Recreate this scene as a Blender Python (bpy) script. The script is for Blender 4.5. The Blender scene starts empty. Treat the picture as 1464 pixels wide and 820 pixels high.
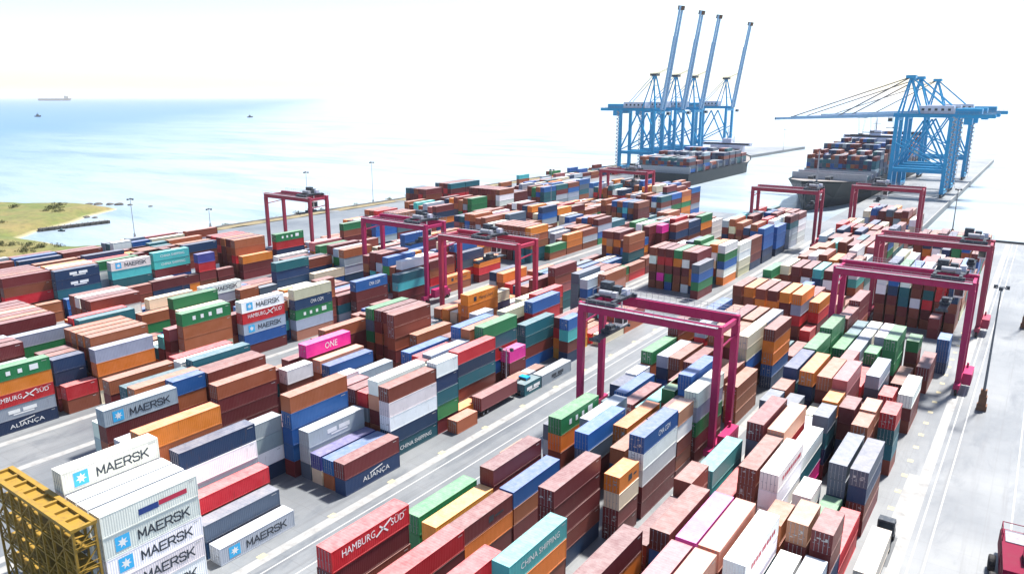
import bpy, bmesh, math, random
from mathutils import Vector, Matrix
R = math.radians
random.seed(11)
scene = bpy.context.scene
COL = scene.collection

# ------------------------------------------------------------------ camera
cam_d = bpy.data.cameras.new("camera")
cam = bpy.data.objects.new("camera", cam_d); COL.objects.link(cam)
cam.location = (0, 0, 61.30)
cam.rotation_euler = (R(90 - 14.3725), 0, R(35.555))
cam_d.sensor_width = 36.0
cam_d.lens = 26.155
cam_d.clip_start = 1.0
cam_d.clip_end = 90000.0
scene.camera = cam

# ------------------------------------------------------------------ sky, sun, exposure
SUN_EL, SUN_AZ = 61.0, 13.0          # azimuth from +Y towards +X
w = bpy.data.worlds.new("World"); scene.world = w; w.use_nodes = True
wt = w.node_tree; wt.nodes.clear()
so = wt.nodes.new("ShaderNodeOutputWorld"); bg = wt.nodes.new("ShaderNodeBackground")
sk = wt.nodes.new("ShaderNodeTexSky"); sk.sky_type = 'NISHITA'; sk.sun_disc = False
sk.sun_elevation = R(SUN_EL); sk.sun_rotation = R(SUN_AZ)
sk.altitude = 60; sk.air_density = 1.0; sk.dust_density = 0.8; sk.ozone_density = 1.0
bg.inputs["Strength"].default_value = 0.092
wt.links.new(sk.outputs[0], bg.inputs[0]); wt.links.new(bg.outputs[0], so.inputs[0])
sd = bpy.data.lights.new("sun", 'SUN'); sd.energy = 5.0; sd.angle = R(5.0); sd.color = (1.0, 0.95, 0.88)
sun = bpy.data.objects.new("sun", sd); COL.objects.link(sun)
dv = Vector((math.sin(R(SUN_AZ)) * math.cos(R(SUN_EL)), math.cos(R(SUN_AZ)) * math.cos(R(SUN_EL)), math.sin(R(SUN_EL))))
sun.rotation_euler = (-dv).to_track_quat('-Z', 'Y').to_euler(); sun.location = (0, 0, 200)
vs = scene.view_settings
scene.display_settings.display_device = 'sRGB'
vs.view_transform = 'Standard'; vs.look = 'None'; vs.exposure = 1.32; vs.gamma = 1.0; vs.use_curve_mapping = False
scene.cycles.max_bounces = 5; scene.cycles.diffuse_bounces = 2; scene.cycles.glossy_bounces = 2
scene.cycles.transmission_bounces = 2; scene.cycles.volume_bounces = 0

# ------------------------------------------------------------------ materials
def nmat(name):
    m = bpy.data.materials.new(name); m.use_nodes = True
    nt = m.node_tree; b = nt.nodes["Principled BSDF"]
    return m, nt, b
def node(nt, t, **kw):
    n = nt.nodes.new(t)
    for k, v in kw.items():
        if k.startswith('i_'): n.inputs[k[2:]].default_value = v
        else: setattr(n, k, v)
    return n
def mixc(nt, fac, a, b, mode='MIX'):
    n = nt.nodes.new("ShaderNodeMix"); n.data_type = 'RGBA'; n.blend_type = mode
    for s, v in ((0, fac), (6, a), (7, b)):
        if hasattr(v, 'is_linked') or hasattr(v, 'node'): nt.links.new(v, n.inputs[s])
        else: n.inputs[s].default_value = v if s == 0 else tuple(v) + ((1,) if len(v) == 3 else ())
    return n.outputs[2]
def ramp(nt, src, p0, p1, c0=(0, 0, 0, 1), c1=(1, 1, 1, 1)):
    r = nt.nodes.new("ShaderNodeValToRGB"); e = r.color_ramp.elements
    e[0].position, e[1].position = p0, p1; e[0].color, e[1].color = c0, c1
    nt.links.new(src, r.inputs[0]); return r.outputs[0]
def worn(name, col, rough=0.5, metal=0.0, amt=0.25, scale=0.6, dirt=(0.09, 0.07, 0.055), spec=0.25):
    m, nt, b = nmat(name)
    g = node(nt, "ShaderNodeNewGeometry")
    n1 = node(nt, "ShaderNodeTexNoise", i_Scale=scale, i_Detail=6.0, i_Roughness=0.65)
    nt.links.new(g.outputs["Position"], n1.inputs["Vector"])
    f = ramp(nt, n1.outputs[0], 0.48, 0.78, (0, 0, 0, 1), (amt * 2, amt * 2, amt * 2, 1))
    c = mixc(nt, f, col, dirt)
    nt.links.new(c, b.inputs["Base Color"])
    b.inputs["Roughness"].default_value = rough; b.inputs["Metallic"].default_value = metal
    b.inputs["Specular IOR Level"].default_value = spec
    return m
def container_material(name, src):
    m, nt, b = nmat(name)
    if src == 'object':
        c0 = node(nt, "ShaderNodeObjectInfo").outputs["Color"]
    else:
        c0 = node(nt, "ShaderNodeVertexColor", layer_name="Col").outputs[0]
    g = node(nt, "ShaderNodeNewGeometry"); pos = g.outputs["Position"]
    n1 = node(nt, "ShaderNodeTexNoise", i_Scale=0.35, i_Detail=8.0, i_Roughness=0.7); nt.links.new(pos, n1.inputs["Vector"])
    mp = node(nt, "ShaderNodeMapping"); mp.inputs["Scale"].default_value = (1.4, 1.4, 0.22); nt.links.new(pos, mp.inputs[0])
    n2 = node(nt, "ShaderNodeTexNoise", i_Scale=1.3, i_Detail=7.0, i_Roughness=0.7); nt.links.new(mp.outputs[0], n2.inputs["Vector"])
    # faded paint, then rust streaks, then chalky roof dust with painted-in sun-and-sky brightness
    hs = node(nt, "ShaderNodeHueSaturation", i_Saturation=0.92, i_Value=1.30); nt.links.new(c0, hs.inputs["Color"])
    fade = ramp(nt, n1.outputs[0], 0.35, 0.75, (0, 0, 0, 1), (0.6, 0.6, 0.6, 1))
    c = mixc(nt, fade, c0, hs.outputs[0])
    st = ramp(nt, n2.outputs[0], 0.60, 0.80, (0, 0, 0, 1), (0.62, 0.62, 0.62, 1))
    c = mixc(nt, st, c, (0.10, 0.055, 0.035))
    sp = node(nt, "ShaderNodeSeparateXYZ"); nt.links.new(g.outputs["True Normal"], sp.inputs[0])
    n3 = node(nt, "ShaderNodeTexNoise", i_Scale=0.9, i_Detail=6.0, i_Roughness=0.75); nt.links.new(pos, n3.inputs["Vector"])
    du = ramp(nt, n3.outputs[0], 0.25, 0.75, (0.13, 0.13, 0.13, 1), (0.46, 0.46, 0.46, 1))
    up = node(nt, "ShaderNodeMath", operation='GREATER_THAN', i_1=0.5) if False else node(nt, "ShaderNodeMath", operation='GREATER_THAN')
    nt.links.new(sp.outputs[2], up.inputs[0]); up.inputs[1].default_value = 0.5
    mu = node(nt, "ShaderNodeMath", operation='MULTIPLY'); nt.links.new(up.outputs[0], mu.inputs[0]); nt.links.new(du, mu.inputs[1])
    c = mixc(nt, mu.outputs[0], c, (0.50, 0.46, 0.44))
    nt.links.new(c, b.inputs["Base Color"])
    rr = ramp(nt, n1.outputs[0], 0.3, 0.7, (0.38, 0.38, 0.38, 1), (0.6, 0.6, 0.6, 1)); nt.links.new(rr, b.inputs["Roughness"])
    b.inputs["Specular IOR Level"].default_value = 0.3
    return m
M = {}
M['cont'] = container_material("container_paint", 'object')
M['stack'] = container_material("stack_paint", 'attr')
M['crimson'] = worn("crimson_paint", (0.36, 0.015, 0.095), 0.42, amt=0.14)
M['orangered'] = worn("orange_red_paint", (0.40, 0.028, 0.070), 0.45, amt=0.16)
M['darkred'] = worn("dull_red_paint", (0.33, 0.035, 0.075), 0.5, amt=0.2)
M['blue'] = worn("crane_blue_paint", (0.012, 0.29, 0.54), 0.4, amt=0.12)
M['boom'] = worn("boom_grey_paint", (0.26, 0.44, 0.62), 0.45, amt=0.15)
M['house'] = worn("machinery_house_panel", (0.50, 0.52, 0.62), 0.5, amt=0.15)
M['dark'] = worn("dark_machinery", (0.035, 0.045, 0.06), 0.45, amt=0.3, dirt=(0.2, 0.2, 0.2), scale=2.0)
M['steel'] = worn("grey_steel", (0.32, 0.33, 0.36), 0.45, amt=0.2, scale=1.2)
M['grate'] = worn("walkway_grating", (0.26, 0.25, 0.28), 0.7, amt=0.3, scale=2.0)
M['rubber'] = worn("rubber", (0.025, 0.025, 0.028), 0.8, amt=0.2, dirt=(0.15, 0.13, 0.1), scale=3)
M['white'] = worn("white_paint", (0.78, 0.78, 0.76), 0.45, amt=0.10, dirt=(0.4, 0.36, 0.3))
M['glass'], nt_, b_ = nmat("cab_glass"); b_.inputs["Base Color"].default_value = (0.02, 0.03, 0.04, 1); b_.inputs["Roughness"].default_value = 0.08
M['yellow'] = worn("yellow_rack_paint", (0.27, 0.165, 0.025), 0.6, amt=0.5, dirt=(0.16, 0.10, 0.035), scale=1.1)
M['pole'] = worn("galvanised_mast", (0.16, 0.17, 0.19), 0.5, amt=0.2)
M['plinth'] = worn("mast_plinth", (0.17, 0.085, 0.05), 0.8, amt=0.35, scale=2)
M['cable'] = worn("steel_rope", (0.10, 0.10, 0.11), 0.5, amt=0.1)
M['hull_dark'] = worn("hull_dark_paint", (0.012, 0.024, 0.034), 0.5, amt=0.2, scale=0.15, dirt=(0.05, 0.05, 0.05), spec=0.25)
M['hull_blue'] = worn("hull_grey_green_paint", (0.10, 0.16, 0.18), 0.45, amt=0.2, scale=0.15)
M['deck'] = worn("ship_deck_paint", (0.22, 0.20, 0.19), 0.6, amt=0.3, scale=0.3)
M['redmach'] = worn("handler_crimson_paint", (0.15, 0.0005, 0.025), 0.6, amt=0.12, spec=0.12)
M['tan'] = worn("tan_panel", (0.50, 0.44, 0.36), 0.6, amt=0.3, scale=1.5)
M['emblem'] = worn("emblem_blue", (0.05, 0.42, 0.75), 0.45, amt=0.05)
M['ink_dark'] = worn("lettering_dark", (0.035, 0.045, 0.06), 0.5, amt=0.05)
M['ink_white'] = worn("lettering_white", (0.80, 0.80, 0.78), 0.5, amt=0.08)
M['ink_red'] = worn("lettering_red", (0.45, 0.03, 0.07), 0.5, amt=0.08)
M['ink_navy'] = worn("lettering_navy", (0.02, 0.05, 0.20), 0.5, amt=0.05)
M['ink_grey'] = worn("lettering_grey", (0.45, 0.45, 0.44), 0.5, amt=0.3, scale=3)
M['ink_pink'] = worn("lettering_pink", (0.85, 0.55, 0.65), 0.5, amt=0.08)
M['bush'] = worn("bush_leaf", (0.055, 0.065, 0.016), 0.7, amt=0.4, scale=0.8, dirt=(0.11, 0.09, 0.03))
M['rock'] = worn("dark_rock", (0.07, 0.065, 0.06), 0.9, amt=0.4, scale=0.7, dirt=(0.22, 0.2, 0.17))

def ground_material():
    m, nt, b = nmat("yard_concrete")
    g = node(nt, "ShaderNodeNewGeometry"); pos = g.outputs["Position"]
    n1 = node(nt, "ShaderNodeTexNoise", i_Scale=0.035, i_Detail=7.0, i_Roughness=0.62); nt.links.new(pos, n1.inputs["Vector"])
    mp = node(nt, "ShaderNodeMapping"); mp.inputs["Scale"].default_value = (0.9, 0.03, 1.0); nt.links.new(pos, mp.inputs[0])
    n2 = node(nt, "ShaderNodeTexNoise", i_Scale=0.8, i_Detail=6.0, i_Roughness=0.65); nt.links.new(mp.outputs[0], n2.inputs["Vector"])
    n3 = node(nt, "ShaderNodeTexNoise", i_Scale=1.3, i_Detail=9.0, i_Roughness=0.75); nt.links.new(pos, n3.inputs["Vector"])
    c = mixc(nt, ramp(nt, n1.outputs[0], 0.32, 0.68), (0.086, 0.098, 0.112), (0.190, 0.200, 0.206))
    c = mixc(nt, ramp(nt, n2.outputs[0], 0.52, 0.74, (0, 0, 0, 1), (0.7, 0.7, 0.7, 1)), c, (0.085, 0.088, 0.095))
    c = mixc(nt, ramp(nt, n3.outputs[0], 0.55, 0.78, (0, 0, 0, 1), (0.35, 0.35, 0.35, 1)), c, (0.10, 0.095, 0.085))
    mp2 = node(nt, "ShaderNodeMapping"); mp2.inputs["Scale"].default_value = (1.0, 0.28, 1.0); nt.links.new(pos, mp2.inputs[0])
    n5 = node(nt, "ShaderNodeTexNoise", i_Scale=0.16, i_Detail=9.0, i_Roughness=0.68, i_Distortion=0.6); nt.links.new(mp2.outputs[0], n5.inputs["Vector"])
    wet = ramp(nt, n5.outputs[0], 0.53, 0.66, (0, 0, 0, 1), (0.72, 0.72, 0.72, 1))
    c = mixc(nt, wet, c, (0.070, 0.082, 0.098))
    bk = node(nt, "ShaderNodeTexBrick", offset=0.0, i_Scale=1.0)
    bk.inputs["Brick Width"].default_value = 6.2; bk.inputs["Row Height"].default_value = 5.0
    bk.inputs["Mortar Size"].default_value = 0.07; bk.inputs["Mortar Smooth"].default_value = 0.2
    nt.links.new(pos, bk.inputs["Vector"])
    jf = node(nt, "ShaderNodeMath", operation='MULTIPLY'); nt.links.new(bk.outputs["Fac"], jf.inputs[0]); jf.inputs[1].default_value = 0.22
    c = mixc(nt, jf.outputs[0], c, (0.07, 0.068, 0.066))
    nt.links.new(c, b.inputs["Base Color"]); b.inputs["Roughness"].default_value = 0.48; b.inputs["Specular IOR Level"].default_value = 0.6
    bp = node(nt, "ShaderNodeBump", i_Strength=0.25, i_Distance=0.05); nt.links.new(n3.outputs[0], bp.inputs["Height"]); nt.links.new(bp.outputs[0], b.inputs["Normal"])
    return m
M['ground'] = ground_material()
M['asphalt'] = worn("asphalt_patch", (0.088, 0.095, 0.103), 0.6, amt=0.48, scale=0.35, dirt=(0.15, 0.15, 0.15))
M['runway'] = worn("pale_runway_concrete", (0.27, 0.27, 0.265), 0.6, amt=0.4, scale=0.4, dirt=(0.12, 0.12, 0.12))
M['line'] = worn("line_paint", (0.34, 0.345, 0.345), 0.7, amt=0.6, scale=1.5, dirt=(0.35, 0.35, 0.34))
M['yline'] = worn("yellow_ground_paint", (0.36, 0.32, 0.20), 0.75, amt=0.5, scale=1.1, dirt=(0.38, 0.37, 0.33))

def sea_material():
    m, nt, b = nmat("sea_water")
    g = node(nt, "ShaderNodeNewGeometry"); pos = g.outputs["Position"]
    mp = node(nt, "ShaderNodeMapping"); mp.inputs["Rotation"].default_value = (0, 0, R(35)); mp.inputs["Scale"].default_value = (0.25, 1.0, 1.0); nt.links.new(pos, mp.inputs[0])
    n1 = node(nt, "ShaderNodeTexNoise", i_Scale=0.004, i_Detail=5.0, i_Roughness=0.6); nt.links.new(mp.outputs[0], n1.inputs["Vector"])
    n2 = node(nt, "ShaderNodeTexNoise", i_Scale=0.12, i_Detail=6.0, i_Roughness=0.65); nt.links.new(mp.outputs[0], n2.inputs["Vector"])
    # open water is blue; harbour silt with painted-in glare pales it quayside and northward
    sp = node(nt, "ShaderNodeSeparateXYZ"); nt.links.new(pos, sp.inputs[0])
    fx = node(nt, "ShaderNodeMath", operation='MULTIPLY'); nt.links.new(sp.outputs[0], fx.inputs[0]); fx.inputs[1].default_value = -0.67
    fy = node(nt, "ShaderNodeMath", operation='MULTIPLY_ADD'); nt.links.new(sp.outputs[1], fy.inputs[0]); fy.inputs[1].default_value = -0.74; nt.links.new(fx.outputs[0], fy.inputs[2])
    nz = node(nt, "ShaderNodeMath", operation='MULTIPLY_ADD'); nt.links.new(n1.outputs[0], nz.inputs[0]); nz.inputs[1].default_value = 420.0; nt.links.new(fy.outputs[0], nz.inputs[2])
    mr = node(nt, "ShaderNodeMapRange", interpolation_type='SMOOTHSTEP'); mr.inputs[1].default_value = 180.0; mr.inputs[2].default_value = 900.0; nt.links.new(nz.outputs[0], mr.inputs[0])
    c = mixc(nt, mr.outputs[0], (0.30, 0.35, 0.375), (0.055, 0.145, 0.28))
    n4 = node(nt, "ShaderNodeTexNoise", i_Scale=0.02, i_Detail=8.0, i_Roughness=0.7); nt.links.new(mp.outputs[0], n4.inputs["Vector"])
    c = mixc(nt, ramp(nt, n4.outputs[0], 0.46, 0.66, (0, 0, 0, 1), (0.55, 0.55, 0.55, 1)), c, (0.055, 0.12, 0.20))
    nt.links.new(c, b.inputs["Base Color"])
    b.inputs["Roughness"].default_value = 0.30; b.inputs["IOR"].default_value = 1.33
    bp = node(nt, "ShaderNodeBump", i_Strength=0.6, i_Distance=1.2); nt.links.new(n2.outputs[0], bp.inputs["Height"]); nt.links.new(bp.outputs[0], b.inputs["Normal"])
    return m
M['sea'] = sea_material()
def grass_material():
    m, nt, b = nmat("headland_grass")
    g = node(nt, "ShaderNodeNewGeometry"); pos = g.outputs["Position"]
    n1 = node(nt, "ShaderNodeTexNoise", i_Scale=0.03, i_Detail=7.0, i_Roughness=0.65); nt.links.new(pos, n1.inputs["Vector"])
    n2 = node(nt, "ShaderNodeTexNoise", i_Scale=0.35, i_Detail=7.0, i_Roughness=0.7); nt.links.new(pos, n2.inputs["Vector"])
    c = mixc(nt, ramp(nt, n1.outputs[0], 0.38, 0.62), (0.085, 0.115, 0.020), (0.17, 0.135, 0.045))
    c = mixc(nt, ramp(nt, n2.outputs[0], 0.45, 0.7, (0, 0, 0, 1), (0.7, 0.7, 0.7, 1)), c, (0.055, 0.050, 0.018))
    sp = node(nt, "ShaderNodeSeparateXYZ"); nt.links.new(pos, sp.inputs[0])
    mr = node(nt, "ShaderNodeMapRange"); mr.inputs[1].default_value = -2.9; mr.inputs[2].default_value = -1.9; nt.links.new(sp.outputs[2], mr.inputs[0])
    c = mixc(nt, mr.outputs[0], (0.30, 0.26, 0.17), c)
    nt.links.new(c, b.inputs["Base Color"]); b.inputs["Roughness"].default_value = 0.95
    return m
M['grass'] = grass_material()
M['sand'] = worn("dry_verge_sand", (0.20, 0.165, 0.10), 0.95, amt=0.6, scale=0.12, dirt=(0.075, 0.075, 0.04))

# ------------------------------------------------------------------ mesh helpers
class MB:
    def __init__(s): s.v = []; s.f = []
    def add(s, vs, fs):
        o = len(s.v); s.v += [tuple(x) for x in vs]; s.f += [tuple(i + o for i in f) for f in fs]; return s
    def box(s, x0, x1, y0, y1, z0, z1):
        return s.add([(x0, y0, z0), (x1, y0, z0), (x1, y1, z0), (x0, y1, z0), (x0, y0, z1), (x1, y0, z1), (x1, y1, z1), (x0, y1, z1)],
                     [(0, 3, 2, 1), (4, 5, 6, 7), (0, 1, 5, 4), (1, 2, 6, 5), (2, 3, 7, 6), (3, 0, 4, 7)])
    def bar(s, a, b, w, h=None, w2=None, h2=None):
        """a box-section bar from a to b"""
        h = h or w; w2 = w2 or w; h2 = h2 or h
        a = Vector(a); b = Vector(b); d = (b - a).normalized()
        up = Vector((0, 0, 1)) if abs(d.z) < 0.95 else Vector((0, 1, 0))
        x = d.cross(up).normalized(); y = x.cross(d).normalized()
        vs = []
        for p, ww, hh in ((a, w, h), (b, w2, h2)):
            for sx, sy in ((-1, -1), (1, -1), (1, 1), (-1, 1)): vs.append(p + x * sx * ww / 2 + y * sy * hh / 2)
        return s.add(vs, [(0, 1, 2, 3), (7, 6, 5, 4), (0, 4, 5, 1), (1, 5, 6, 2), (2, 6, 7, 3), (3, 7, 4, 0)])
    def tube(s, a, b, r, n=8, r2=None):
        r2 = r if r2 is None else r2
        a = Vector(a); b = Vector(b); d = (b - a).normalized()
        up = Vector((0, 0, 1)) if abs(d.z) < 0.95 else Vector((0, 1, 0))
        x = d.cross(up).normalized(); y = x.cross(d).normalized()
        vs = [p + (x * math.cos(2 * math.pi * i / n) + y * math.sin(2 * math.pi * i / n)) * rr for p, rr in ((a, r), (b, r2)) for i in range(n)]
        fs = [(i, (i + 1) % n, n + (i + 1) % n, n + i) for i in range(n)] + [tuple(range(n))[::-1], tuple(range(n, 2 * n))]
        return s.add(vs, fs)
    def mesh(s, name, mat):
        me = bpy.data.meshes.new(name); me.from_pydata(s.v, [], s.f); me.update()
        bm = bmesh.new(); bm.from_mesh(me); bmesh.ops.recalc_face_normals(bm, faces=bm.faces); bm.to_mesh(me); bm.free()
        if mat: me.materials.append(mat)
        return me
    def build(s, name, mat, parent=None):
        return obj(name, s.mesh(name, mat), parent)
def obj(name, me, parent=None):
    o = bpy.data.objects.new(name, me); COL.objects.link(o)
    if parent: o.parent = parent
    return o
def tag(o, label, cat, group=None):
    o['label'] = label; o['category'] = cat
    if group: o['group'] = group
    return o
def thing(name, loc, label, cat, group=None, rz=0.0):
    o = bpy.data.objects.new(name, None); COL.objects.link(o); o.location = loc; o.rotation_euler = (0, 0, rz); o.empty_display_size = 0.5
    return tag(o, label, cat, group)
def struct(o, kind='structure'): o['kind'] = kind; return o
def children_of(o): return list(o.children)
def copy_tree(o, parent=None):
    c = o.copy(); COL.objects.link(c)
    if parent: c.parent = parent
    for ch in children_of(o): copy_tree(ch, c)
    return c
_tx = {}
def text_mesh(txt, mat):
    key = (txt, mat.name)
    if key not in _tx:
        cu = bpy.data.curves.new("lettering", 'FONT'); cu.body = txt; cu.size = 1.0; cu.align_x = 'CENTER'; cu.align_y = 'CENTER'
        cu.resolution_u = 2
        o = bpy.data.objects.new("tmp", cu); COL.objects.link(o)
        dg = bpy.context.evaluated_depsgraph_get(); me = bpy.data.meshes.new_from_object(o.evaluated_get(dg))
        bpy.data.objects.remove(o); me.name = "lettering"; me.materials.clear(); me.materials.append(mat)
        xs = [v.co.x for v in me.vertices]; ys = [v.co.y for v in me.vertices]
        _tx[key] = (me, max(xs) - min(xs), max(ys) - min(ys))
    return _tx[key]

# ------------------------------------------------------------------ setting: sea, land, quays
def slab(name, pts, z0, z1, mat):
    mb = MB(); n = len(pts)
    mb.add([(x, y, z0) for x, y in pts] + [(x, y, z1) for x, y in pts],
           [tuple(range(n, 2 * n))] + [(i, (i + 1) % n, n + (i + 1) % n, n + i) for i in range(n)])
    return struct(mb.build(name, mat))
mb = MB(); S_ = 32000; mb.add([(-S_, -S_, -3), (S_, -S_, -3), (S_, S_, -3), (-S_, S_, -3)], [(0, 1, 2, 3)])
struct(mb.build('sea', M['sea']))
slab('yard_ground', [(-321, -60), (160, -60), (160, 381), (-45, 381), (-45, 891), (-88, 891), (-88, 394), (-261, 394), (-261, 800), (-252, 985), (-259, 986), (-300, 940), (-322, 640), (-321, 300)], -6, 0.0, M['ground'])

def strip(name, x0, x1, y0, y1, mat, z=0.004):
    mb = MB(); mb.add([(x0, y0, z), (x1, y0, z), (x1, y1, z), (x0, y1, z)], [(0, 1, 2, 3)])
    return struct(mb.build(name, mat))
# gantry runways, lane lines, patches and bay marks
for x in (-9.2, -35.7, -40.4, -67.0, -79.6, -106.0, -108.6, -135.0, -147.5, -174.3, -176.8, -203.3):
    strip('gantry_runway', x - 0.8, x + 0.8, 28, 376, M['runway'])
for x in (-5.9, -7.6, 6.2, 3.2, -69.6, -73.4, -77.2):
    strip('lane_line', x - 0.11, x + 0.11, 30, 378, M['line'], 0.008)
strip('asphalt_patch', -11.6, -9.9, 100.5, 109, M['asphalt'], 0.012)
strip('pale_slab', -11.6, -9.0, 109.5, 131, M['runway'], 0.012)
for k in range(26):
    y = 40 + k * 6.3
    if k % 2 == 0: strip('bay_mark', -80.9, -79.9, y, y + 1.3, M['yline'], 0.016)
for k in range(22):
    strip('bay_mark', -12.6, -11.7, 104 + k * 6.3, 105.2 + k * 6.3, M['yline'], 0.016)
# verge and beach along the sea wall, headland, spit, pier
def terrain(name, x0, x1, y0, y1, nx, ny, fn, mat):
    mb = MB(); vs = []; fs = []
    for j in range(ny + 1):
        for i in range(nx + 1):
            x = x0 + (x1 - x0) * i / nx; y = y0 + (y1 - y0) * j / ny; vs.append((x, y, fn(x, y)))
    for j in range(ny):
        for i in range(nx):
            a = j * (nx + 1) + i; fs.append((a, a + 1, a + nx + 2, a + nx + 1))
    mb.add(vs, fs); o = mb.build(name, mat)
    for p in o.data.polygons: p.use_smooth = True
    return struct(o)
from mathutils import noise as _n
def coast_y(x):
    """northern shoreline of the headland at world x"""
    pts = [(-760, 168), (-600, 178), (-503, 190), (-470, 214), (-440, 214), (-428, 192), (-412, 176), (-398, 152), (-386, 138), (-371, 143), (-345, 143), (-332, 148), (-322, 164), (-318, 170), (-300, 172)]
    for (a, ya), (b, yb) in zip(pts, pts[1:]):
        if a <= x <= b: return ya + (yb - ya) * (x - a) / (b - a)
    return 165
def head(x, y):
    d = coast_y(x) - y + 3.5 * _n.noise((x * 0.06, y * 0.06, 3))
    z = -3.6 + 4.4 * (1 - math.exp(-max(0, d + 6) / 9.0)) if d > -6 else -4.2
    z += 0.5 * _n.noise((x * 0.09, y * 0.09, 0)) * min(1, max(0, d / 10))
    if x > -330: z = min(z, -0.25)
    return z
terrain('headland', -760, -317, -40, 232, 150, 96, head, M['grass'])
def verge(x, y):
    e = (-321 - x) / 9.0
    return 0.25 - 3.6 * max(0, e) ** 1.3 + 0.5 * _n.noise((x * 0.15, y * 0.1, 5))
terrain('sea_wall_verge', -332, -314, 158, 640, 9, 120, verge, M['sand'])

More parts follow.
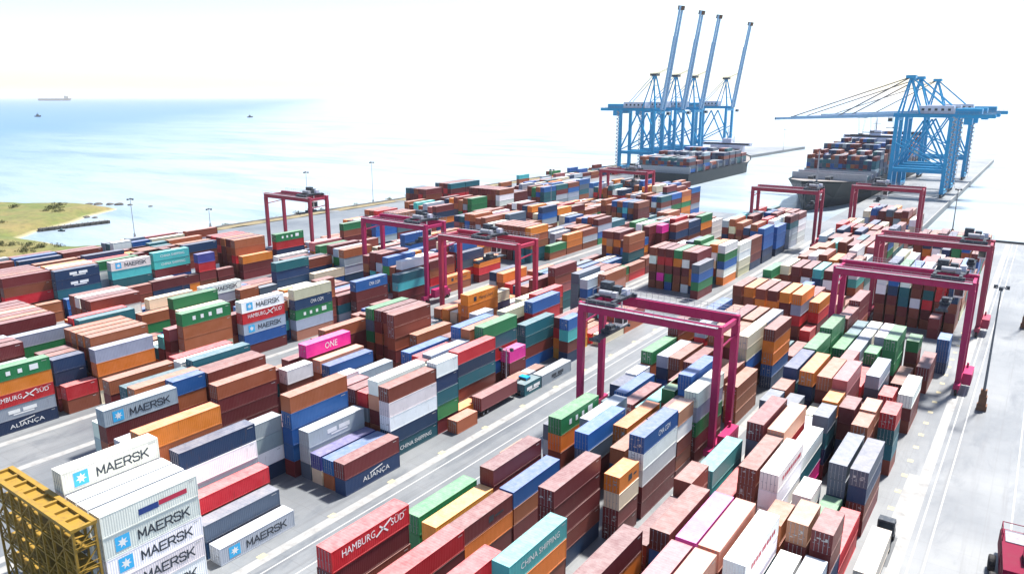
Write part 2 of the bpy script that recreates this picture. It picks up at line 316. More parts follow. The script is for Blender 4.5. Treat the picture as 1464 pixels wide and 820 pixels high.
# yard plan: x, y, size, tier height, colours bottom to top, what is built singly, lettering
STACKS = [
(-22.50, 70.70, 40, 2.60, 80, 0, 101, 52, 13053),
(-25.40, 70.90, 40, 2.70, 0, 0, 10, 1, 153),
(-28.30, 71.50, 40, 2.62, 0, 0, 0, 0, 143),
(-25.40, 57.91, 40, 2.72, 0, 0, 0, 30, 152),
(-28.30, 58.01, 40, 2.68, 0, 0, 0, 0, 172),
(-25.40, 92.40, 40, 2.60, 0, 51, 51, 53, 13053),
(-28.30, 92.40, 40, 2.58, 0, 0, 31, 3, 14003),
(-34.10, 92.10, 40, 2.77, 0, 0, 111, 113),
(-34.10, 84.30, 20, 2.55, 0, 0, 0, 1, 3),
(-34.10, 71.21, 40, 2.67, 0, 0, 1, 3),
(-34.10, 57.81, 40, 2.68, 0, 0, 1, 31, 2),
(-25.40, 104.71, 40, 2.62, 1, 131, 101, 52),
(-28.30, 104.71, 40, 2.72, 0, 0, 0, 21, 153),
(-25.40, 119.70, 20, 2.80, 1, 81, 101, 73),
(-25.40, 125.88, 20, 2.90, 1, 81, 71, 33),
(-22.50, 124.60, 20, 2.90, 81, 81, 1, 3),
(-19.60, 126.30, 20, 2.83, 0, 1, 1, 153),
(-19.60, 119.80, 20, 2.75, 80, 0, 1, 13),
(-16.70, 127.80, 20, 2.73, 1, 101, 103, 14023),
(-19.60, 144.30, 20, 2.55, 0, 1, 23),
(-16.70, 147.21, 40, 2.55, 1, 1, 53),
(-25.40, 132.06, 40, 2.70, 0, 0, 1, 1, 173),
(-22.50, 146.80, 40, 2.55, 0, 1, 71, 63),
(-31.20, 132.70, 40, 2.70, 0, 0, 81, 81, 33),
(-34.10, 119.70, 20, 2.90, 0, 0, 0, 71),
(-34.10, 126.50, 20, 2.90, 0, 0, 70, 3),
(-34.10, 146.40, 40, 2.70, 0, 0, 100, 121, 123),
(-34.10, 158.71, 40, 2.90, 100, 100, 121, 121, 123),
(-34.10, 174.00, 40, 2.58, 0, 0, 0, 1, 3),
(-34.10, 186.31, 40, 2.84, 0, 0, 1, 1, 3),
(-31.20, 171.00, 40, 2.62, 0, 0, 100, 101),
(-22.50, 163.90, 40, 2.55, 0, 1, 121, 121, 123),
(-25.40, 160.60, 20, 2.55, 0, 0, 101, 123),
(-19.60, 174.30, 20, 2.55, 0, 1, 1, 123),
(-19.60, 106.30, 40, 2.55, 1, 81, 73, 73),
(-16.70, 106.00, 40, 2.55, 1, 3, 83, 14073),
(-19.60, 84.80, 20, 2.90, 0, 10, 3, 14153),
(-16.70, 84.70, 20, 2.88, 80, 81, 3, 14003),
(-19.60, 99.40, 20, 2.70, 0, 122),
(-16.70, 71.21, 40, 2.90, 0, 100, 62),
(-16.70, 90.88, 40, 2.75, 21, 22),
(-22.50, 98.80, 20, 2.55, 0, 61, 53),
(-59.57, 46.20, 40, 2.70, 0, 0, 2, 3, 3023),
(-62.60, 63.21, 40, 2.73, 0, 121, 123),
(-59.57, 63.21, 40, 2.60, 0, 31, 43),
(-56.54, 63.61, 40, 2.55, 1, 32, 10002),
(-53.51, 49.41, 40, 2.65, 0, 30, 1, 22),
(-47.45, 48.71, 40, 2.62, 0, 0, 0, 22),
(-59.57, 75.52, 40, 2.62, 0, 0, 1, 3),
(-56.54, 76.10, 40, 2.60, 3, 13, 93),
(-47.45, 72.20, 40, 2.56, 82, 2, 2, 3, 3),
(-44.42, 58.21, 40, 2.75, 0, 1, 32, 4113),
(-59.57, 93.40, 40, 2.90, 0, 3, 33, 9123),
(-62.60, 96.50, 40, 2.75, 1, 61, 71),
(-56.54, 98.10, 40, 2.60, 0, 0, 51, 12063),
(-50.48, 98.30, 40, 2.67, 0, 0, 11, 10033),
(-44.42, 91.90, 40, 2.66, 3, 3, 53, 53, 6093),
(-44.42, 84.40, 20, 2.55, 3, 3, 163, 10033),
(-44.42, 104.21, 20, 2.56, 1, 1, 1, 51, 152),
(-59.57, 116.00, 40, 2.80, 0, 90, 10093),
(-56.54, 112.71, 40, 2.70, 0, 60, 3),
(-53.51, 112.21, 40, 2.67, 0, 60, 111),
(-59.57, 134.20, 40, 2.55, 0, 91, 81, 63),
(-56.54, 133.30, 40, 2.65, 0, 1, 1, 3),
(-53.51, 133.30, 40, 2.58, 0, 0, 30, 3),
(-44.42, 112.10, 40, 2.68, 3, 3, 123, 63, 53),
(-44.42, 132.40, 40, 2.60, 13, 13, 13),
(-44.42, 154.80, 40, 2.66, 83, 93, 33, 33, 3),
(-47.45, 186.40, 40, 2.72, 1, 1, 21, 61, 33),
(-44.42, 185.10, 20, 2.55, 1, 21),
(-85.24, 48.60, 40, 2.60, 1063),
(-88.10, 48.51, 40, 2.55, 81, 73),
(-90.96, 49.01, 40, 2.55, 0, 1, 22),
(-93.82, 49.21, 40, 2.76, 0, 0, 62, 52, 83),
(-96.68, 45.71, 40, 2.87, 0, 0, 0, 0, 12, 33),
(-96.68, 70.10, 40, 2.84, 1, 91, 93, 93, 13),
(-93.82, 71.00, 40, 2.83, 71, 63, 11063),
(-85.24, 70.70, 40, 2.80, 5083, 3),
(-88.10, 83.80, 40, 2.64, 4102, 83, 53, 53, 3),
(-85.24, 98.30, 20, 2.60, 13),
(-90.96, 105.70, 40, 2.55, 1, 2, 102, 82, 22),
(-88.10, 96.11, 20, 2.80, 1, 122, 102, 82, 53),
(-93.82, 117.51, 40, 2.86, 1, 91, 21, 102, 123),
(-96.68, 140.20, 40, 2.84, 0, 0, 21, 21, 93),
(-102.40, 144.50, 40, 2.60, 0, 0, 150, 10, 161),
(-90.96, 144.40, 40, 2.55, 41, 31, 21, 1),
(-88.10, 142.40, 20, 2.73, 81, 1, 111, 93),
(-85.24, 120.40, 20, 2.60, 11103),
(-85.24, 127.00, 40, 2.60, 12063),
(-96.68, 176.00, 40, 2.78, 1, 1, 13, 153, 13),
(-88.10, 220.10, 40, 2.72, 81, 31, 31, 1, 1),
(-85.24, 214.90, 40, 2.73, 1, 121, 91, 71),
(-85.24, 251.50, 40, 2.85, 161, 161, 51, 51),
(-85.24, 278.00, 40, 2.66, 81, 81, 91, 91, 91),
(-85.24, 294.70, 40, 2.90, 81, 91, 91, 91),
(-85.24, 264.00, 40, 2.85, 81, 1, 1, 1),
(-116.40, 50.30, 40, 2.78, 0, 0, 1, 3, 1063),
(-113.54, 67.90, 40, 2.58, 0, 1, 2, 3, 13),
(-119.26, 70.00, 40, 2.68, 0, 0, 1, 1, 3),
(-119.26, 63.34, 20, 2.76, 0, 0, 21, 12, 93),
(-113.54, 82.50, 20, 2.80, 0, 0, 1, 53),
(-122.12, 94.00, 40, 2.83, 0, 1, 1, 7133),
(-119.26, 95.10, 40, 2.73, 10, 11, 153),
(-116.40, 95.10, 40, 2.55, 0, 81, 93),
(-113.54, 98.21, 40, 2.55, 80, 62),
(-113.54, 118.30, 40, 2.90, 20, 1, 13),
(-113.54, 130.80, 20, 2.60, 20, 10),
(-113.54, 136.98, 40, 2.80, 0, 0, 11, 33, 8033),
(-113.54, 176.80, 40, 2.68, 101, 101, 171, 1, 3),
(-130.70, 240.30, 40, 2.62, 30, 1, 1, 31, 1),
(-119.26, 250.81, 40, 2.90, 0, 1, 1, 1, 1),
(-116.40, 229.11, 40, 2.90, 0, 101, 101, 11, 11),
(-116.40, 255.90, 20, 2.90, 0, 0, 1, 1, 7131),
(-153.84, 46.21, 40, 2.55, 5082, 11062, 3022, 32, 9122),
(-153.84, 60.40, 20, 2.85, 3, 23),
(-156.70, 59.90, 20, 2.70, 1, 1, 83, 83),
(-153.84, 66.80, 40, 2.90, 161, 11, 33, 63),
(-153.84, 85.91, 40, 2.90, 50, 161, 13, 13, 9123),
(-153.84, 101.20, 40, 2.74, 2, 93, 1063, 3023, 1053),
(-153.84, 116.51, 40, 2.70, 153, 63, 9123, 6083, 163),
(-153.84, 137.40, 40, 2.85, 1, 3, 3, 6093),
(-153.84, 154.00, 40, 2.55, 1, 1, 113, 103),
(-153.84, 192.80, 40, 2.55, 1, 21, 8031),
(-156.70, 227.90, 40, 2.68, 101, 101, 11, 11, 31),
(-184.90, 189.81, 40, 2.70, 80, 80, 1, 91, 91),
(-184.90, 134.60, 40, 2.64, 0, 1, 82, 83, 103),
(-199.20, 178.50, 40, 2.73, 0, 0, 1, 1),
(-227.96, 78.61, 40, 2.70, 0, 1, 22, 3, 3),
(-225.10, 90.70, 40, 2.70, 1, 1, 103, 11083, 11083),
(-225.10, 106.30, 40, 2.66, 80, 81, 103, 113, 1053),
(-227.96, 121.00, 40, 2.66, 90, 91, 3, 4113, 4113),
(-222.24, 132.60, 20, 2.90, 1, 1, 21, 181),
(-222.24, 163.20, 40, 2.72, 0, 1, 81, 21, 9123),
(-222.24, 194.81, 40, 2.62, 0, 0, 1, 1, 9121),
(-90.96, 84.11, 40, 2.74, 0, 1, 1, 151, 53),
(-153.84, 176.00, 40, 2.55, 11, 8033),
(-85.24, 34.40, 40, 2.90, 1052, 1052, 1053, 1053, 2053),
(-88.10, 34.40, 40, 2.90, 50, 51, 51, 51, 53),
(-90.96, 34.40, 40, 2.90, 50, 51, 51, 51, 53),
(-93.82, 34.40, 40, 2.88, 51, 51, 51, 51, 53, 1053),
(-96.68, 33.40, 40, 2.90, 51, 53, 53),
(-90.96, 70.90, 40, 2.60, 161, 183),
(-88.10, 70.90, 40, 2.60, 11, 93),
(-102.40, 70.90, 40, 2.60, 0, 0, 1),
(-99.54, 70.90, 40, 2.60, 1, 1, 1),
(-90.96, 123.00, 20, 2.70, 1, 3, 133),
(-119.26, 50.70, 40, 2.70, 0, 10, 61, 51),
(-116.40, 114.20, 40, 2.78, 1, 1, 1, 3, 3),
(-119.26, 115.90, 40, 2.70, 1, 1, 1, 1, 1),
(-122.12, 115.90, 40, 2.70, 1, 1, 11, 1, 3),
(-124.98, 115.90, 40, 2.70, 1, 1, 121, 71, 123),
(-62.60, 186.90, 40, 2.70, 80, 80, 0, 1, 1),
(-59.57, 186.90, 40, 2.70, 0, 0, 0, 1, 31),
(-56.54, 186.90, 40, 2.70, 40, 0, 0, 31, 1),
(-53.51, 186.90, 40, 2.70, 0, 0, 0, 31, 1),
(-50.48, 186.90, 40, 2.70, 0, 0, 1, 1, 31),
(-44.42, 192.00, 40, 2.70, 1, 1, 21, 33),
(-59.57, 218.50, 40, 2.70, 0, 0, 0, 1, 161),
(-56.54, 218.50, 40, 2.70, 0, 0, 0, 1, 1),
(-53.51, 218.50, 40, 2.70, 0, 0, 0, 51, 1),
(-50.48, 218.50, 40, 2.70, 0, 0, 0, 81, 111),
(-47.45, 218.50, 40, 2.70, 0, 1, 1, 51, 1),
(-102.40, 220.80, 40, 2.70, 1, 1, 1, 51, 1),
(-99.54, 220.80, 40, 2.70, 1, 131, 1, 21, 1),
(-96.68, 220.80, 40, 2.70, 91, 121, 1, 21, 1),
(-93.82, 220.80, 40, 2.70, 11, 1, 1, 31, 121),
(-90.96, 220.80, 40, 2.70, 51, 1, 1, 51, 1),
(-127.84, 238.50, 40, 2.70, 90, 91, 31, 151, 1),
(-124.98, 238.50, 40, 2.70, 10, 91, 1, 31, 1),
(-122.12, 238.50, 40, 2.70, 30, 101, 91, 1),
(-119.26, 238.50, 40, 2.70, 0, 11, 31, 91),
(-34.10, 222.00, 40, 2.70, 1, 1, 1, 51, 51),
(-31.20, 222.00, 40, 2.70, 1, 1, 1, 81, 91),
(-28.30, 222.00, 40, 2.70, 1, 1, 101, 101, 51),
(-25.40, 222.00, 40, 2.70, 1, 1, 51, 1, 1),
(-22.50, 222.00, 40, 2.70, 1, 1, 21, 101, 1),
(-19.60, 222.00, 40, 2.70, 1, 1, 1, 21, 21),
(-16.70, 222.00, 40, 2.70, 1, 1, 1, 81, 81),
(-19.60, 214.00, 20, 2.70, 1, 1),
(-31.20, 58.00, 40, 2.70, 0),
(-28.30, 146.30, 40, 2.70, 0, 0, 60, 171),
(-28.30, 158.61, 40, 2.70, 0, 0, 61, 62),
(-25.40, 171.00, 40, 2.70, 0, 0, 61, 51),
(-28.30, 171.00, 40, 2.70, 0, 0, 61, 51),
(-31.20, 158.00, 40, 2.70, 0, 0, 0, 123),
(-31.20, 122.00, 20, 2.70, 0, 0, 0, 71),
(-31.20, 91.30, 40, 2.70, 0, 20, 22),
(-62.60, 44.00, 20, 2.70, 160, 50),
(-88.10, 102.29, 20, 2.60, 31),
(-199.20, 59.70, 40, 2.70, 0, 0, 0, 0, 1),
(-196.34, 59.70, 40, 2.70, 0, 0, 20, 0, 1),
(-193.48, 59.70, 40, 2.70, 0, 0, 0, 10, 1),
(-190.62, 59.70, 40, 2.70, 0, 0, 0, 0, 151),
(-187.76, 59.70, 40, 2.70, 0, 0, 0, 0, 1),
(-184.90, 59.70, 40, 2.70, 0, 0, 0, 0, 11),
(-182.04, 59.70, 40, 2.70, 0, 0, 80, 1, 2),
(-168.14, 46.30, 40, 2.70, 0, 0, 0, 0, 1),
(-165.28, 46.30, 40, 2.70, 0, 0, 10, 1, 2),
(-159.56, 60.00, 20, 2.70, 0, 0, 80, 1),
(-162.42, 60.00, 20, 2.70, 0, 0, 0, 1),
(-165.28, 67.40, 40, 2.70, 0, 0, 0, 1, 13),
(-162.42, 67.40, 40, 2.70, 0, 0, 0, 11, 13),
(-159.56, 67.40, 40, 2.70, 0, 1, 81, 1, 13),
(-156.70, 67.40, 40, 2.70, 0, 1, 1, 11, 13),
(-182.04, 74.60, 40, 2.70, 0, 0, 0, 31),
(-184.90, 81.20, 40, 2.70, 0, 0, 1, 51, 3),
(-187.76, 81.20, 40, 2.70, 0, 0, 0, 1, 1),
(-190.62, 81.20, 40, 2.70, 0, 0, 0, 1, 51),
(-193.48, 81.20, 40, 2.70, 0, 0, 0, 1, 1),
(-184.90, 95.40, 40, 2.70, 0, 0, 61, 163),
(-184.90, 110.30, 40, 2.70, 1, 1, 61, 1052),
(-171.00, 94.00, 40, 2.70, 0, 0, 1, 1, 123),
(-168.14, 94.00, 40, 2.70, 0, 0, 0, 161),
(-239.40, 148.40, 40, 2.70, 0, 0, 0, 0, 1),
(-236.54, 148.40, 40, 2.70, 0, 0, 0, 0, 21),
(-233.68, 148.40, 40, 2.70, 0, 1, 1, 21, 1),
(-230.82, 148.40, 40, 2.70, 0, 1, 1, 1, 11),
(-227.96, 148.40, 40, 2.70, 0, 1, 1, 11, 1),
(-225.10, 148.40, 40, 2.70, 1, 1, 21, 13, 13),
(-222.24, 149.00, 40, 2.70, 1, 1, 33),
(-222.24, 139.20, 20, 2.70, 1, 1),
(-239.40, 78.60, 40, 2.70, 0, 0, 0, 0, 1),
(-236.54, 78.60, 40, 2.70, 0, 0, 0, 0, 1),
(-233.68, 78.60, 40, 2.70, 0, 0, 0, 0, 1),
(-230.82, 78.60, 40, 2.70, 0, 0, 1, 1, 1),
(-127.84, 70.00, 40, 2.70, 0, 0, 0, 160, 51),
(-264.54, 277.00, 40, 2.70, 0, 0, 0, 1, 1, 101),
(-261.68, 277.00, 40, 2.70, 0, 0, 0, 1, 1, 81),
(-258.82, 277.00, 40, 2.70, 0, 0, 100, 1, 1, 1),
(-255.96, 277.00, 40, 2.70, 0, 0, 0, 0, 21, 1),
(-253.10, 277.00, 40, 2.70, 0, 0, 0, 1, 1, 1),
(-267.40, 303.00, 40, 2.70, 0, 0, 0, 0, 0, 71),
(-264.54, 303.00, 40, 2.70, 0, 0, 0, 21, 1, 1),
(-261.68, 303.00, 40, 2.70, 0, 0, 100, 1, 21, 1),
(-258.82, 303.00, 40, 2.70, 0, 0, 100, 21, 1, 101),
(-267.40, 315.40, 40, 2.70, 0, 0, 0, 0, 0, 71),
(-264.54, 315.40, 40, 2.70, 0, 0, 0, 20, 0, 1),
(-261.68, 315.40, 40, 2.70, 0, 0, 100, 0, 20, 1),
(-258.82, 315.40, 40, 2.70, 0, 0, 100, 21, 1, 101),
(-239.40, 297.00, 40, 2.70, 0, 0, 0, 0, 1, 1),
(-236.54, 297.00, 40, 2.70, 0, 0, 0, 80, 1, 1),
(-233.68, 297.00, 40, 2.70, 0, 0, 0, 0, 1, 1),
(-230.82, 297.00, 40, 2.70, 0, 0, 100, 0, 1, 1),
(-227.96, 297.00, 40, 2.70, 0, 0, 1, 1, 11, 1),
(-225.10, 297.00, 40, 2.70, 0, 0, 1, 1, 1, 1),
(-222.24, 297.00, 40, 2.70, 0, 0, 1, 51, 51, 1),
(-239.40, 309.50, 40, 2.70, 0, 0, 0, 0, 0),
(-236.54, 309.50, 40, 2.70, 0, 0, 0, 0, 90),
(-233.68, 309.50, 40, 2.70, 0, 0, 80, 0, 0),
(-230.82, 309.50, 40, 2.70, 0, 0, 0, 0, 50),
(-227.96, 309.50, 40, 2.70, 0, 0, 0, 0, 1),
(-225.10, 309.50, 40, 2.70, 0, 0, 0, 0, 81),
(-222.24, 309.50, 40, 2.70, 0, 0, 0, 1, 1),
(-171.00, 227.90, 40, 2.70, 1, 1, 1, 1, 1),
(-168.14, 227.90, 40, 2.70, 1, 1, 1, 81, 1),
(-165.28, 227.90, 40, 2.70, 1, 1, 1, 1, 1),
(-162.42, 227.90, 40, 2.70, 101, 101, 21, 1, 1),
(-159.56, 227.90, 40, 2.70, 111, 101, 1, 1, 1),
(-16.70, 58.20, 40, 2.60, 100),
(-19.60, 58.20, 40, 2.60, 60),
(-22.50, 58.20, 40, 2.70, 110),
(-19.60, 70.80, 40, 2.85, 50, 90, 52),
(-31.20, 70.80, 40, 2.70, 0, 120, 120, 91, 3),
(-22.50, 84.20, 20, 2.70, 10, 60, 11, 13),
(-25.40, 84.20, 20, 2.60, 10, 70, 10),
(-28.30, 84.20, 20, 2.70, 10, 50),
(-31.20, 84.20, 20, 2.70, 10, 10),
(-31.20, 104.20, 40, 2.85, 10, 50, 21, 71, 3),
(-28.30, 120.00, 20, 2.70, 0, 0, 61),
(-28.30, 126.40, 20, 2.70, 50, 30, 161),
(-22.50, 133.20, 40, 2.70, 0, 1),
(-28.30, 133.20, 40, 2.60, 10, 10, 10, 1, 13),
(-34.10, 133.20, 40, 2.70, 0, 80, 100, 101, 83),
(-25.40, 146.30, 40, 2.60, 20, 1, 21),
(-19.60, 158.70, 40, 2.70, 51, 3),
(-16.70, 171.20, 40, 2.85, 1, 3),
(-16.70, 236.95, 40, 2.70, 161, 11, 11, 81, 21),
(-19.60, 236.95, 40, 2.60, 10, 110, 60, 81),
(-22.50, 236.95, 40, 2.60, 60, 10, 0, 10, 51),
(-25.40, 236.95, 40, 2.70, 10, 100, 120, 10, 61),
(-28.30, 236.95, 40, 2.70, 50, 50, 50, 0, 91),
(-31.20, 236.95, 40, 2.70, 90, 0, 20, 90, 121),
(-34.10, 236.95, 40, 2.85, 100, 10, 70, 0, 81),
(-16.70, 249.50, 40, 2.70, 1, 101, 21, 81, 91),
(-19.60, 249.50, 40, 2.60, 0, 90, 60, 91, 1),
(-22.50, 249.50, 40, 2.60, 10, 0, 0, 1, 1),
(-25.40, 249.50, 40, 2.70, 0, 0, 70, 0, 1),
(-28.30, 249.50, 40, 2.70, 10, 70, 50, 1),
(-31.20, 249.50, 40, 2.70, 0, 50, 90, 90, 61),
(-34.10, 249.50, 40, 2.85, 10, 50, 0, 10, 161),
(-16.70, 262.05, 40, 2.70, 51, 21, 11, 81),
(-19.60, 262.05, 40, 2.70, 10, 10, 80, 81),
(-22.50, 262.05, 40, 2.70, 0, 0, 90, 1),
(-25.40, 262.05, 40, 2.85, 0, 30, 0, 51),
(-28.30, 262.05, 40, 2.60, 20, 90, 10, 21),
(-31.20, 262.05, 40, 2.70, 50, 120, 120),
(-34.10, 262.05, 40, 2.85, 0, 0, 30, 11),
(-16.70, 274.60, 40, 2.85, 91, 1),
(-19.60, 274.60, 40, 2.70, 160, 20),
(-22.50, 274.60, 40, 2.85, 100, 10),
(-25.40, 274.60, 40, 2.70, 0, 90),
(-28.30, 274.60, 40, 2.70, 80, 80),
(-31.20, 274.60, 40, 2.70, 50, 0),
(-34.10, 274.60, 40, 2.60, 30, 30),
(-16.70, 287.15, 40, 2.60, 21, 91, 91, 1),
(-19.60, 287.15, 40, 2.60, 0, 0, 90, 11, 91),
(-22.50, 287.15, 40, 2.85, 120, 60, 121, 121, 121),
(-25.40, 287.15, 40, 2.70, 10, 170, 71, 81),
(-28.30, 287.15, 40, 2.70, 50, 0, 50, 51, 81),
(-31.20, 287.15, 40, 2.60, 0, 120, 21, 31, 81),
(-34.10, 287.15, 40, 2.85, 90, 0, 1, 1, 1),
(-16.70, 299.70, 40, 2.60, 121, 101, 1, 1, 11),
(-19.60, 299.70, 40, 2.70, 0, 10, 170, 21),
(-22.50, 299.70, 40, 2.85, 70, 60, 70, 10, 11),
(-25.40, 299.70, 40, 2.70, 80, 80, 10, 0, 81),
(-28.30, 299.70, 40, 2.85, 160, 0, 10, 81, 1),
(-31.20, 299.70, 40, 2.70, 90, 10, 90, 90, 1),
(-34.10, 299.70, 40, 2.70, 0, 0, 0, 120, 1),
(-16.70, 312.25, 40, 2.70, 21, 101),
(-19.60, 312.25, 40, 2.70, 0, 10),
(-22.50, 312.25, 40, 2.60, 0, 50),
(-25.40, 312.25, 40, 2.70, 90, 10, 100),
(-28.30, 312.25, 40, 2.70, 0, 30, 100),
(-31.20, 312.25, 40, 2.85, 0, 100),
(-34.10, 312.25, 40, 2.60, 90, 90),
(-16.70, 324.80, 40, 2.85, 1, 1),
(-19.60, 324.80, 40, 2.70, 100),
(-22.50, 324.80, 40, 2.60, 0),
(-25.40, 324.80, 40, 2.60, 110, 10),
(-28.30, 324.80, 40, 2.70, 80, 60),
(-31.20, 324.80, 40, 2.60, 170),
(-34.10, 324.80, 40, 2.60, 0),
(-16.70, 337.35, 40, 2.70, 81, 51, 11),
(-19.60, 337.35, 40, 2.70, 20, 101),
(-22.50, 337.35, 40, 2.85, 30, 30, 1),
(-25.40, 337.35, 40, 2.60, 0, 0, 0),
(-28.30, 337.35, 40, 2.70, 0, 50, 1),
(-31.20, 337.35, 40, 2.60, 10, 110, 1),
(-34.10, 337.35, 40, 2.60, 60, 90, 0),
(-62.60, 84.20, 20, 2.70, 0, 10, 11),
(-47.45, 91.60, 40, 2.60, 0, 120, 81, 13),
(-53.51, 91.60, 40, 2.85, 1, 1, 73, 93),
(-47.45, 104.20, 40, 2.60, 0, 20, 0, 1),
(-47.45, 116.60, 40, 2.85, 0, 60, 0, 91, 93),
(-50.48, 116.60, 40, 2.70, 0, 80, 1, 121),
(-62.60, 116.60, 40, 2.70, 0, 101),
(-47.45, 120.00, 20, 2.70, 10, 10, 10, 0),
(-50.48, 120.00, 20, 2.70, 90, 0, 20, 31),
(-62.60, 120.00, 20, 2.60, 0, 0, 81),
(-47.45, 126.40, 20, 2.70, 30),
(-50.48, 126.40, 20, 2.70, 0, 100, 30, 80),
(-53.51, 126.40, 20, 2.85, 0, 0, 1),
(-56.54, 126.40, 20, 2.60, 30, 91),
(-62.60, 126.40, 20, 2.70, 0, 30, 51),
(-47.45, 133.20, 40, 2.85, 71, 51, 2),
(-50.48, 133.20, 40, 2.60, 0, 170),
(-62.60, 133.20, 40, 2.70, 70, 101, 11, 123),
(-47.45, 146.30, 40, 2.70, 11, 1, 91, 163, 163),
(-50.48, 146.30, 40, 2.60, 0, 100, 161, 1, 13),
(-53.51, 146.30, 40, 2.70, 120, 1, 161, 11, 13),
(-56.54, 146.30, 40, 2.85, 60, 90, 80, 21, 63),
(-62.60, 146.30, 40, 2.70, 10, 10, 11, 11, 3),
(-47.45, 158.70, 40, 2.70, 0, 0, 0, 10, 61),
(-50.48, 158.70, 40, 2.70, 0, 80, 50, 0, 11),
(-53.51, 158.70, 40, 2.70, 30, 90, 0, 0, 1),
(-56.54, 158.70, 40, 2.60, 120, 90, 10, 10, 11),
(-59.57, 158.70, 40, 2.85, 90, 90, 10, 0, 93),
(-62.60, 158.70, 40, 2.85, 70, 0, 100, 81),
(-44.42, 171.20, 40, 2.70, 171),
(-47.45, 171.20, 40, 2.60, 101),
(-50.48, 171.20, 40, 2.60, 70),
(-53.51, 171.20, 40, 2.70, 0),
(-56.54, 171.20, 40, 2.70, 0),
(-59.57, 171.20, 40, 2.85, 0),
(-62.60, 171.20, 40, 2.60, 0),
(-47.45, 199.40, 40, 2.60, 0, 10, 10, 1),
(-50.48, 199.40, 40, 2.85, 20, 0, 0, 91),
(-53.51, 199.40, 40, 2.60, 60, 50, 80, 0),
(-56.54, 199.40, 40, 2.60, 10, 90, 110, 101),
(-59.57, 199.40, 40, 2.70, 0, 160, 160, 161),
(-62.60, 199.40, 40, 2.70, 0, 0, 10, 1),
(-44.42, 211.90, 40, 2.85, 161, 1),
(-62.60, 211.90, 40, 2.60, 70, 0, 0, 11, 121),
(-44.42, 224.40, 40, 2.70, 1),
(-62.60, 224.40, 40, 2.70, 0, 160, 10, 0),
(-44.42, 236.95, 40, 2.60, 1, 11, 111, 51, 11),
(-47.45, 236.95, 40, 2.70, 91, 1, 1, 1, 1),
(-50.48, 236.95, 40, 2.60, 10, 100, 0, 100, 31),
(-53.51, 236.95, 40, 2.85, 50, 100, 50, 170, 1),
(-56.54, 236.95, 40, 2.70, 0, 80, 0, 0, 51),
(-59.57, 236.95, 40, 2.60, 0, 50, 50, 0, 1),
(-62.60, 236.95, 40, 2.60, 120, 80, 0, 11),
(-44.42, 249.50, 40, 2.85, 61, 101, 61, 61),
(-47.45, 249.50, 40, 2.85, 100, 50, 50, 51, 51),
(-50.48, 249.50, 40, 2.60, 80, 50, 80, 0),
(-53.51, 249.50, 40, 2.60, 160, 10, 100, 1),
(-56.54, 249.50, 40, 2.85, 80, 0, 0, 0, 11),
(-59.57, 249.50, 40, 2.70, 0, 0, 10, 10, 11),
(-62.60, 249.50, 40, 2.85, 60, 60, 10, 61),
(-44.42, 262.05, 40, 2.70, 1, 81, 51, 71, 171),
(-47.45, 262.05, 40, 2.70, 160, 90, 0, 10, 1),
(-50.48, 262.05, 40, 2.70, 60, 60, 0, 0, 1),
(-53.51, 262.05, 40, 2.85, 0, 0, 0, 11, 1),
(-56.54, 262.05, 40, 2.70, 110, 90, 90, 111, 111),
(-59.57, 262.05, 40, 2.85, 90, 80, 0, 0),
(-62.60, 262.05, 40, 2.70, 70, 100, 10, 70),
(-44.42, 274.60, 40, 2.85, 81, 1, 1, 1),
(-47.45, 274.60, 40, 2.70, 0, 170, 0, 20, 1),
(-50.48, 274.60, 40, 2.70, 90, 60, 10, 0, 101),
(-53.51, 274.60, 40, 2.60, 90, 0, 50, 90, 1),
(-56.54, 274.60, 40, 2.70, 60, 60, 0, 0, 1),
(-59.57, 274.60, 40, 2.60, 0, 50, 0, 60, 1),
(-62.60, 274.60, 40, 2.70, 50, 50, 170, 110, 61),
(-44.42, 287.15, 40, 2.70, 91, 1, 121, 91, 121),
(-47.45, 287.15, 40, 2.70, 80, 20, 90, 20, 11),
(-50.48, 287.15, 40, 2.60, 10, 120, 30, 60, 1),
(-53.51, 287.15, 40, 2.85, 60, 20, 80, 120, 81),
(-56.54, 287.15, 40, 2.70, 10, 10, 10, 20),
(-59.57, 287.15, 40, 2.85, 50, 10, 0, 50, 81),
(-62.60, 287.15, 40, 2.70, 160, 90, 0, 161),
(-44.42, 299.70, 40, 2.85, 60, 101, 161, 161, 81),
(-47.45, 299.70, 40, 2.60, 0, 90, 50, 60, 171),
(-50.48, 299.70, 40, 2.70, 10, 0, 0, 0, 1),
(-53.51, 299.70, 40, 2.70, 90, 10, 0, 160, 11),
(-56.54, 299.70, 40, 2.70, 110, 0, 20, 1, 1),
(-59.57, 299.70, 40, 2.70, 0, 90, 20, 60, 21),
(-62.60, 299.70, 40, 2.85, 100, 0, 20, 1, 21),
(-44.42, 312.25, 40, 2.70, 20, 101, 1, 1, 1),
(-47.45, 312.25, 40, 2.85, 120, 80, 80, 81),
(-50.48, 312.25, 40, 2.60, 90, 30, 90, 50, 161),
(-53.51, 312.25, 40, 2.70, 50, 80, 80, 0, 81),
(-56.54, 312.25, 40, 2.60, 10, 120, 0, 90),
(-59.57, 312.25, 40, 2.70, 90, 160, 0, 170, 161),
(-62.60, 312.25, 40, 2.70, 10, 80, 0, 10, 11),
(-44.42, 324.80, 40, 2.85, 1, 1, 11),
(-47.45, 324.80, 40, 2.70, 90, 10),
(-50.48, 324.80, 40, 2.85, 20, 10),
(-53.51, 324.80, 40, 2.70, 50, 50),
(-56.54, 324.80, 40, 2.85, 20, 20, 80),
(-59.57, 324.80, 40, 2.60, 0, 70, 60),
(-62.60, 324.80, 40, 2.60, 50, 90, 10),
(-44.42, 349.90, 40, 2.70, 11, 51, 161, 51),
(-47.45, 349.90, 40, 2.85, 80, 90, 91, 11, 1),
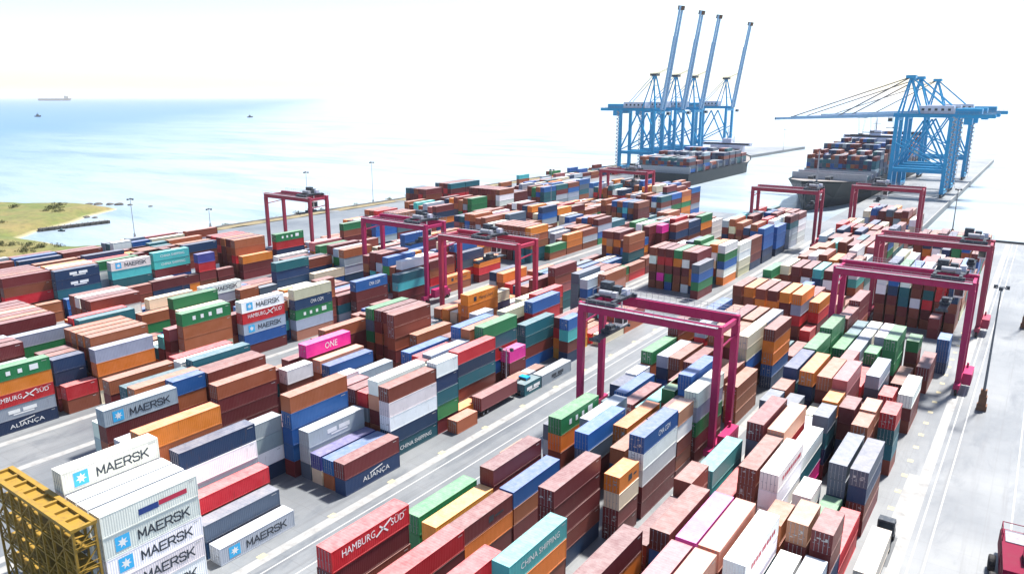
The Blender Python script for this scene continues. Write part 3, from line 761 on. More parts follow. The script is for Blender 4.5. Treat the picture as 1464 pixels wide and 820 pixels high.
(-50.48, 349.90, 40, 2.70, 60, 0, 10, 61, 1),
(-53.51, 349.90, 40, 2.85, 170, 0, 21, 1, 71),
(-56.54, 349.90, 40, 2.70, 0, 0, 90, 1, 1),
(-59.57, 349.90, 40, 2.85, 100, 60, 0, 171, 91),
(-62.60, 349.90, 40, 2.60, 0, 60, 1, 61, 161),
(-44.42, 362.45, 40, 2.70, 31, 1, 1, 1),
(-47.45, 362.45, 40, 2.60, 10, 10, 10, 121, 1),
(-50.48, 362.45, 40, 2.85, 120, 30, 170, 120),
(-53.51, 362.45, 40, 2.70, 120, 80, 30, 30, 31),
(-56.54, 362.45, 40, 2.60, 20, 50, 120, 20, 21),
(-59.57, 362.45, 40, 2.70, 80, 170, 0, 80, 81),
(-62.60, 362.45, 40, 2.70, 50, 10, 10, 0, 21),
(-99.54, 46.00, 40, 2.70, 90, 50, 0, 90, 90),
(-102.40, 46.00, 40, 2.85, 0, 0, 0, 10, 61),
(-99.54, 58.20, 40, 2.60, 81, 52, 62, 62),
(-102.40, 58.20, 40, 2.70, 50, 0, 80),
(-93.82, 84.20, 20, 2.70, 0, 1, 61, 21),
(-96.68, 84.20, 20, 2.70, 50, 50, 1, 3),
(-99.54, 84.20, 20, 2.70, 60, 10, 0, 171),
(-102.40, 84.20, 20, 2.85, 0, 90, 50, 51),
(-93.82, 91.60, 40, 2.60, 10, 0, 80, 161),
(-96.68, 91.60, 40, 2.70, 30, 10, 80, 1),
(-99.54, 91.60, 40, 2.60, 30, 0, 20),
(-102.40, 91.60, 40, 2.70, 80, 90),
(-93.82, 104.20, 40, 2.70, 0, 10, 0, 90),
(-96.68, 104.20, 40, 2.85, 0, 20, 60, 63),
(-99.54, 104.20, 40, 2.60, 0, 170, 20, 21),
(-102.40, 104.20, 40, 2.70, 100, 120, 61, 93),
(-88.10, 116.60, 40, 2.70, 63),
(-96.68, 116.60, 40, 2.70, 0, 120, 0, 120, 11),
(-99.54, 116.60, 40, 2.70, 0, 10, 170, 51, 93),
(-102.40, 116.60, 40, 2.70, 70, 0, 0, 1),
(-88.10, 120.00, 20, 2.85, 11),
(-96.68, 120.00, 20, 2.60, 0, 0, 0, 60),
(-99.54, 120.00, 20, 2.85, 0, 10, 0, 80),
(-102.40, 120.00, 20, 2.60, 0, 100, 10, 10),
(-88.10, 126.40, 20, 2.70, 1),
(-96.68, 126.40, 20, 2.85, 50, 80, 50, 0),
(-99.54, 126.40, 20, 2.85, 120, 0, 120, 90),
(-102.40, 126.40, 20, 2.70, 80, 60, 0, 60, 61),
(-93.82, 133.20, 40, 2.70, 92, 2, 103, 103),
(-99.54, 133.20, 40, 2.60, 160, 0, 160, 1, 163),
(-93.82, 146.30, 40, 2.70, 100, 70, 60),
(-99.54, 146.30, 40, 2.85, 0, 0, 1, 1, 21),
(-88.10, 158.70, 40, 2.85, 163),
(-90.96, 158.70, 40, 2.70, 21),
(-93.82, 158.70, 40, 2.60, 11),
(-96.68, 158.70, 40, 2.70, 11),
(-99.54, 158.70, 40, 2.70, 80),
(-102.40, 158.70, 40, 2.70, 120),
(-88.10, 171.20, 40, 2.70, 11, 23),
(-90.96, 171.20, 40, 2.60, 121, 1),
(-93.82, 171.20, 40, 2.85, 171, 111),
(-99.54, 171.20, 40, 2.60, 51, 51, 11, 91, 61),
(-102.40, 171.20, 40, 2.85, 10, 71, 71, 71, 73),
(-85.24, 236.95, 40, 2.70, 31, 51, 91, 121, 51),
(-88.10, 236.95, 40, 2.70, 101, 1, 161, 51, 31),
(-90.96, 236.95, 40, 2.60, 170, 100, 10, 120, 121),
(-93.82, 236.95, 40, 2.85, 0, 0, 60, 0, 121),
(-96.68, 236.95, 40, 2.70, 0, 100, 120, 0, 81),
(-99.54, 236.95, 40, 2.60, 30, 0, 30, 90),
(-102.40, 236.95, 40, 2.85, 0, 20, 60, 51),
(-88.10, 262.05, 40, 2.70, 80, 0),
(-90.96, 262.05, 40, 2.60, 160, 0),
(-93.82, 262.05, 40, 2.70, 120, 10),
(-96.68, 262.05, 40, 2.85, 10),
(-99.54, 262.05, 40, 2.60, 90),
(-102.40, 262.05, 40, 2.70, 30, 120),
(-88.10, 274.60, 40, 2.70, 80, 90),
(-90.96, 274.60, 40, 2.85, 0),
(-93.82, 274.60, 40, 2.70, 0, 50),
(-96.68, 274.60, 40, 2.60, 10, 60),
(-99.54, 274.60, 40, 2.85, 60, 50),
(-102.40, 274.60, 40, 2.85, 90, 10),
(-88.10, 287.15, 40, 2.85, 80, 70, 0, 20),
(-90.96, 287.15, 40, 2.60, 10, 10, 10, 91, 11),
(-93.82, 287.15, 40, 2.85, 80, 0, 1, 81),
(-96.68, 287.15, 40, 2.60, 10, 100, 11, 1, 11),
(-99.54, 287.15, 40, 2.85, 160, 0, 1, 161, 11),
(-102.40, 287.15, 40, 2.70, 60, 0, 81, 1, 61),
(-88.10, 299.70, 40, 2.60, 20, 0, 0, 0, 51),
(-90.96, 299.70, 40, 2.70, 10, 0, 50, 20, 21),
(-93.82, 299.70, 40, 2.85, 0, 0, 0, 100),
(-96.68, 299.70, 40, 2.85, 10, 0, 110, 1, 1),
(-99.54, 299.70, 40, 2.85, 100, 100, 0, 70),
(-102.40, 299.70, 40, 2.70, 0, 0, 0, 0, 111),
(-85.24, 312.25, 40, 2.70, 61, 61, 61, 101, 1),
(-88.10, 312.25, 40, 2.60, 0, 50, 50, 50, 51),
(-90.96, 312.25, 40, 2.85, 0, 20, 0, 0, 1),
(-93.82, 312.25, 40, 2.85, 90, 160, 60, 90, 91),
(-96.68, 312.25, 40, 2.85, 100, 0, 10, 1),
(-99.54, 312.25, 40, 2.60, 10, 90, 10, 20, 71),
(-102.40, 312.25, 40, 2.60, 0, 0, 0, 80, 101),
(-85.24, 324.80, 40, 2.60, 51, 51, 51, 51, 1),
(-88.10, 324.80, 40, 2.70, 0, 110, 50, 0, 1),
(-90.96, 324.80, 40, 2.70, 0, 170, 30, 90, 11),
(-93.82, 324.80, 40, 2.70, 50, 20, 90, 0, 1),
(-96.68, 324.80, 40, 2.85, 110, 100, 30, 0, 101),
(-99.54, 324.80, 40, 2.85, 0, 80, 50, 10),
(-102.40, 324.80, 40, 2.70, 10, 90, 20, 20, 21),
(-122.12, 58.20, 40, 2.70, 90, 60, 0, 10, 13),
(-124.98, 58.20, 40, 2.60, 90, 0, 60, 0, 103),
(-130.70, 58.20, 40, 2.60, 10, 0, 70, 1, 13),
(-116.40, 70.80, 40, 2.70, 1, 171, 101, 1),
(-122.12, 70.80, 40, 2.60, 90, 170, 0, 100, 1),
(-124.98, 70.80, 40, 2.85, 90, 100, 0, 100, 103),
(-130.70, 70.80, 40, 2.70, 10, 10, 30, 100, 23),
(-116.40, 84.20, 20, 2.70, 30, 0, 30),
(-119.26, 84.20, 20, 2.85, 90, 70),
(-122.12, 84.20, 20, 2.85, 50, 90),
(-124.98, 84.20, 20, 2.70, 10, 10),
(-127.84, 84.20, 20, 2.70, 170),
(-130.70, 84.20, 20, 2.70, 70),
(-124.98, 91.60, 40, 2.70, 0, 100, 1),
(-127.84, 91.60, 40, 2.85, 0, 11),
(-130.70, 91.60, 40, 2.70, 110),
(-127.84, 104.20, 40, 2.70, 0, 1, 1, 13),
(-130.70, 104.20, 40, 2.70, 0, 60, 1),
(-127.84, 116.60, 40, 2.85, 90, 50, 0, 1),
(-130.70, 116.60, 40, 2.70, 100, 20, 120, 1),
(-127.84, 120.00, 20, 2.60, 0, 0, 110, 0, 1),
(-130.70, 120.00, 20, 2.85, 10, 10, 60, 91),
(-127.84, 126.40, 20, 2.60, 100, 80, 100, 0),
(-130.70, 126.40, 20, 2.70, 30, 0, 0, 0),
(-116.40, 133.20, 40, 2.60, 10),
(-119.26, 133.20, 40, 2.70, 0),
(-122.12, 133.20, 40, 2.70, 10),
(-124.98, 133.20, 40, 2.70, 1),
(-127.84, 133.20, 40, 2.70, 101),
(-130.70, 133.20, 40, 2.70, 51),
(-116.40, 146.30, 40, 2.70, 80, 80, 81, 161),
(-119.26, 146.30, 40, 2.70, 80, 50, 0),
(-122.12, 146.30, 40, 2.70, 30, 31, 31),
(-124.98, 146.30, 40, 2.70, 161, 161),
(-127.84, 146.30, 40, 2.85, 31, 31),
(-130.70, 146.30, 40, 2.70, 101, 11),
(-113.54, 158.70, 40, 2.60, 170, 30),
(-116.40, 158.70, 40, 2.60, 120, 1),
(-119.26, 158.70, 40, 2.70, 50, 51),
(-122.12, 158.70, 40, 2.70, 0, 31),
(-124.98, 158.70, 40, 2.70, 0, 1),
(-127.84, 158.70, 40, 2.70, 120, 0),
(-130.70, 158.70, 40, 2.70, 10, 0),
(-116.40, 171.20, 40, 2.60, 0, 160, 1, 1),
(-119.26, 171.20, 40, 2.70, 90, 10, 1),
(-122.12, 171.20, 40, 2.60, 60, 0, 81),
(-124.98, 171.20, 40, 2.70, 10, 1, 21),
(-127.84, 171.20, 40, 2.70, 0, 0, 11, 33),
(-130.70, 171.20, 40, 2.70, 80, 0, 61, 81),
(-116.40, 186.90, 40, 2.85, 0, 0, 31),
(-119.26, 186.90, 40, 2.85, 10, 50, 10),
(-122.12, 186.90, 40, 2.85, 100, 100, 91),
(-124.98, 186.90, 40, 2.85, 100, 20, 101),
(-127.84, 186.90, 40, 2.85, 120, 10, 11),
(-130.70, 186.90, 40, 2.70, 30, 10),
(-113.54, 199.40, 40, 2.70, 0, 90),
(-116.40, 199.40, 40, 2.85, 0, 1),
(-119.26, 199.40, 40, 2.70, 0, 20),
(-122.12, 199.40, 40, 2.70, 100),
(-124.98, 199.40, 40, 2.85, 30, 1),
(-127.84, 199.40, 40, 2.60, 90, 170),
(-130.70, 199.40, 40, 2.60, 100, 0),
(-113.54, 211.90, 40, 2.70, 11, 121),
(-116.40, 211.90, 40, 2.85, 0, 1),
(-119.26, 211.90, 40, 2.60, 60, 1),
(-122.12, 211.90, 40, 2.60, 90, 1),
(-124.98, 211.90, 40, 2.70, 100, 91),
(-127.84, 211.90, 40, 2.85, 100, 71),
(-130.70, 211.90, 40, 2.70, 50),
(-113.54, 224.40, 40, 2.60, 21, 1),
(-119.26, 224.40, 40, 2.70, 0),
(-122.12, 224.40, 40, 2.60, 80, 91),
(-124.98, 224.40, 40, 2.70, 90, 161),
(-127.84, 224.40, 40, 2.70, 70),
(-130.70, 224.40, 40, 2.60, 120, 1),
(-113.54, 236.95, 40, 2.85, 1, 1),
(-113.54, 249.50, 40, 2.60, 0, 10),
(-113.54, 262.05, 40, 2.85, 70, 60, 1, 81, 1),
(-122.12, 262.05, 40, 2.70, 0, 160, 0, 0, 71),
(-124.98, 262.05, 40, 2.60, 30, 120, 120, 120, 121),
(-127.84, 262.05, 40, 2.60, 20, 0, 0, 160, 51),
(-130.70, 262.05, 40, 2.70, 90, 0, 80, 11, 121),
(-113.54, 274.60, 40, 2.70, 80, 80, 1, 81, 81),
(-116.40, 274.60, 40, 2.60, 10, 10, 0, 10, 1),
(-119.26, 274.60, 40, 2.85, 0, 50, 81, 1, 21),
(-122.12, 274.60, 40, 2.70, 0, 121, 1, 80, 61),
(-124.98, 274.60, 40, 2.70, 50, 10, 10, 60, 1),
(-127.84, 274.60, 40, 2.60, 170, 100, 20, 100, 101),
(-130.70, 274.60, 40, 2.70, 20, 20, 10, 10),
(-113.54, 287.15, 40, 2.85, 10, 161, 1, 31, 121),
(-116.40, 287.15, 40, 2.85, 0, 0, 90, 0, 1),
(-119.26, 287.15, 40, 2.70, 0, 20, 60, 20, 11),
(-122.12, 287.15, 40, 2.60, 0, 100, 0, 10),
(-124.98, 287.15, 40, 2.70, 90, 0, 0, 0),
(-127.84, 287.15, 40, 2.85, 0, 100, 110, 10, 11),
(-130.70, 287.15, 40, 2.85, 0, 0, 50, 60, 1),
(-113.54, 299.70, 40, 2.60, 11, 51, 51, 51),
(-116.40, 299.70, 40, 2.70, 30, 110, 120, 1),
(-119.26, 299.70, 40, 2.70, 90, 0, 120),
(-122.12, 299.70, 40, 2.70, 170, 30, 170, 0),
(-124.98, 299.70, 40, 2.70, 50, 10, 0, 170),
(-127.84, 299.70, 40, 2.70, 60, 0, 10, 81),
(-130.70, 299.70, 40, 2.70, 0, 30, 20, 81),
(-113.54, 312.25, 40, 2.85, 80, 30),
(-116.40, 312.25, 40, 2.60, 10, 70),
(-119.26, 312.25, 40, 2.60, 20),
(-122.12, 312.25, 40, 2.70, 120, 0),
(-124.98, 312.25, 40, 2.70, 0, 160),
(-127.84, 312.25, 40, 2.85, 70),
(-130.70, 312.25, 40, 2.60, 30, 20),
(-156.70, 46.00, 40, 2.70, 120, 0, 160, 0),
(-159.56, 46.00, 40, 2.70, 90, 0, 0, 90),
(-162.42, 46.00, 40, 2.60, 60, 60, 60, 61),
(-171.00, 46.00, 40, 2.70, 100, 60, 0, 20, 61),
(-171.00, 58.20, 40, 2.60, 50, 20, 90, 122, 62),
(-168.14, 70.80, 40, 2.85, 100, 100, 100, 90, 103),
(-171.00, 70.80, 40, 2.85, 50, 80, 0, 0, 21),
(-156.70, 84.20, 20, 2.70, 0, 171, 1, 171),
(-159.56, 84.20, 20, 2.85, 1, 1, 111),
(-162.42, 84.20, 20, 2.70, 31, 101),
(-165.28, 84.20, 20, 2.70, 20, 51),
(-168.14, 84.20, 20, 2.85, 10, 11),
(-171.00, 84.20, 20, 2.85, 10, 1),
(-156.70, 91.60, 40, 2.60, 0, 1, 1, 1),
(-159.56, 91.60, 40, 2.70, 30, 80, 10),
(-162.42, 91.60, 40, 2.70, 160, 0, 50),
(-165.28, 91.60, 40, 2.70, 0, 10, 0),
(-156.70, 104.20, 40, 2.60, 81, 111, 101, 11),
(-159.56, 104.20, 40, 2.70, 100, 0, 0, 91),
(-162.42, 104.20, 40, 2.60, 30, 90, 0),
(-165.28, 104.20, 40, 2.70, 50, 90),
(-156.70, 116.60, 40, 2.85, 91, 61, 1, 161),
(-159.56, 116.60, 40, 2.70, 0, 50, 10, 51),
(-162.42, 116.60, 40, 2.70, 0, 50, 30, 101),
(-165.28, 116.60, 40, 2.70, 0, 0, 50),
(-168.14, 116.60, 40, 2.60, 10, 0, 0),
(-171.00, 116.60, 40, 2.85, 30, 60),
(-156.70, 120.00, 20, 2.60, 60, 60, 60, 10, 61),
(-159.56, 120.00, 20, 2.70, 120, 120, 90),
(-162.42, 120.00, 20, 2.85, 60, 10, 10, 31),
(-165.28, 120.00, 20, 2.60, 120, 80, 100, 1),
(-168.14, 120.00, 20, 2.70, 0, 110, 90),
(-171.00, 120.00, 20, 2.60, 50, 0),
(-156.70, 126.40, 20, 2.70, 1, 1, 1, 11, 1),
(-159.56, 126.40, 20, 2.70, 20, 10, 90),
(-162.42, 126.40, 20, 2.70, 50, 0, 0, 90),
(-165.28, 126.40, 20, 2.60, 80, 160, 0, 11),
(-168.14, 126.40, 20, 2.85, 50, 90),
(-171.00, 126.40, 20, 2.70, 120, 80),
(-156.70, 133.20, 40, 2.60, 61, 101, 1),
(-159.56, 133.20, 40, 2.70, 170, 170, 171),
(-162.42, 133.20, 40, 2.60, 10, 50, 91),
(-165.28, 133.20, 40, 2.70, 0, 100, 1),
(-168.14, 133.20, 40, 2.70, 0, 0, 1),
(-171.00, 133.20, 40, 2.70, 10, 160, 161),
(-156.70, 146.30, 40, 2.85, 171),
(-159.56, 146.30, 40, 2.60, 1),
(-162.42, 146.30, 40, 2.70, 31),
(-165.28, 146.30, 40, 2.60, 90, 60),
(-168.14, 146.30, 40, 2.60, 80, 60),
(-171.00, 146.30, 40, 2.70, 30, 0),
(-156.70, 158.70, 40, 2.60, 11, 1, 1, 1, 53),
(-159.56, 158.70, 40, 2.70, 1, 1, 1, 1),
(-162.42, 158.70, 40, 2.70, 11, 101, 1, 121, 93),
(-165.28, 158.70, 40, 2.85, 0, 100, 1, 61, 1),
(-168.14, 158.70, 40, 2.85, 20, 110, 111, 1, 1),
(-171.00, 158.70, 40, 2.60, 0, 0, 1, 11, 1),
(-156.70, 171.20, 40, 2.70, 61, 21, 11, 2),
(-159.56, 171.20, 40, 2.85, 20, 20, 20, 21),
(-162.42, 171.20, 40, 2.70, 0, 50, 0, 81),
(-165.28, 171.20, 40, 2.70, 0, 100, 160, 51),
(-168.14, 171.20, 40, 2.70, 30, 0, 100),
(-171.00, 171.20, 40, 2.70, 0, 90, 50, 31),
(-156.70, 186.90, 40, 2.70, 61, 21, 71, 83),
(-159.56, 186.90, 40, 2.70, 0, 91, 21, 1, 93),
(-162.42, 186.90, 40, 2.60, 90, 90, 100, 1, 1),
(-165.28, 186.90, 40, 2.70, 0, 70, 50, 91, 161),
(-168.14, 186.90, 40, 2.60, 110, 60, 10, 91),
(-171.00, 186.90, 40, 2.85, 0, 90, 20, 1, 1),
(-153.84, 236.95, 40, 2.70, 11, 121),
(-153.84, 249.50, 40, 2.60, 11, 31, 31),
(-156.70, 249.50, 40, 2.85, 0, 1),
(-159.56, 249.50, 40, 2.60, 10, 61, 61),
(-162.42, 249.50, 40, 2.85, 0, 1, 61),
(-165.28, 249.50, 40, 2.60, 100, 0, 101),
(-168.14, 249.50, 40, 2.85, 100, 80, 11),
(-171.00, 249.50, 40, 2.60, 100, 10),
(-153.84, 262.05, 40, 2.60, 1, 61, 1),
(-156.70, 262.05, 40, 2.85, 20, 0, 11),
(-159.56, 262.05, 40, 2.85, 0, 0, 1),
(-162.42, 262.05, 40, 2.70, 90, 50, 1),
(-165.28, 262.05, 40, 2.70, 80, 110, 81),
(-168.14, 262.05, 40, 2.85, 90, 90),
(-171.00, 262.05, 40, 2.60, 0, 0),
(-153.84, 274.60, 40, 2.70, 121, 91, 61, 1),
(-156.70, 274.60, 40, 2.85, 80, 170, 91, 1),
(-159.56, 274.60, 40, 2.70, 120, 90, 0, 91),
(-162.42, 274.60, 40, 2.60, 0, 0, 0, 1),
(-165.28, 274.60, 40, 2.70, 0, 60, 1),
(-168.14, 274.60, 40, 2.60, 90, 110, 61, 91),
(-171.00, 274.60, 40, 2.70, 80, 0, 161, 161),
(-153.84, 287.15, 40, 2.70, 120, 1, 101),
(-156.70, 287.15, 40, 2.70, 0, 10, 101),
(-159.56, 287.15, 40, 2.60, 70, 0, 70),
(-162.42, 287.15, 40, 2.70, 50, 20),
(-165.28, 287.15, 40, 2.70, 0, 0),
(-168.14, 287.15, 40, 2.70, 80, 50, 10),
(-171.00, 287.15, 40, 2.70, 90, 100, 1),
(-153.84, 299.70, 40, 2.70, 0, 1),
(-156.70, 299.70, 40, 2.60, 30, 101),
(-159.56, 299.70, 40, 2.70, 70, 1),
(-162.42, 299.70, 40, 2.70, 10, 60),
(-165.28, 299.70, 40, 2.60, 70),
(-168.14, 299.70, 40, 2.70, 10, 10),
(-171.00, 299.70, 40, 2.60, 50, 50),
(-153.84, 312.25, 40, 2.70, 0, 91, 1, 1, 1),
(-156.70, 312.25, 40, 2.70, 0, 10, 81, 11, 71),
(-159.56, 312.25, 40, 2.70, 0, 91, 91, 111, 91),
(-162.42, 312.25, 40, 2.70, 0, 100, 11, 101, 1),
(-165.28, 312.25, 40, 2.70, 10, 0, 11, 1, 91),
(-168.14, 312.25, 40, 2.85, 10, 20, 11, 1),
(-171.00, 312.25, 40, 2.70, 0, 90, 1, 1, 11),
(-153.84, 324.80, 40, 2.70, 30, 101),
(-156.70, 324.80, 40, 2.85, 10, 81),
(-159.56, 324.80, 40, 2.70, 50, 100),
(-162.42, 324.80, 40, 2.70, 10, 0),
(-165.28, 324.80, 40, 2.85, 0),
(-168.14, 324.80, 40, 2.70, 30, 170),
(-171.00, 324.80, 40, 2.85, 30, 170),
(-153.84, 337.35, 40, 2.70, 10, 0, 61, 1, 101),
(-156.70, 337.35, 40, 2.70, 50, 161, 11, 51, 91),
(-159.56, 337.35, 40, 2.70, 80, 50, 31, 1, 1),
(-162.42, 337.35, 40, 2.85, 120, 80, 50, 10, 11),
(-165.28, 337.35, 40, 2.60, 90, 90, 0, 90, 1),
(-168.14, 337.35, 40, 2.70, 0, 0, 80, 170, 61),
(-171.00, 337.35, 40, 2.70, 60, 0, 0, 100, 11),
(-153.84, 349.90, 40, 2.70, 0, 1, 121, 1, 91),
(-156.70, 349.90, 40, 2.85, 110, 60, 60, 20, 101, 1),
(-159.56, 349.90, 40, 2.70, 0, 0, 10, 30, 91),
(-162.42, 349.90, 40, 2.85, 120, 80, 10, 160, 161, 161),
(-165.28, 349.90, 40, 2.70, 30, 30, 160, 60, 91),
(-168.14, 349.90, 40, 2.70, 0, 0, 0, 0, 1, 31),
(-171.00, 349.90, 40, 2.70, 160, 0, 120, 100, 51),
(-153.84, 362.45, 40, 2.70, 31, 31, 121, 31, 11),
(-156.70, 362.45, 40, 2.60, 80, 80, 70, 170, 10, 1),
(-159.56, 362.45, 40, 2.85, 70, 70, 0, 70, 50, 91),
(-162.42, 362.45, 40, 2.70, 120, 120, 80, 120, 120, 61),
(-165.28, 362.45, 40, 2.70, 100, 30, 50, 30, 30, 91),
(-168.14, 362.45, 40, 2.70, 80, 60, 20, 10, 100, 1),
(-171.00, 362.45, 40, 2.70, 0, 0, 30, 120, 0, 1),
(-153.84, 375.00, 40, 2.85, 91, 61, 1, 1, 91),
(-156.70, 375.00, 40, 2.60, 30, 0, 30, 120, 31),
(-159.56, 375.00, 40, 2.70, 0, 10, 100, 50, 11, 1),
(-162.42, 375.00, 40, 2.85, 80, 80, 80, 0, 80, 11),
(-165.28, 375.00, 40, 2.70, 90, 90, 90, 90, 20),
(-168.14, 375.00, 40, 2.60, 0, 20, 30, 20, 60),
(-171.00, 375.00, 40, 2.60, 80, 90, 90, 90, 10, 91),
(-196.34, 84.20, 20, 2.60, 30, 80, 0),
(-199.20, 84.20, 20, 2.70, 170, 170, 90),
(-182.04, 91.60, 40, 2.70, 91, 121, 13),
(-196.34, 91.60, 40, 2.70, 90, 91),
(-199.20, 91.60, 40, 2.60, 0, 11),
(-182.04, 104.20, 40, 2.70, 50, 1),
(-187.76, 104.20, 40, 2.60, 0),
(-190.62, 104.20, 40, 2.70, 0, 10),
(-193.48, 104.20, 40, 2.70, 10, 0),
(-196.34, 104.20, 40, 2.60, 80),
(-199.20, 104.20, 40, 2.85, 0, 0),
(-182.04, 120.00, 20, 2.85, 30, 121, 13),
(-187.76, 120.00, 20, 2.60, 160),
(-190.62, 120.00, 20, 2.60, 80, 80),
(-193.48, 120.00, 20, 2.60, 50),
(-196.34, 120.00, 20, 2.70, 50),
(-199.20, 120.00, 20, 2.70, 30, 0),
(-182.04, 126.40, 20, 2.60, 50, 70, 71),
(-184.90, 126.40, 20, 2.60, 20, 20),
(-187.76, 126.40, 20, 2.70, 80, 0),
(-190.62, 126.40, 20, 2.70, 120),
(-193.48, 126.40, 20, 2.85, 0, 171),
(-196.34, 126.40, 20, 2.85, 0, 91),
(-199.20, 126.40, 20, 2.70, 60, 0),
(-182.04, 133.20, 40, 2.85, 0, 51),
(-187.76, 133.20, 40, 2.70, 120),
(-190.62, 133.20, 40, 2.70, 80),
(-193.48, 133.20, 40, 2.70, 0, 1),
(-196.34, 133.20, 40, 2.70, 0, 1),
(-199.20, 133.20, 40, 2.60, 50, 1),
(-182.04, 146.30, 40, 2.70, 90, 91, 163),
(-187.76, 146.30, 40, 2.85, 30, 0, 81, 1),
(-190.62, 146.30, 40, 2.85, 120, 80, 80, 81),
(-193.48, 146.30, 40, 2.60, 60, 10, 0, 60),
(-196.34, 146.30, 40, 2.70, 120, 90, 80, 1),
(-199.20, 146.30, 40, 2.85, 60, 10, 30, 51),
(-182.04, 158.70, 40, 2.70, 60, 81, 61, 61, 13),
(-184.90, 158.70, 40, 2.70, 60, 0, 81, 121, 61),
(-187.76, 158.70, 40, 2.85, 160, 80, 11, 61, 1),
(-190.62, 158.70, 40, 2.70, 0, 10, 90, 1),
(-193.48, 158.70, 40, 2.70, 60, 0, 50, 101, 121),
(-196.34, 158.70, 40, 2.85, 90, 100, 100, 31, 171),
(-199.20, 158.70, 40, 2.70, 80, 160, 0, 91),
(-182.04, 171.20, 40, 2.70, 0, 80, 100),
(-184.90, 171.20, 40, 2.60, 10, 0, 10),
(-187.76, 171.20, 40, 2.70, 90, 160, 160),
(-190.62, 171.20, 40, 2.70, 100, 0, 1),
(-193.48, 171.20, 40, 2.60, 0, 100, 161),
(-196.34, 171.20, 40, 2.70, 0, 100, 80),
(-182.04, 186.90, 40, 2.70, 0, 80, 91),
(-187.76, 186.90, 40, 2.60, 100, 0, 160),
(-190.62, 186.90, 40, 2.70, 60, 60, 61),
(-193.48, 186.90, 40, 2.85, 0, 0, 1),
(-196.34, 186.90, 40, 2.70, 30, 0, 161),
(-182.04, 199.40, 40, 2.85, 80, 0, 0),
(-187.76, 199.40, 40, 2.70, 90, 90, 50),
(-190.62, 199.40, 40, 2.70, 60, 50, 50),
(-193.48, 199.40, 40, 2.85, 0, 50, 0),
(-196.34, 199.40, 40, 2.85, 0, 0, 51),
(-199.20, 199.40, 40, 2.70, 80, 20, 1),
(-182.04, 211.90, 40, 2.70, 50, 50, 1),
(-184.90, 211.90, 40, 2.85, 90, 90, 81),
(-187.76, 211.90, 40, 2.60, 20, 120, 121),
(-190.62, 211.90, 40, 2.85, 80, 0, 111),
(-193.48, 211.90, 40, 2.70, 0, 70, 1),
(-196.34, 211.90, 40, 2.85, 10, 160, 31),
(-199.20, 211.90, 40, 2.70, 60, 0, 11),
(-182.04, 224.40, 40, 2.85, 11, 31, 61),
(-184.90, 224.40, 40, 2.70, 0, 50, 81),
(-187.76, 224.40, 40, 2.85, 0, 70, 11),
(-190.62, 224.40, 40, 2.70, 10, 10, 1),
(-193.48, 224.40, 40, 2.70, 20, 0, 1),
(-196.34, 224.40, 40, 2.85, 110, 30, 11),
(-199.20, 224.40, 40, 2.70, 0, 0, 1),
(-182.04, 236.95, 40, 2.85, 1, 51, 1, 51),
(-184.90, 236.95, 40, 2.70, 100, 80, 80, 1, 1),
(-187.76, 236.95, 40, 2.60, 60, 60, 80, 61, 1),
(-190.62, 236.95, 40, 2.85, 0, 30, 81, 1, 11),
(-193.48, 236.95, 40, 2.85, 90, 10, 91, 91, 11),
(-196.34, 236.95, 40, 2.60, 10, 90, 10, 11, 101),
(-199.20, 236.95, 40, 2.60, 60, 60, 0, 171, 81),
(-182.04, 249.50, 40, 2.70, 70, 100, 30, 71, 71),
(-184.90, 249.50, 40, 2.70, 120, 90, 30, 60, 11),
(-187.76, 249.50, 40, 2.70, 160, 160, 160, 20),
(-190.62, 249.50, 40, 2.70, 0, 120, 50, 10, 51),
(-193.48, 249.50, 40, 2.85, 0, 0, 10, 0, 1),
(-196.34, 249.50, 40, 2.70, 10, 50, 80, 110),
(-199.20, 249.50, 40, 2.70, 0, 10, 110, 10, 1),
(-182.04, 262.05, 40, 2.70, 10, 170, 11),
(-184.90, 262.05, 40, 2.60, 70, 20, 1),
(-187.76, 262.05, 40, 2.70, 0, 0, 1),
(-190.62, 262.05, 40, 2.70, 160, 10, 90),
(-193.48, 262.05, 40, 2.70, 90, 90, 0),
(-196.34, 262.05, 40, 2.70, 0, 50, 50),
(-199.20, 262.05, 40, 2.70, 10, 0, 0),
(-182.04, 274.60, 40, 2.70, 0, 1, 61, 91, 81),
(-184.90, 274.60, 40, 2.60, 0, 0, 101, 161),
(-187.76, 274.60, 40, 2.70, 0, 0, 1, 1, 31),
(-190.62, 274.60, 40, 2.70, 10, 80, 120, 1, 81),
(-193.48, 274.60, 40, 2.85, 60, 170, 100, 171, 1),
(-196.34, 274.60, 40, 2.85, 50, 0, 0, 101, 51),
(-199.20, 274.60, 40, 2.70, 0, 0, 90, 21, 1),
(-182.04, 287.15, 40, 2.85, 10, 161, 81, 31),
(-184.90, 287.15, 40, 2.85, 0, 0, 50, 1),
(-187.76, 287.15, 40, 2.70, 0, 0, 0, 0),
(-190.62, 287.15, 40, 2.60, 80, 20, 60, 90),
(-193.48, 287.15, 40, 2.70, 50, 60, 60),
(-196.34, 287.15, 40, 2.85, 120, 60, 120, 100),
(-199.20, 287.15, 40, 2.60, 100, 170, 170),
(-182.04, 299.70, 40, 2.70, 10, 110, 11, 1),
(-184.90, 299.70, 40, 2.60, 120, 120, 120, 121),
(-187.76, 299.70, 40, 2.85, 0, 80, 20, 21),
(-190.62, 299.70, 40, 2.85, 0, 10, 90),
(-193.48, 299.70, 40, 2.70, 60, 10, 10, 11),
(-196.34, 299.70, 40, 2.70, 0, 10, 80, 51),
(-199.20, 299.70, 40, 2.60, 0, 0, 30, 81),
(-182.04, 312.25, 40, 2.60, 10, 161, 1),
(-184.90, 312.25, 40, 2.60, 0, 100, 1),
(-187.76, 312.25, 40, 2.85, 80, 90, 31),
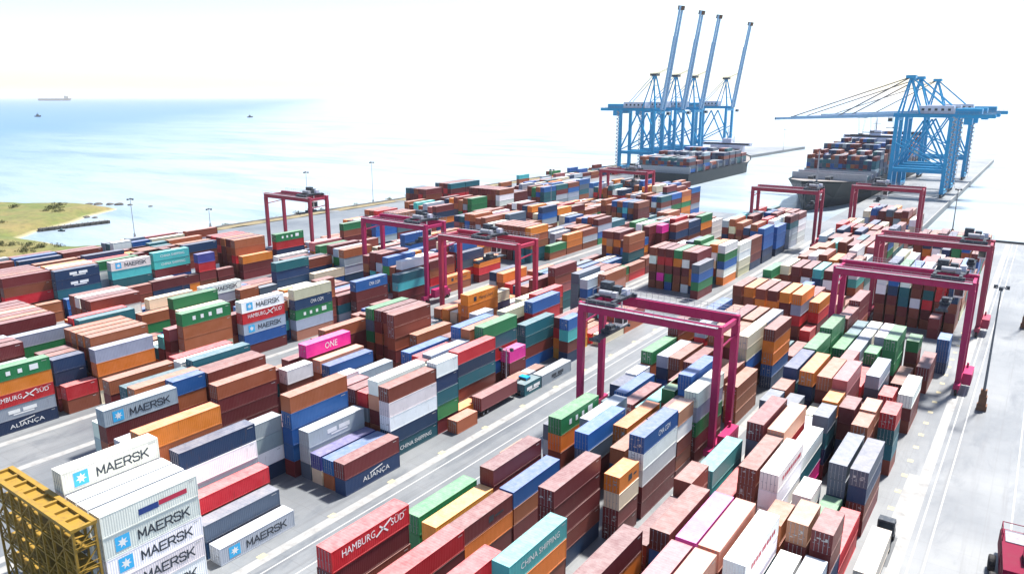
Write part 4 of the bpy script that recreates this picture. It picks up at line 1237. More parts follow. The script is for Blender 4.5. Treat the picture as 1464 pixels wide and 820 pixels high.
(-190.62, 312.25, 40, 2.70, 60, 30, 50),
(-193.48, 312.25, 40, 2.70, 20, 20, 20),
(-196.34, 312.25, 40, 2.85, 0, 60, 50),
(-199.20, 312.25, 40, 2.85, 0, 0, 90),
(-182.04, 324.80, 40, 2.70, 120, 121, 1),
(-184.90, 324.80, 40, 2.60, 0, 0, 61),
(-187.76, 324.80, 40, 2.60, 50, 0, 1),
(-190.62, 324.80, 40, 2.60, 170, 10, 11),
(-193.48, 324.80, 40, 2.85, 10, 0, 1),
(-196.34, 324.80, 40, 2.70, 10, 50, 1),
(-199.20, 324.80, 40, 2.85, 10, 10, 31),
(-182.04, 337.35, 40, 2.60, 70, 0, 120),
(-184.90, 337.35, 40, 2.60, 110, 110, 60),
(-187.76, 337.35, 40, 2.70, 80, 30, 31),
(-190.62, 337.35, 40, 2.85, 90, 10, 51),
(-193.48, 337.35, 40, 2.70, 80, 160, 11),
(-196.34, 337.35, 40, 2.85, 50, 50, 31),
(-199.20, 337.35, 40, 2.70, 0, 10, 51),
(-182.04, 349.90, 40, 2.70, 0, 0, 0, 21, 81),
(-184.90, 349.90, 40, 2.70, 50, 50, 120, 21, 51),
(-187.76, 349.90, 40, 2.60, 110, 10, 70, 31, 1, 101),
(-190.62, 349.90, 40, 2.85, 10, 30, 11, 11, 11),
(-193.48, 349.90, 40, 2.70, 100, 0, 90, 121, 31, 61),
(-196.34, 349.90, 40, 2.85, 0, 20, 81, 21, 101),
(-199.20, 349.90, 40, 2.70, 50, 60, 60, 61, 61, 91),
(-182.04, 375.00, 40, 2.70, 70, 30, 50, 0, 71, 91),
(-184.90, 375.00, 40, 2.70, 100, 110, 10, 11, 11),
(-187.76, 375.00, 40, 2.60, 70, 50, 20, 31, 81, 71),
(-190.62, 375.00, 40, 2.60, 80, 80, 0, 0, 81, 1),
(-193.48, 375.00, 40, 2.70, 60, 90, 90, 90, 1, 71),
(-196.34, 375.00, 40, 2.85, 0, 0, 10, 0, 11),
(-199.20, 375.00, 40, 2.60, 120, 30, 30, 30, 120, 31),
(-222.24, 84.20, 20, 2.85, 11, 11),
(-225.10, 84.20, 20, 2.60, 110),
(-222.24, 91.60, 40, 2.85, 91, 91),
(-227.96, 91.60, 40, 2.70, 90, 31, 11, 61, 11),
(-230.82, 91.60, 40, 2.70, 30, 60, 50, 50, 51),
(-233.68, 91.60, 40, 2.70, 10, 110, 120, 0, 31),
(-236.54, 91.60, 40, 2.60, 0, 90, 10, 0, 81),
(-239.40, 91.60, 40, 2.70, 60, 0, 0, 90, 11),
(-222.24, 104.20, 40, 2.70, 1, 1),
(-227.96, 104.20, 40, 2.70, 50, 10, 61, 51, 121),
(-230.82, 104.20, 40, 2.60, 0, 160, 60, 80, 1),
(-233.68, 104.20, 40, 2.60, 50, 0, 80, 10, 21),
(-236.54, 104.20, 40, 2.85, 0, 10, 80, 90, 81),
(-239.40, 104.20, 40, 2.70, 0, 80, 80, 0, 1),
(-222.24, 116.60, 40, 2.85, 81, 2),
(-230.82, 116.60, 40, 2.70, 80, 10, 0, 100, 1),
(-233.68, 116.60, 40, 2.60, 20, 10, 80, 10, 121),
(-236.54, 116.60, 40, 2.60, 100, 20, 90, 90, 31),
(-239.40, 116.60, 40, 2.70, 10, 50, 70, 60, 1),
(-222.24, 120.00, 20, 2.70, 81, 1),
(-225.10, 120.00, 20, 2.70, 110, 61),
(-230.82, 120.00, 20, 2.70, 20, 90, 30, 0, 1),
(-233.68, 120.00, 20, 2.70, 10, 70, 80, 80, 11),
(-236.54, 120.00, 20, 2.70, 0, 0, 0, 10, 1),
(-239.40, 120.00, 20, 2.70, 0, 80, 30, 120, 1),
(-222.24, 126.40, 20, 2.70, 31, 1),
(-225.10, 126.40, 20, 2.85, 0),
(-230.82, 126.40, 20, 2.60, 0, 0, 10, 110, 1),
(-233.68, 126.40, 20, 2.70, 80, 80, 50, 0, 1),
(-236.54, 126.40, 20, 2.70, 90, 120, 100, 100, 101),
(-239.40, 126.40, 20, 2.85, 20, 70, 50, 20, 101),
(-225.10, 133.20, 40, 2.60, 90),
(-230.82, 133.20, 40, 2.70, 170, 51, 1, 1, 82),
(-233.68, 133.20, 40, 2.70, 30, 10, 20, 100, 11),
(-236.54, 133.20, 40, 2.60, 160, 0, 90, 110, 11),
(-239.40, 133.20, 40, 2.85, 90, 0, 90, 90, 11),
(-225.10, 171.20, 40, 2.70, 90, 81),
(-227.96, 171.20, 40, 2.85, 80),
(-230.82, 171.20, 40, 2.70, 10, 11),
(-233.68, 171.20, 40, 2.70, 61, 1),
(-236.54, 171.20, 40, 2.60, 60, 1),
(-239.40, 171.20, 40, 2.70, 0, 81),
(-225.10, 186.90, 40, 2.85, 10),
(-227.96, 186.90, 40, 2.60, 90, 90),
(-230.82, 186.90, 40, 2.85, 10),
(-233.68, 186.90, 40, 2.85, 0, 61),
(-236.54, 186.90, 40, 2.70, 0, 1),
(-239.40, 186.90, 40, 2.85, 0),
(-225.10, 199.40, 40, 2.70, 80, 31),
(-227.96, 199.40, 40, 2.70, 100, 10),
(-230.82, 199.40, 40, 2.70, 50),
(-233.68, 199.40, 40, 2.85, 10, 11),
(-236.54, 199.40, 40, 2.70, 100, 1),
(-239.40, 199.40, 40, 2.70, 100, 11),
(-222.24, 211.90, 40, 2.70, 81, 61, 91, 91),
(-225.10, 211.90, 40, 2.70, 170, 31, 1, 71),
(-227.96, 211.90, 40, 2.60, 80, 90, 10, 51),
(-230.82, 211.90, 40, 2.70, 90, 50, 90, 1),
(-233.68, 211.90, 40, 2.85, 90, 10, 0, 51),
(-236.54, 211.90, 40, 2.70, 50, 100, 100, 1),
(-239.40, 211.90, 40, 2.70, 20, 20, 20, 31),
(-222.24, 224.40, 40, 2.70, 0, 1, 71, 91, 11),
(-225.10, 224.40, 40, 2.70, 0, 60, 0, 11, 1),
(-227.96, 224.40, 40, 2.70, 50, 110, 170, 11, 1),
(-230.82, 224.40, 40, 2.70, 0, 60, 0, 61),
(-233.68, 224.40, 40, 2.70, 10, 10, 10, 11, 21),
(-236.54, 224.40, 40, 2.70, 80, 0, 0, 0, 1),
(-239.40, 224.40, 40, 2.70, 50, 50, 50, 100, 11),
(-222.24, 236.95, 40, 2.70, 31, 1),
(-225.10, 236.95, 40, 2.70, 30, 31),
(-227.96, 236.95, 40, 2.60, 90, 91),
(-230.82, 236.95, 40, 2.70, 60, 51),
(-233.68, 236.95, 40, 2.85, 90, 90),
(-236.54, 236.95, 40, 2.85, 0, 0),
(-239.40, 236.95, 40, 2.60, 30),
(-222.24, 249.50, 40, 2.70, 91, 81, 31, 81, 1),
(-225.10, 249.50, 40, 2.60, 0, 80, 171, 1, 171),
(-227.96, 249.50, 40, 2.85, 0, 51, 111, 81, 61),
(-230.82, 249.50, 40, 2.60, 0, 0, 11, 1, 1),
(-233.68, 249.50, 40, 2.85, 30, 1, 1, 61, 111),
(-236.54, 249.50, 40, 2.60, 60, 60, 0, 0, 1),
(-239.40, 249.50, 40, 2.85, 20, 100, 0, 1, 11),
(-222.24, 262.05, 40, 2.70, 90, 0),
(-225.10, 262.05, 40, 2.70, 60, 0),
(-227.96, 262.05, 40, 2.70, 0, 100),
(-230.82, 262.05, 40, 2.60, 100, 20),
(-233.68, 262.05, 40, 2.85, 60, 0),
(-236.54, 262.05, 40, 2.60, 70, 70),
(-239.40, 262.05, 40, 2.70, 90, 30),
(-222.24, 274.60, 40, 2.85, 120, 120, 121, 121, 121),
(-225.10, 274.60, 40, 2.85, 20, 100, 21, 61, 11),
(-227.96, 274.60, 40, 2.60, 0, 0, 121, 11, 11),
(-230.82, 274.60, 40, 2.85, 100, 60, 71, 11, 1),
(-233.68, 274.60, 40, 2.70, 160, 100, 10, 100, 31),
(-236.54, 274.60, 40, 2.60, 0, 0, 80, 0, 81),
(-239.40, 274.60, 40, 2.70, 10, 50, 10, 60, 1),
(-222.24, 337.35, 40, 2.70, 0, 171, 101, 101, 91),
(-225.10, 337.35, 40, 2.70, 0, 1, 1, 91, 11),
(-227.96, 337.35, 40, 2.60, 30, 10, 1, 121, 121),
(-230.82, 337.35, 40, 2.70, 30, 0, 61, 1, 1),
(-233.68, 337.35, 40, 2.70, 0, 170, 60, 10),
(-236.54, 337.35, 40, 2.85, 60, 60, 0, 51, 61),
(-239.40, 337.35, 40, 2.60, 90, 80, 90, 80, 1),
(-222.24, 349.90, 40, 2.70, 60, 61, 61, 1, 101),
(-225.10, 349.90, 40, 2.85, 10, 10, 10, 10, 91),
(-227.96, 349.90, 40, 2.70, 20, 0, 120, 60, 1),
(-230.82, 349.90, 40, 2.60, 10, 30, 80, 10, 91),
(-233.68, 349.90, 40, 2.60, 80, 170, 0, 110, 91),
(-236.54, 349.90, 40, 2.70, 0, 10, 20, 0, 161),
(-239.40, 349.90, 40, 2.60, 0, 100, 0, 0, 21),
(-222.24, 362.45, 40, 2.70, 160, 61, 61, 91, 1),
(-225.10, 362.45, 40, 2.70, 30, 0, 0, 0, 1),
(-227.96, 362.45, 40, 2.70, 50, 0, 0, 0, 51),
(-230.82, 362.45, 40, 2.60, 100, 20, 0, 0, 10),
(-233.68, 362.45, 40, 2.70, 70, 0, 90, 0, 31),
(-236.54, 362.45, 40, 2.85, 100, 10, 10, 10, 101),
(-239.40, 362.45, 40, 2.85, 170, 80, 60, 30, 1),
(-222.24, 375.00, 40, 2.85, 91, 11, 101, 71, 91),
(-225.10, 375.00, 40, 2.70, 90, 0, 60, 90, 91),
(-227.96, 375.00, 40, 2.70, 60, 20, 70, 60, 61),
(-230.82, 375.00, 40, 2.70, 0, 60, 60, 60, 81),
(-233.68, 375.00, 40, 2.60, 50, 90, 0, 90, 1),
(-236.54, 375.00, 40, 2.85, 10, 10, 80, 160, 161),
(-239.40, 375.00, 40, 2.85, 30, 0, 90, 20, 71),
(-250.24, 58.20, 40, 2.70, 10, 10, 10, 10, 10),
(-253.10, 58.20, 40, 2.60, 20, 0, 10, 100, 60),
(-255.96, 58.20, 40, 2.60, 30, 0, 50, 120, 170),
(-250.24, 70.80, 40, 2.85, 0, 100, 80, 10, 100),
(-253.10, 70.80, 40, 2.60, 0, 20, 10, 100, 90),
(-255.96, 70.80, 40, 2.85, 100, 10, 160, 100, 60),
(-250.24, 84.20, 20, 2.70, 10, 170, 20, 0, 1),
(-253.10, 84.20, 20, 2.85, 170, 170, 50, 80, 61),
(-255.96, 84.20, 20, 2.60, 0, 0, 100, 90, 0),
(-250.24, 91.60, 40, 2.60, 10, 160, 80, 60, 81),
(-253.10, 91.60, 40, 2.70, 90, 0, 90, 170, 91),
(-255.96, 91.60, 40, 2.70, 90, 0, 70, 0, 1),
(-250.24, 104.20, 40, 2.70, 0, 60, 60, 0, 2),
(-253.10, 104.20, 40, 2.70, 0, 10, 0, 0, 1),
(-255.96, 104.20, 40, 2.60, 10, 10, 100, 10, 81),
(-250.24, 120.00, 20, 2.85, 50, 0, 0, 160, 51),
(-253.10, 120.00, 20, 2.70, 90, 0, 0, 30, 101),
(-255.96, 120.00, 20, 2.70, 100, 90, 50, 90, 71),
(-250.24, 126.40, 20, 2.70, 90, 90, 90, 10, 91),
(-253.10, 126.40, 20, 2.85, 0, 170, 0, 120, 71),
(-255.96, 126.40, 20, 2.70, 80, 100, 80, 50, 31),
(-250.24, 133.20, 40, 2.70, 80, 80, 160, 0, 161),
(-253.10, 133.20, 40, 2.60, 20, 20, 20, 20, 1),
(-255.96, 133.20, 40, 2.70, 160, 90, 10, 160, 171),
(-250.24, 146.30, 40, 2.85, 50, 0, 10, 51, 1),
(-253.10, 146.30, 40, 2.60, 50, 0, 0, 0, 1),
(-255.96, 146.30, 40, 2.70, 0, 20, 0, 50, 51),
(-288.70, 400.10, 40, 2.70, 1),
(-297.28, 400.10, 40, 2.70, 81, 11),
(-285.84, 412.65, 40, 2.70, 80, 91),
(-285.84, 425.20, 40, 2.60, 10, 71),
(-288.70, 425.20, 40, 2.60, 0, 1),
(-291.56, 425.20, 40, 2.85, 0),
(-297.28, 425.20, 40, 2.70, 61),
(-300.14, 425.20, 40, 2.70, 1, 11, 111),
(-288.70, 437.75, 40, 2.70, 10, 61),
(-291.56, 437.75, 40, 2.85, 90),
(-285.84, 450.30, 40, 2.60, 0, 1, 171),
(-288.70, 450.30, 40, 2.70, 60, 11),
(-297.28, 450.30, 40, 2.70, 50, 61),
(-285.84, 462.85, 40, 2.60, 50, 81),
(-288.70, 462.85, 40, 2.60, 90, 51),
(-291.56, 462.85, 40, 2.85, 170),
(-297.28, 462.85, 40, 2.70, 0, 31, 121),
(-300.14, 462.85, 40, 2.60, 20, 90, 1),
(-285.84, 475.40, 40, 2.70, 101, 61),
(-288.70, 475.40, 40, 2.85, 0, 1),
(-291.56, 475.40, 40, 2.70, 90, 51),
(-297.28, 475.40, 40, 2.70, 80),
(-285.84, 487.95, 40, 2.60, 61, 1),
(-288.70, 487.95, 40, 2.70, 100, 91, 91),
(-291.56, 487.95, 40, 2.60, 10),
(-297.28, 487.95, 40, 2.85, 90, 101, 91),
(-300.14, 487.95, 40, 2.60, 90),
(-285.84, 500.50, 40, 2.60, 1, 11),
(-288.70, 500.50, 40, 2.70, 0, 121),
(-291.56, 500.50, 40, 2.60, 10, 1),
(-288.70, 525.60, 40, 2.85, 81, 11),
(-291.56, 525.60, 40, 2.70, 21, 101),
(-297.28, 525.60, 40, 2.70, 70, 61, 1),
(-300.14, 525.60, 40, 2.85, 0, 11),
(-285.84, 538.15, 40, 2.85, 21, 1),
(-291.56, 538.15, 40, 2.70, 1, 1),
(-297.28, 538.15, 40, 2.60, 90),
(-300.14, 538.15, 40, 2.60, 90, 91),
]
LABELS = [
    "long white container second from top, on a dark teal one, apron-side block",
    "long white container with red lettering topmost of five, right of a tan one, apron-side block",
    "long tan container topmost of five, on a maroon one, apron-side block",
    "long lavender container topmost of five, apron-side block",
    "long tan container topmost of five, on an orange one, apron-side block",
    "long dusty pink container topmost of five, left of a tan one, apron-side block",
    "long white container second from top, apron-side block, fourth row from right",
    "long white container with red lettering topmost of five, right of a maroon one, apron-side block",
    "long maroon container second from top, on an orange one, apron-side block",
    "long maroon container with small lettering on its doors topmost of five, apron-side block",
    "long aqua container topmost of four, apron-side block",
    "short maroon container topmost of five, apron-side block",
    "long maroon container topmost of four, on a maroon one, apron-side block",
    "long maroon container topmost of five, on an orange one, apron-side block",
    "long white container topmost of four, on a dark teal one, apron-side block",
    "long tan container topmost of five, on a bright red one, apron-side block",
    "short slate grey container topmost of four, on a dark teal one, apron-side block",
    "short orange container topmost of four, apron-side block",
    "short maroon container topmost of four, on a maroon one, apron-side block",
    "short tan container topmost of four, apron-side block",
    "short rust brown container topmost of four, on a maroon one, apron-side block",
    "short dark teal container second from top, on a dark teal one, apron-side block",
    "short bright red container with small lettering on its doors topmost of four, apron-side block",
    "short bright red container topmost of three, apron-side block",
    "long white container topmost of three, on a maroon one, apron-side block",
    "long dusty pink container topmost of five, right of a rust brown one, apron-side block",
    "long pale grey container topmost of four, on a slate grey one, apron-side block",
    "long orange container topmost of five, apron-side block",
    "short maroon container topmost of four, on a slate grey one, apron-side block",
    "long green container topmost of five, apron-side block, tenth bay",
    "long green container topmost of five, apron-side block, eleventh bay",
    "long maroon container topmost of five, apron-side block, thirteenth bay",
    "long maroon container topmost of five, apron-side block, fourteenth bay",
    "long green container topmost of five, apron-side block, twelfth bay",
    "short green container topmost of four, on a dark teal one, apron-side block",
    "short green container topmost of four, on a maroon one, apron-side block",
    "long slate grey container second from top, on a navy blue one, apron-side block",
    "long slate grey container topmost of four, apron-side block",
    "long maroon container third from top, right of a navy blue one, apron-side block",
    "long navy blue container second from top, under a slate grey one, apron-side block",
    "long slate grey container with small lettering on its doors topmost of four, apron-side block",
    "short maroon container second from top, on a rust brown one, apron-side block",
    "short tan container with small lettering on its doors topmost of four, apron-side block",
    "short maroon container second from top, apron-side block, rightmost row",
    "short maroon container with small lettering on its doors topmost of four, apron-side block",
    "short green container topmost of two, apron-side block",
    "long pale grey container topmost of three, apron-side block",
    "long bright red container topmost of two, apron-side block",
    "short white container topmost of three, apron-side block",
    "long maroon container third from top, middle gantry block, nearest bay",
    "long maroon container second from top, middle gantry block, nearest bay",
    "long bright red container lettered HAMBURG SÜD topmost of five, middle gantry block",
    "long green container topmost of three, middle gantry block",
    "long amber yellow container topmost of three, middle gantry block",
    "long orange container second from top, under a maroon one, middle gantry block, fourth bay",
    "long maroon container with dark round logo topmost of three, middle gantry block",
    "long bright red container topmost of four, middle gantry block, fourth row from right",
    "long bright red container topmost of four, middle gantry block, second row from right",
    "long maroon container topmost of four, middle gantry block, sixth row from right",
    "long maroon container bottom of stack, middle gantry block, fifth bay",
    "long rust brown container second from top, under a blue one, middle gantry block",
    "long blue container topmost of three, middle gantry block",
    "long navy blue container bottom of stack, middle gantry block, second row from right",
    "long maroon container fourth from top, on a navy blue one, middle gantry block",
    "long maroon container third from top, middle gantry block, fifth bay",
    "long maroon container second from top, middle gantry block, second row from right, fifth bay",
    "long maroon container topmost of five, middle gantry block, fifth bay",
    "long orange container second from top, under an aqua one, middle gantry block",
    "long aqua container lettered CHINA SHIPPING topmost of four, middle gantry block",
    "long maroon container third from top, right of a pale grey one, middle gantry block",
    "long orange container second from top, under a green one, middle gantry block",
    "long green container with spaced white letter blocks topmost of four, middle gantry block",
    "long pale grey container with dark lettering topmost of four, middle gantry block",
    "long orange container with dark round logo topmost of four, middle gantry block",
    "long maroon container bottom of stack, middle gantry block, rightmost row, seventh bay",
    "long maroon container fourth from top, under a white one, middle gantry block",
    "long white container third from top, on a maroon one, middle gantry block",
    "long white container second from top, under a blue one, middle gantry block",
    "long blue container lettered CMA CGM topmost of five, middle gantry block",
    "short maroon container bottom of stack, middle gantry block, sixth bay",
    "short maroon container third from top, under a cream one, middle gantry block",
    "short cream container second from top, middle gantry block",
    "short orange container with dark round logo topmost of four, middle gantry block",
    "short tan container topmost of five, middle gantry block",
    "long blue container with dark round logo topmost of three, middle gantry block",
    "long maroon container topmost of three, on a pale grey one, middle gantry block",
    "long pale grey container topmost of four, on a navy blue one, middle gantry block",
    "long maroon container topmost of four, right of a pale grey one, middle gantry block",
    "long maroon container topmost of four, on an orange one, middle gantry block",
    "long maroon container bottom of stack, middle gantry block, tenth bay",
    "long maroon container fourth from top, right of a pale grey one, middle gantry block",
    "long green container third from top, under a pale grey one, middle gantry block",
    "long pale grey container second from top, on a green one, middle gantry block",
    "long white container topmost of five, on a pale grey one, middle gantry block",
    "long rust brown container bottom of stack, under a rust brown one, middle gantry block",
    "long rust brown container second from top, right of a white one, middle gantry block",
    "long rust brown container topmost of three, on a rust brown one, middle gantry block",
    "long navy blue container bottom of stack, under a blue one, middle gantry block",
    "long blue container fourth from top, middle gantry block",
    "long orange container third from top, middle gantry block",
    "long orange container second from top, on an orange one, middle gantry block",
    "long maroon container topmost of five, on an orange one, middle gantry block, rightmost row",
    "long orange container topmost of five, on a pale grey one, middle gantry block",
    "long pale grey container lettered MAERSK alone on ground, central lane block",
    "long slate grey container topmost of two, central lane block",
    "long bright red container topmost of three, central lane block",
    "long pale grey container third from top, on a maroon one, central lane block",
    "long white container second from top, on a pale grey one, central lane block",
    "long navy blue container topmost of five, on a white one, central lane block",
    "long rust brown container second from top, central lane block",
    "long orange container topmost of six, central lane block",
    "long blue container third from top, on a blue one, central lane block",
    "long blue container second from top, central lane block, fifth row from right",
    "long rust brown container topmost of five, central lane block, fourth bay",
    "long pale grey container second from top, on a slate grey one, central lane block",
    "long pale grey container with pale lettering topmost of three, central lane block",
    "long navy blue container lettered ALIANÇA bottom of stack, central lane block",
    "long maroon container topmost of two, on a navy blue one, central lane block",
    "long dark teal container lettered CHINA SHIPPING bottom of stack, central lane block",
    "long navy blue container fourth from top, on a dark teal one, central lane block",
    "long white container third from top, central lane block, fifth bay",
    "long white container second from top, right of a tan one, central lane block",
    "long maroon container topmost of five, central lane block, fifth bay",
    "short rust brown container alone on ground, central lane block, rightmost row",
    "long maroon container fourth from top, under a dark teal one, central lane block",
    "long dark teal container third from top, central lane block",
    "long navy blue container second from top, central lane block",
    "long bright red container topmost of five, on a navy blue one, central lane block",
    "short green container fourth from top, central lane block",
    "short dark teal container third from top, central lane block",
    "short navy blue container second from top, central lane block",
    "short white container topmost of five, central lane block",
    "long dark teal container second from top, on a bright red one, central lane block",
    "long green container topmost of five, on a dark teal one, central lane block",
    "long blue container topmost of five, on a bright red one, central lane block",
    "short blue container topmost of four, central lane block",
    "short dark teal container with pale lettering alone on ground, central lane block",
    "long pale grey container with dark lettering alone on ground, central lane block",
    "long rust brown container third from top, on a maroon one, central lane block",
    "long tan container second from top, on a rust brown one, central lane block",
    "long rust brown container topmost of five, on a tan one, central lane block",
    "long maroon container second from top, under a pale grey one, orange-red gantry block",
    "long pale grey container lettered MAERSK topmost of five, orange-red gantry block",
    "long maroon container third from top, on a maroon one, orange-red gantry block, rightmost row",
    "long maroon container second from top, on a maroon one, orange-red gantry block, rightmost row",
    "long rust brown container topmost of five, orange-red gantry block, rightmost row",
    "long maroon container topmost of five, on a maroon one, orange-red gantry block, fourth bay",
    "short rust brown container second from top, orange-red gantry block",
    "short blue container topmost of five, orange-red gantry block",
    "short white container topmost of four, orange-red gantry block",
    "long magenta pink container lettered ONE topmost of four, orange-red gantry block",
    "long tan container topmost of three, orange-red gantry block",
    "long blue container topmost of three, on a navy blue one, orange-red gantry block",
    "long pale grey container topmost of two, orange-red gantry block",
    "long rust brown container topmost of three, on a maroon one, orange-red gantry block",
    "long orange container second from top, orange-red gantry block, thirteenth bay",
    "long orange container lettered Hapag-Lloyd topmost of five, orange-red gantry block",
    "long maroon container topmost of five, orange-red gantry block, seventeenth bay",
    "long navy blue container lettered ALIANÇA bottom of stack, left gantry block",
    "long pale grey container with pale lettering fourth from top, left gantry block",
    "long bright red container lettered HAMBURG SÜD third from top, left gantry block",
    "long orange container second from top, on a bright red one, left gantry block",
    "long green container with spaced white letter blocks topmost of five, left gantry block, nearest bay",
    "short maroon container bottom of stack, under a bright red one, left gantry block",
    "short bright red container topmost of two, left gantry block",
    "short navy blue container second from top, left gantry block",
    "short navy blue container topmost of four, left gantry block",
    "long orange container second from top, under a pale grey one, left gantry block",
    "long pale grey container topmost of four, on an orange one, left gantry block",
    "long rust brown container third from top, left gantry block, fourth bay",
    "long rust brown container second from top, under a green one, left gantry block",
    "long green container with spaced white letter blocks topmost of five, left gantry block, fourth bay",
    "long maroon container bottom of stack, under a blue one, left gantry block",
    "long blue container fourth from top, under a pale grey one, left gantry block",
    "long pale grey container lettered MAERSK third from top, left gantry block",
    "long bright red container lettered HAMBURG SÜD second from top, left gantry block",
    "long white container lettered MAERSK topmost of five, left gantry block",
    "long tan container bottom of stack, left gantry block",
    "long pale grey container fourth from top, on a tan one, left gantry block",
    "long green container with spaced white letter blocks third from top, left gantry block",
    "long navy blue container lettered CMA CGM second from top, left gantry block",
    "long cream container topmost of five, on a navy blue one, left gantry block",
    "long maroon container third from top, left gantry block, ninth bay",
    "long maroon container second from top, left gantry block, ninth bay",
    "long blue container lettered CMA CGM topmost of four, left gantry block",
    "long aqua container second from top, on a maroon one, left gantry block",
    "long dark teal container topmost of four, on an aqua one, left gantry block",
    "long navy blue container third from top, under a navy blue one, block behind left gantry",
    "long navy blue container second from top, on a navy blue one, block behind left gantry",
    "long dark teal container topmost of five, on a navy blue one, block behind left gantry",
    "long bright red container third from top, under a maroon one, headland-side block",
    "long maroon container second from top, on a bright red one, headland-side block",
    "long maroon container topmost of five, headland-side block, third row from right, nearest bay",
    "long dark teal container third from top, on a maroon one, headland-side block",
    "long navy blue container with pale lettering second from top, headland-side block",
    "long navy blue container with pale lettering topmost of five, headland-side block",
    "long dark teal container third from top, on a navy blue one, headland-side block",
    "long aqua container second from top, headland-side block",
    "long white container lettered MAERSK topmost of five, headland-side block",
    "long maroon container third from top, on a blue one, headland-side block",
    "long aqua container lettered CHINA SHIPPING second from top, headland-side block",
    "long aqua container lettered CHINA SHIPPING topmost of five, headland-side block",
    "long green container with spaced white letter blocks topmost of five, headland-side block, tenth bay",
    "long white container topmost of five, on a tan one, central lane block",
    "long orange container lettered Hapag-Lloyd topmost of two, left gantry block",
    "long white container lettered MAERSK bottom of stack, central lane block",
    "long white container lettered MAERSK fourth from top, central lane block",
    "long white container lettered MAERSK third from top, central lane block",
    "long white container lettered MAERSK second from top, central lane block",
    "long white container with blue and red plate topmost of five, central lane block",
    "long white container topmost of five, central lane block, second row from right, nearest bay",
    "long white container topmost of five, central lane block, third row from right, nearest bay",
    "long white container second from top, central lane block, fourth row from right, nearest bay",
    "long white container lettered MAERSK topmost of six, central lane block",
    "long white container second from top, central lane block, fifth row from right",
    "long white container topmost of three, central lane block",
    "long violet blue container topmost of two, central lane block",
    "long blue container topmost of two, central lane block",
    "short maroon container second from top, on a maroon one, central lane block",
    "short magenta pink container topmost of three, central lane block",
    "long maroon container second from top, orange-red gantry block, second row from right, ninth bay",
    "long maroon container topmost of five, orange-red gantry block, second row from right, ninth bay",
    "long maroon container topmost of five, right of a green one, orange-red gantry block",
    "long green container topmost of five, on a slate grey one, orange-red gantry block",
    "long orange container topmost of four, middle gantry block",
    "long pale grey container topmost of four, on a pale grey one, apron-side block",
    "long green container topmost of four, apron-side block",
    "long bright red container topmost of three, on a bright red one, apron-side block",
    "long maroon container topmost of five, block behind left gantry, rightmost row",
    "long maroon container topmost of five, right of a maroon one, left gantry block, nearest bay",
    "long rust brown container topmost of five, right of a dark teal one, left gantry block",
    "long rust brown container topmost of five, left gantry block, fourth row from right, third bay",
    "long rust brown container topmost of five, left gantry block, third row from right",
    "long rust brown container topmost of five, left gantry block, second row from right",
    "long maroon container topmost of five, on a white one, block behind left gantry",
    "long cream container topmost of four, on a pale grey one, block behind left gantry",
    "long white container lettered MAERSK topmost of four, block behind left gantry",
    "long green container topmost of five, left gantry block",
    "long rust brown container second from top, on a bright red one, headland-side block",
    "long rust brown container topmost of five, on a rust brown one, headland-side block, ninth bay",
    "long orange container topmost of three, headland-side block",
    "long white container topmost of three, on a blue one, apron-side block",
    "long maroon container topmost of five, left of a lavender one, apron-side block",
    "short rust brown container topmost of four, on a rust brown one, apron-side block",
    "long maroon container topmost of five, on a slate grey one, apron-side block",
    "long rust brown container topmost of five, right of an orange one, apron-side block",
    "long navy blue container topmost of five, on a dark teal one, apron-side block",
    "long maroon container topmost of two, on a white one, apron-side block",
    "long maroon container topmost of two, apron-side block, thirteenth bay",
    "long rust brown container topmost of four, on a navy blue one, middle gantry block",
    "long slate grey container second from top, on a maroon one, middle gantry block",
    "long blue container topmost of four, on a slate grey one, middle gantry block",
    "long blue container topmost of five, on a blue one, middle gantry block",
    "long maroon container topmost of three, on a white one, middle gantry block",
    "long green container topmost of four, on a rust brown one, middle gantry block",
    "long cream container second from top, on a blue one, middle gantry block",
    "long cream container topmost of five, on a cream one, middle gantry block",
    "long rust brown container topmost of five, on a maroon one, middle gantry block, fourteenth bay",
    "long rust brown container topmost of five, right of a pale grey one, middle gantry block",
    "long pale grey container topmost of five, on a bright red one, middle gantry block",
    "long maroon container topmost of five, middle gantry block, fourteenth bay",
    "long blue container topmost of five, on a maroon one, middle gantry block",
    "long white container third from top, under a pale grey one, central lane block",
    "long pale grey container second from top, on a white one, central lane block",
    "long pale grey container topmost of four, central lane block, sixth row from right",
    "short maroon container topmost of four, central lane block",
    "long pale grey container topmost of four, right of a bright red one, central lane block",
    "long blue container topmost of four, on a pale grey one, central lane block",
    "long pale grey container alone on ground, central lane block",
    "long blue container topmost of five, on a white one, central lane block",
    "long blue container bottom of stack, under a maroon one, central lane block",
    "long maroon container third from top, on a blue one, central lane block",
    "long dark teal container second from top, on a maroon one, central lane block",
    "long dark teal container topmost of four, central lane block",
    "long cream container topmost of five, on a maroon one, central lane block",
    "long cream container alone on ground, central lane block",
    "long bright red container topmost of two, central lane block",
    "long slate grey container topmost of five, on a slate grey one, central lane block",
    "long rust brown container topmost of five, right of a dark teal one, orange-red gantry block",
    "long dark teal container topmost of five, on a maroon one, orange-red gantry block",
    "long rust brown container topmost of five, orange-red gantry block, seventh row from right",
    "long dark teal container topmost of five, right of a white one, orange-red gantry block",
    "long bright red container topmost of five, on a dark teal one, orange-red gantry block",
    "long rust brown container topmost of four, orange-red gantry block",
    "long orange container topmost of four, orange-red gantry block",
    "long green container second from top, on a blue one, left gantry block",
    "long pale grey container topmost of five, on a green one, left gantry block",
    "long dark teal container topmost of five, on a blue one, left gantry block",
    "long white container topmost of five, on a maroon one, left gantry block",
    "long blue container topmost of five, on a green one, left gantry block",
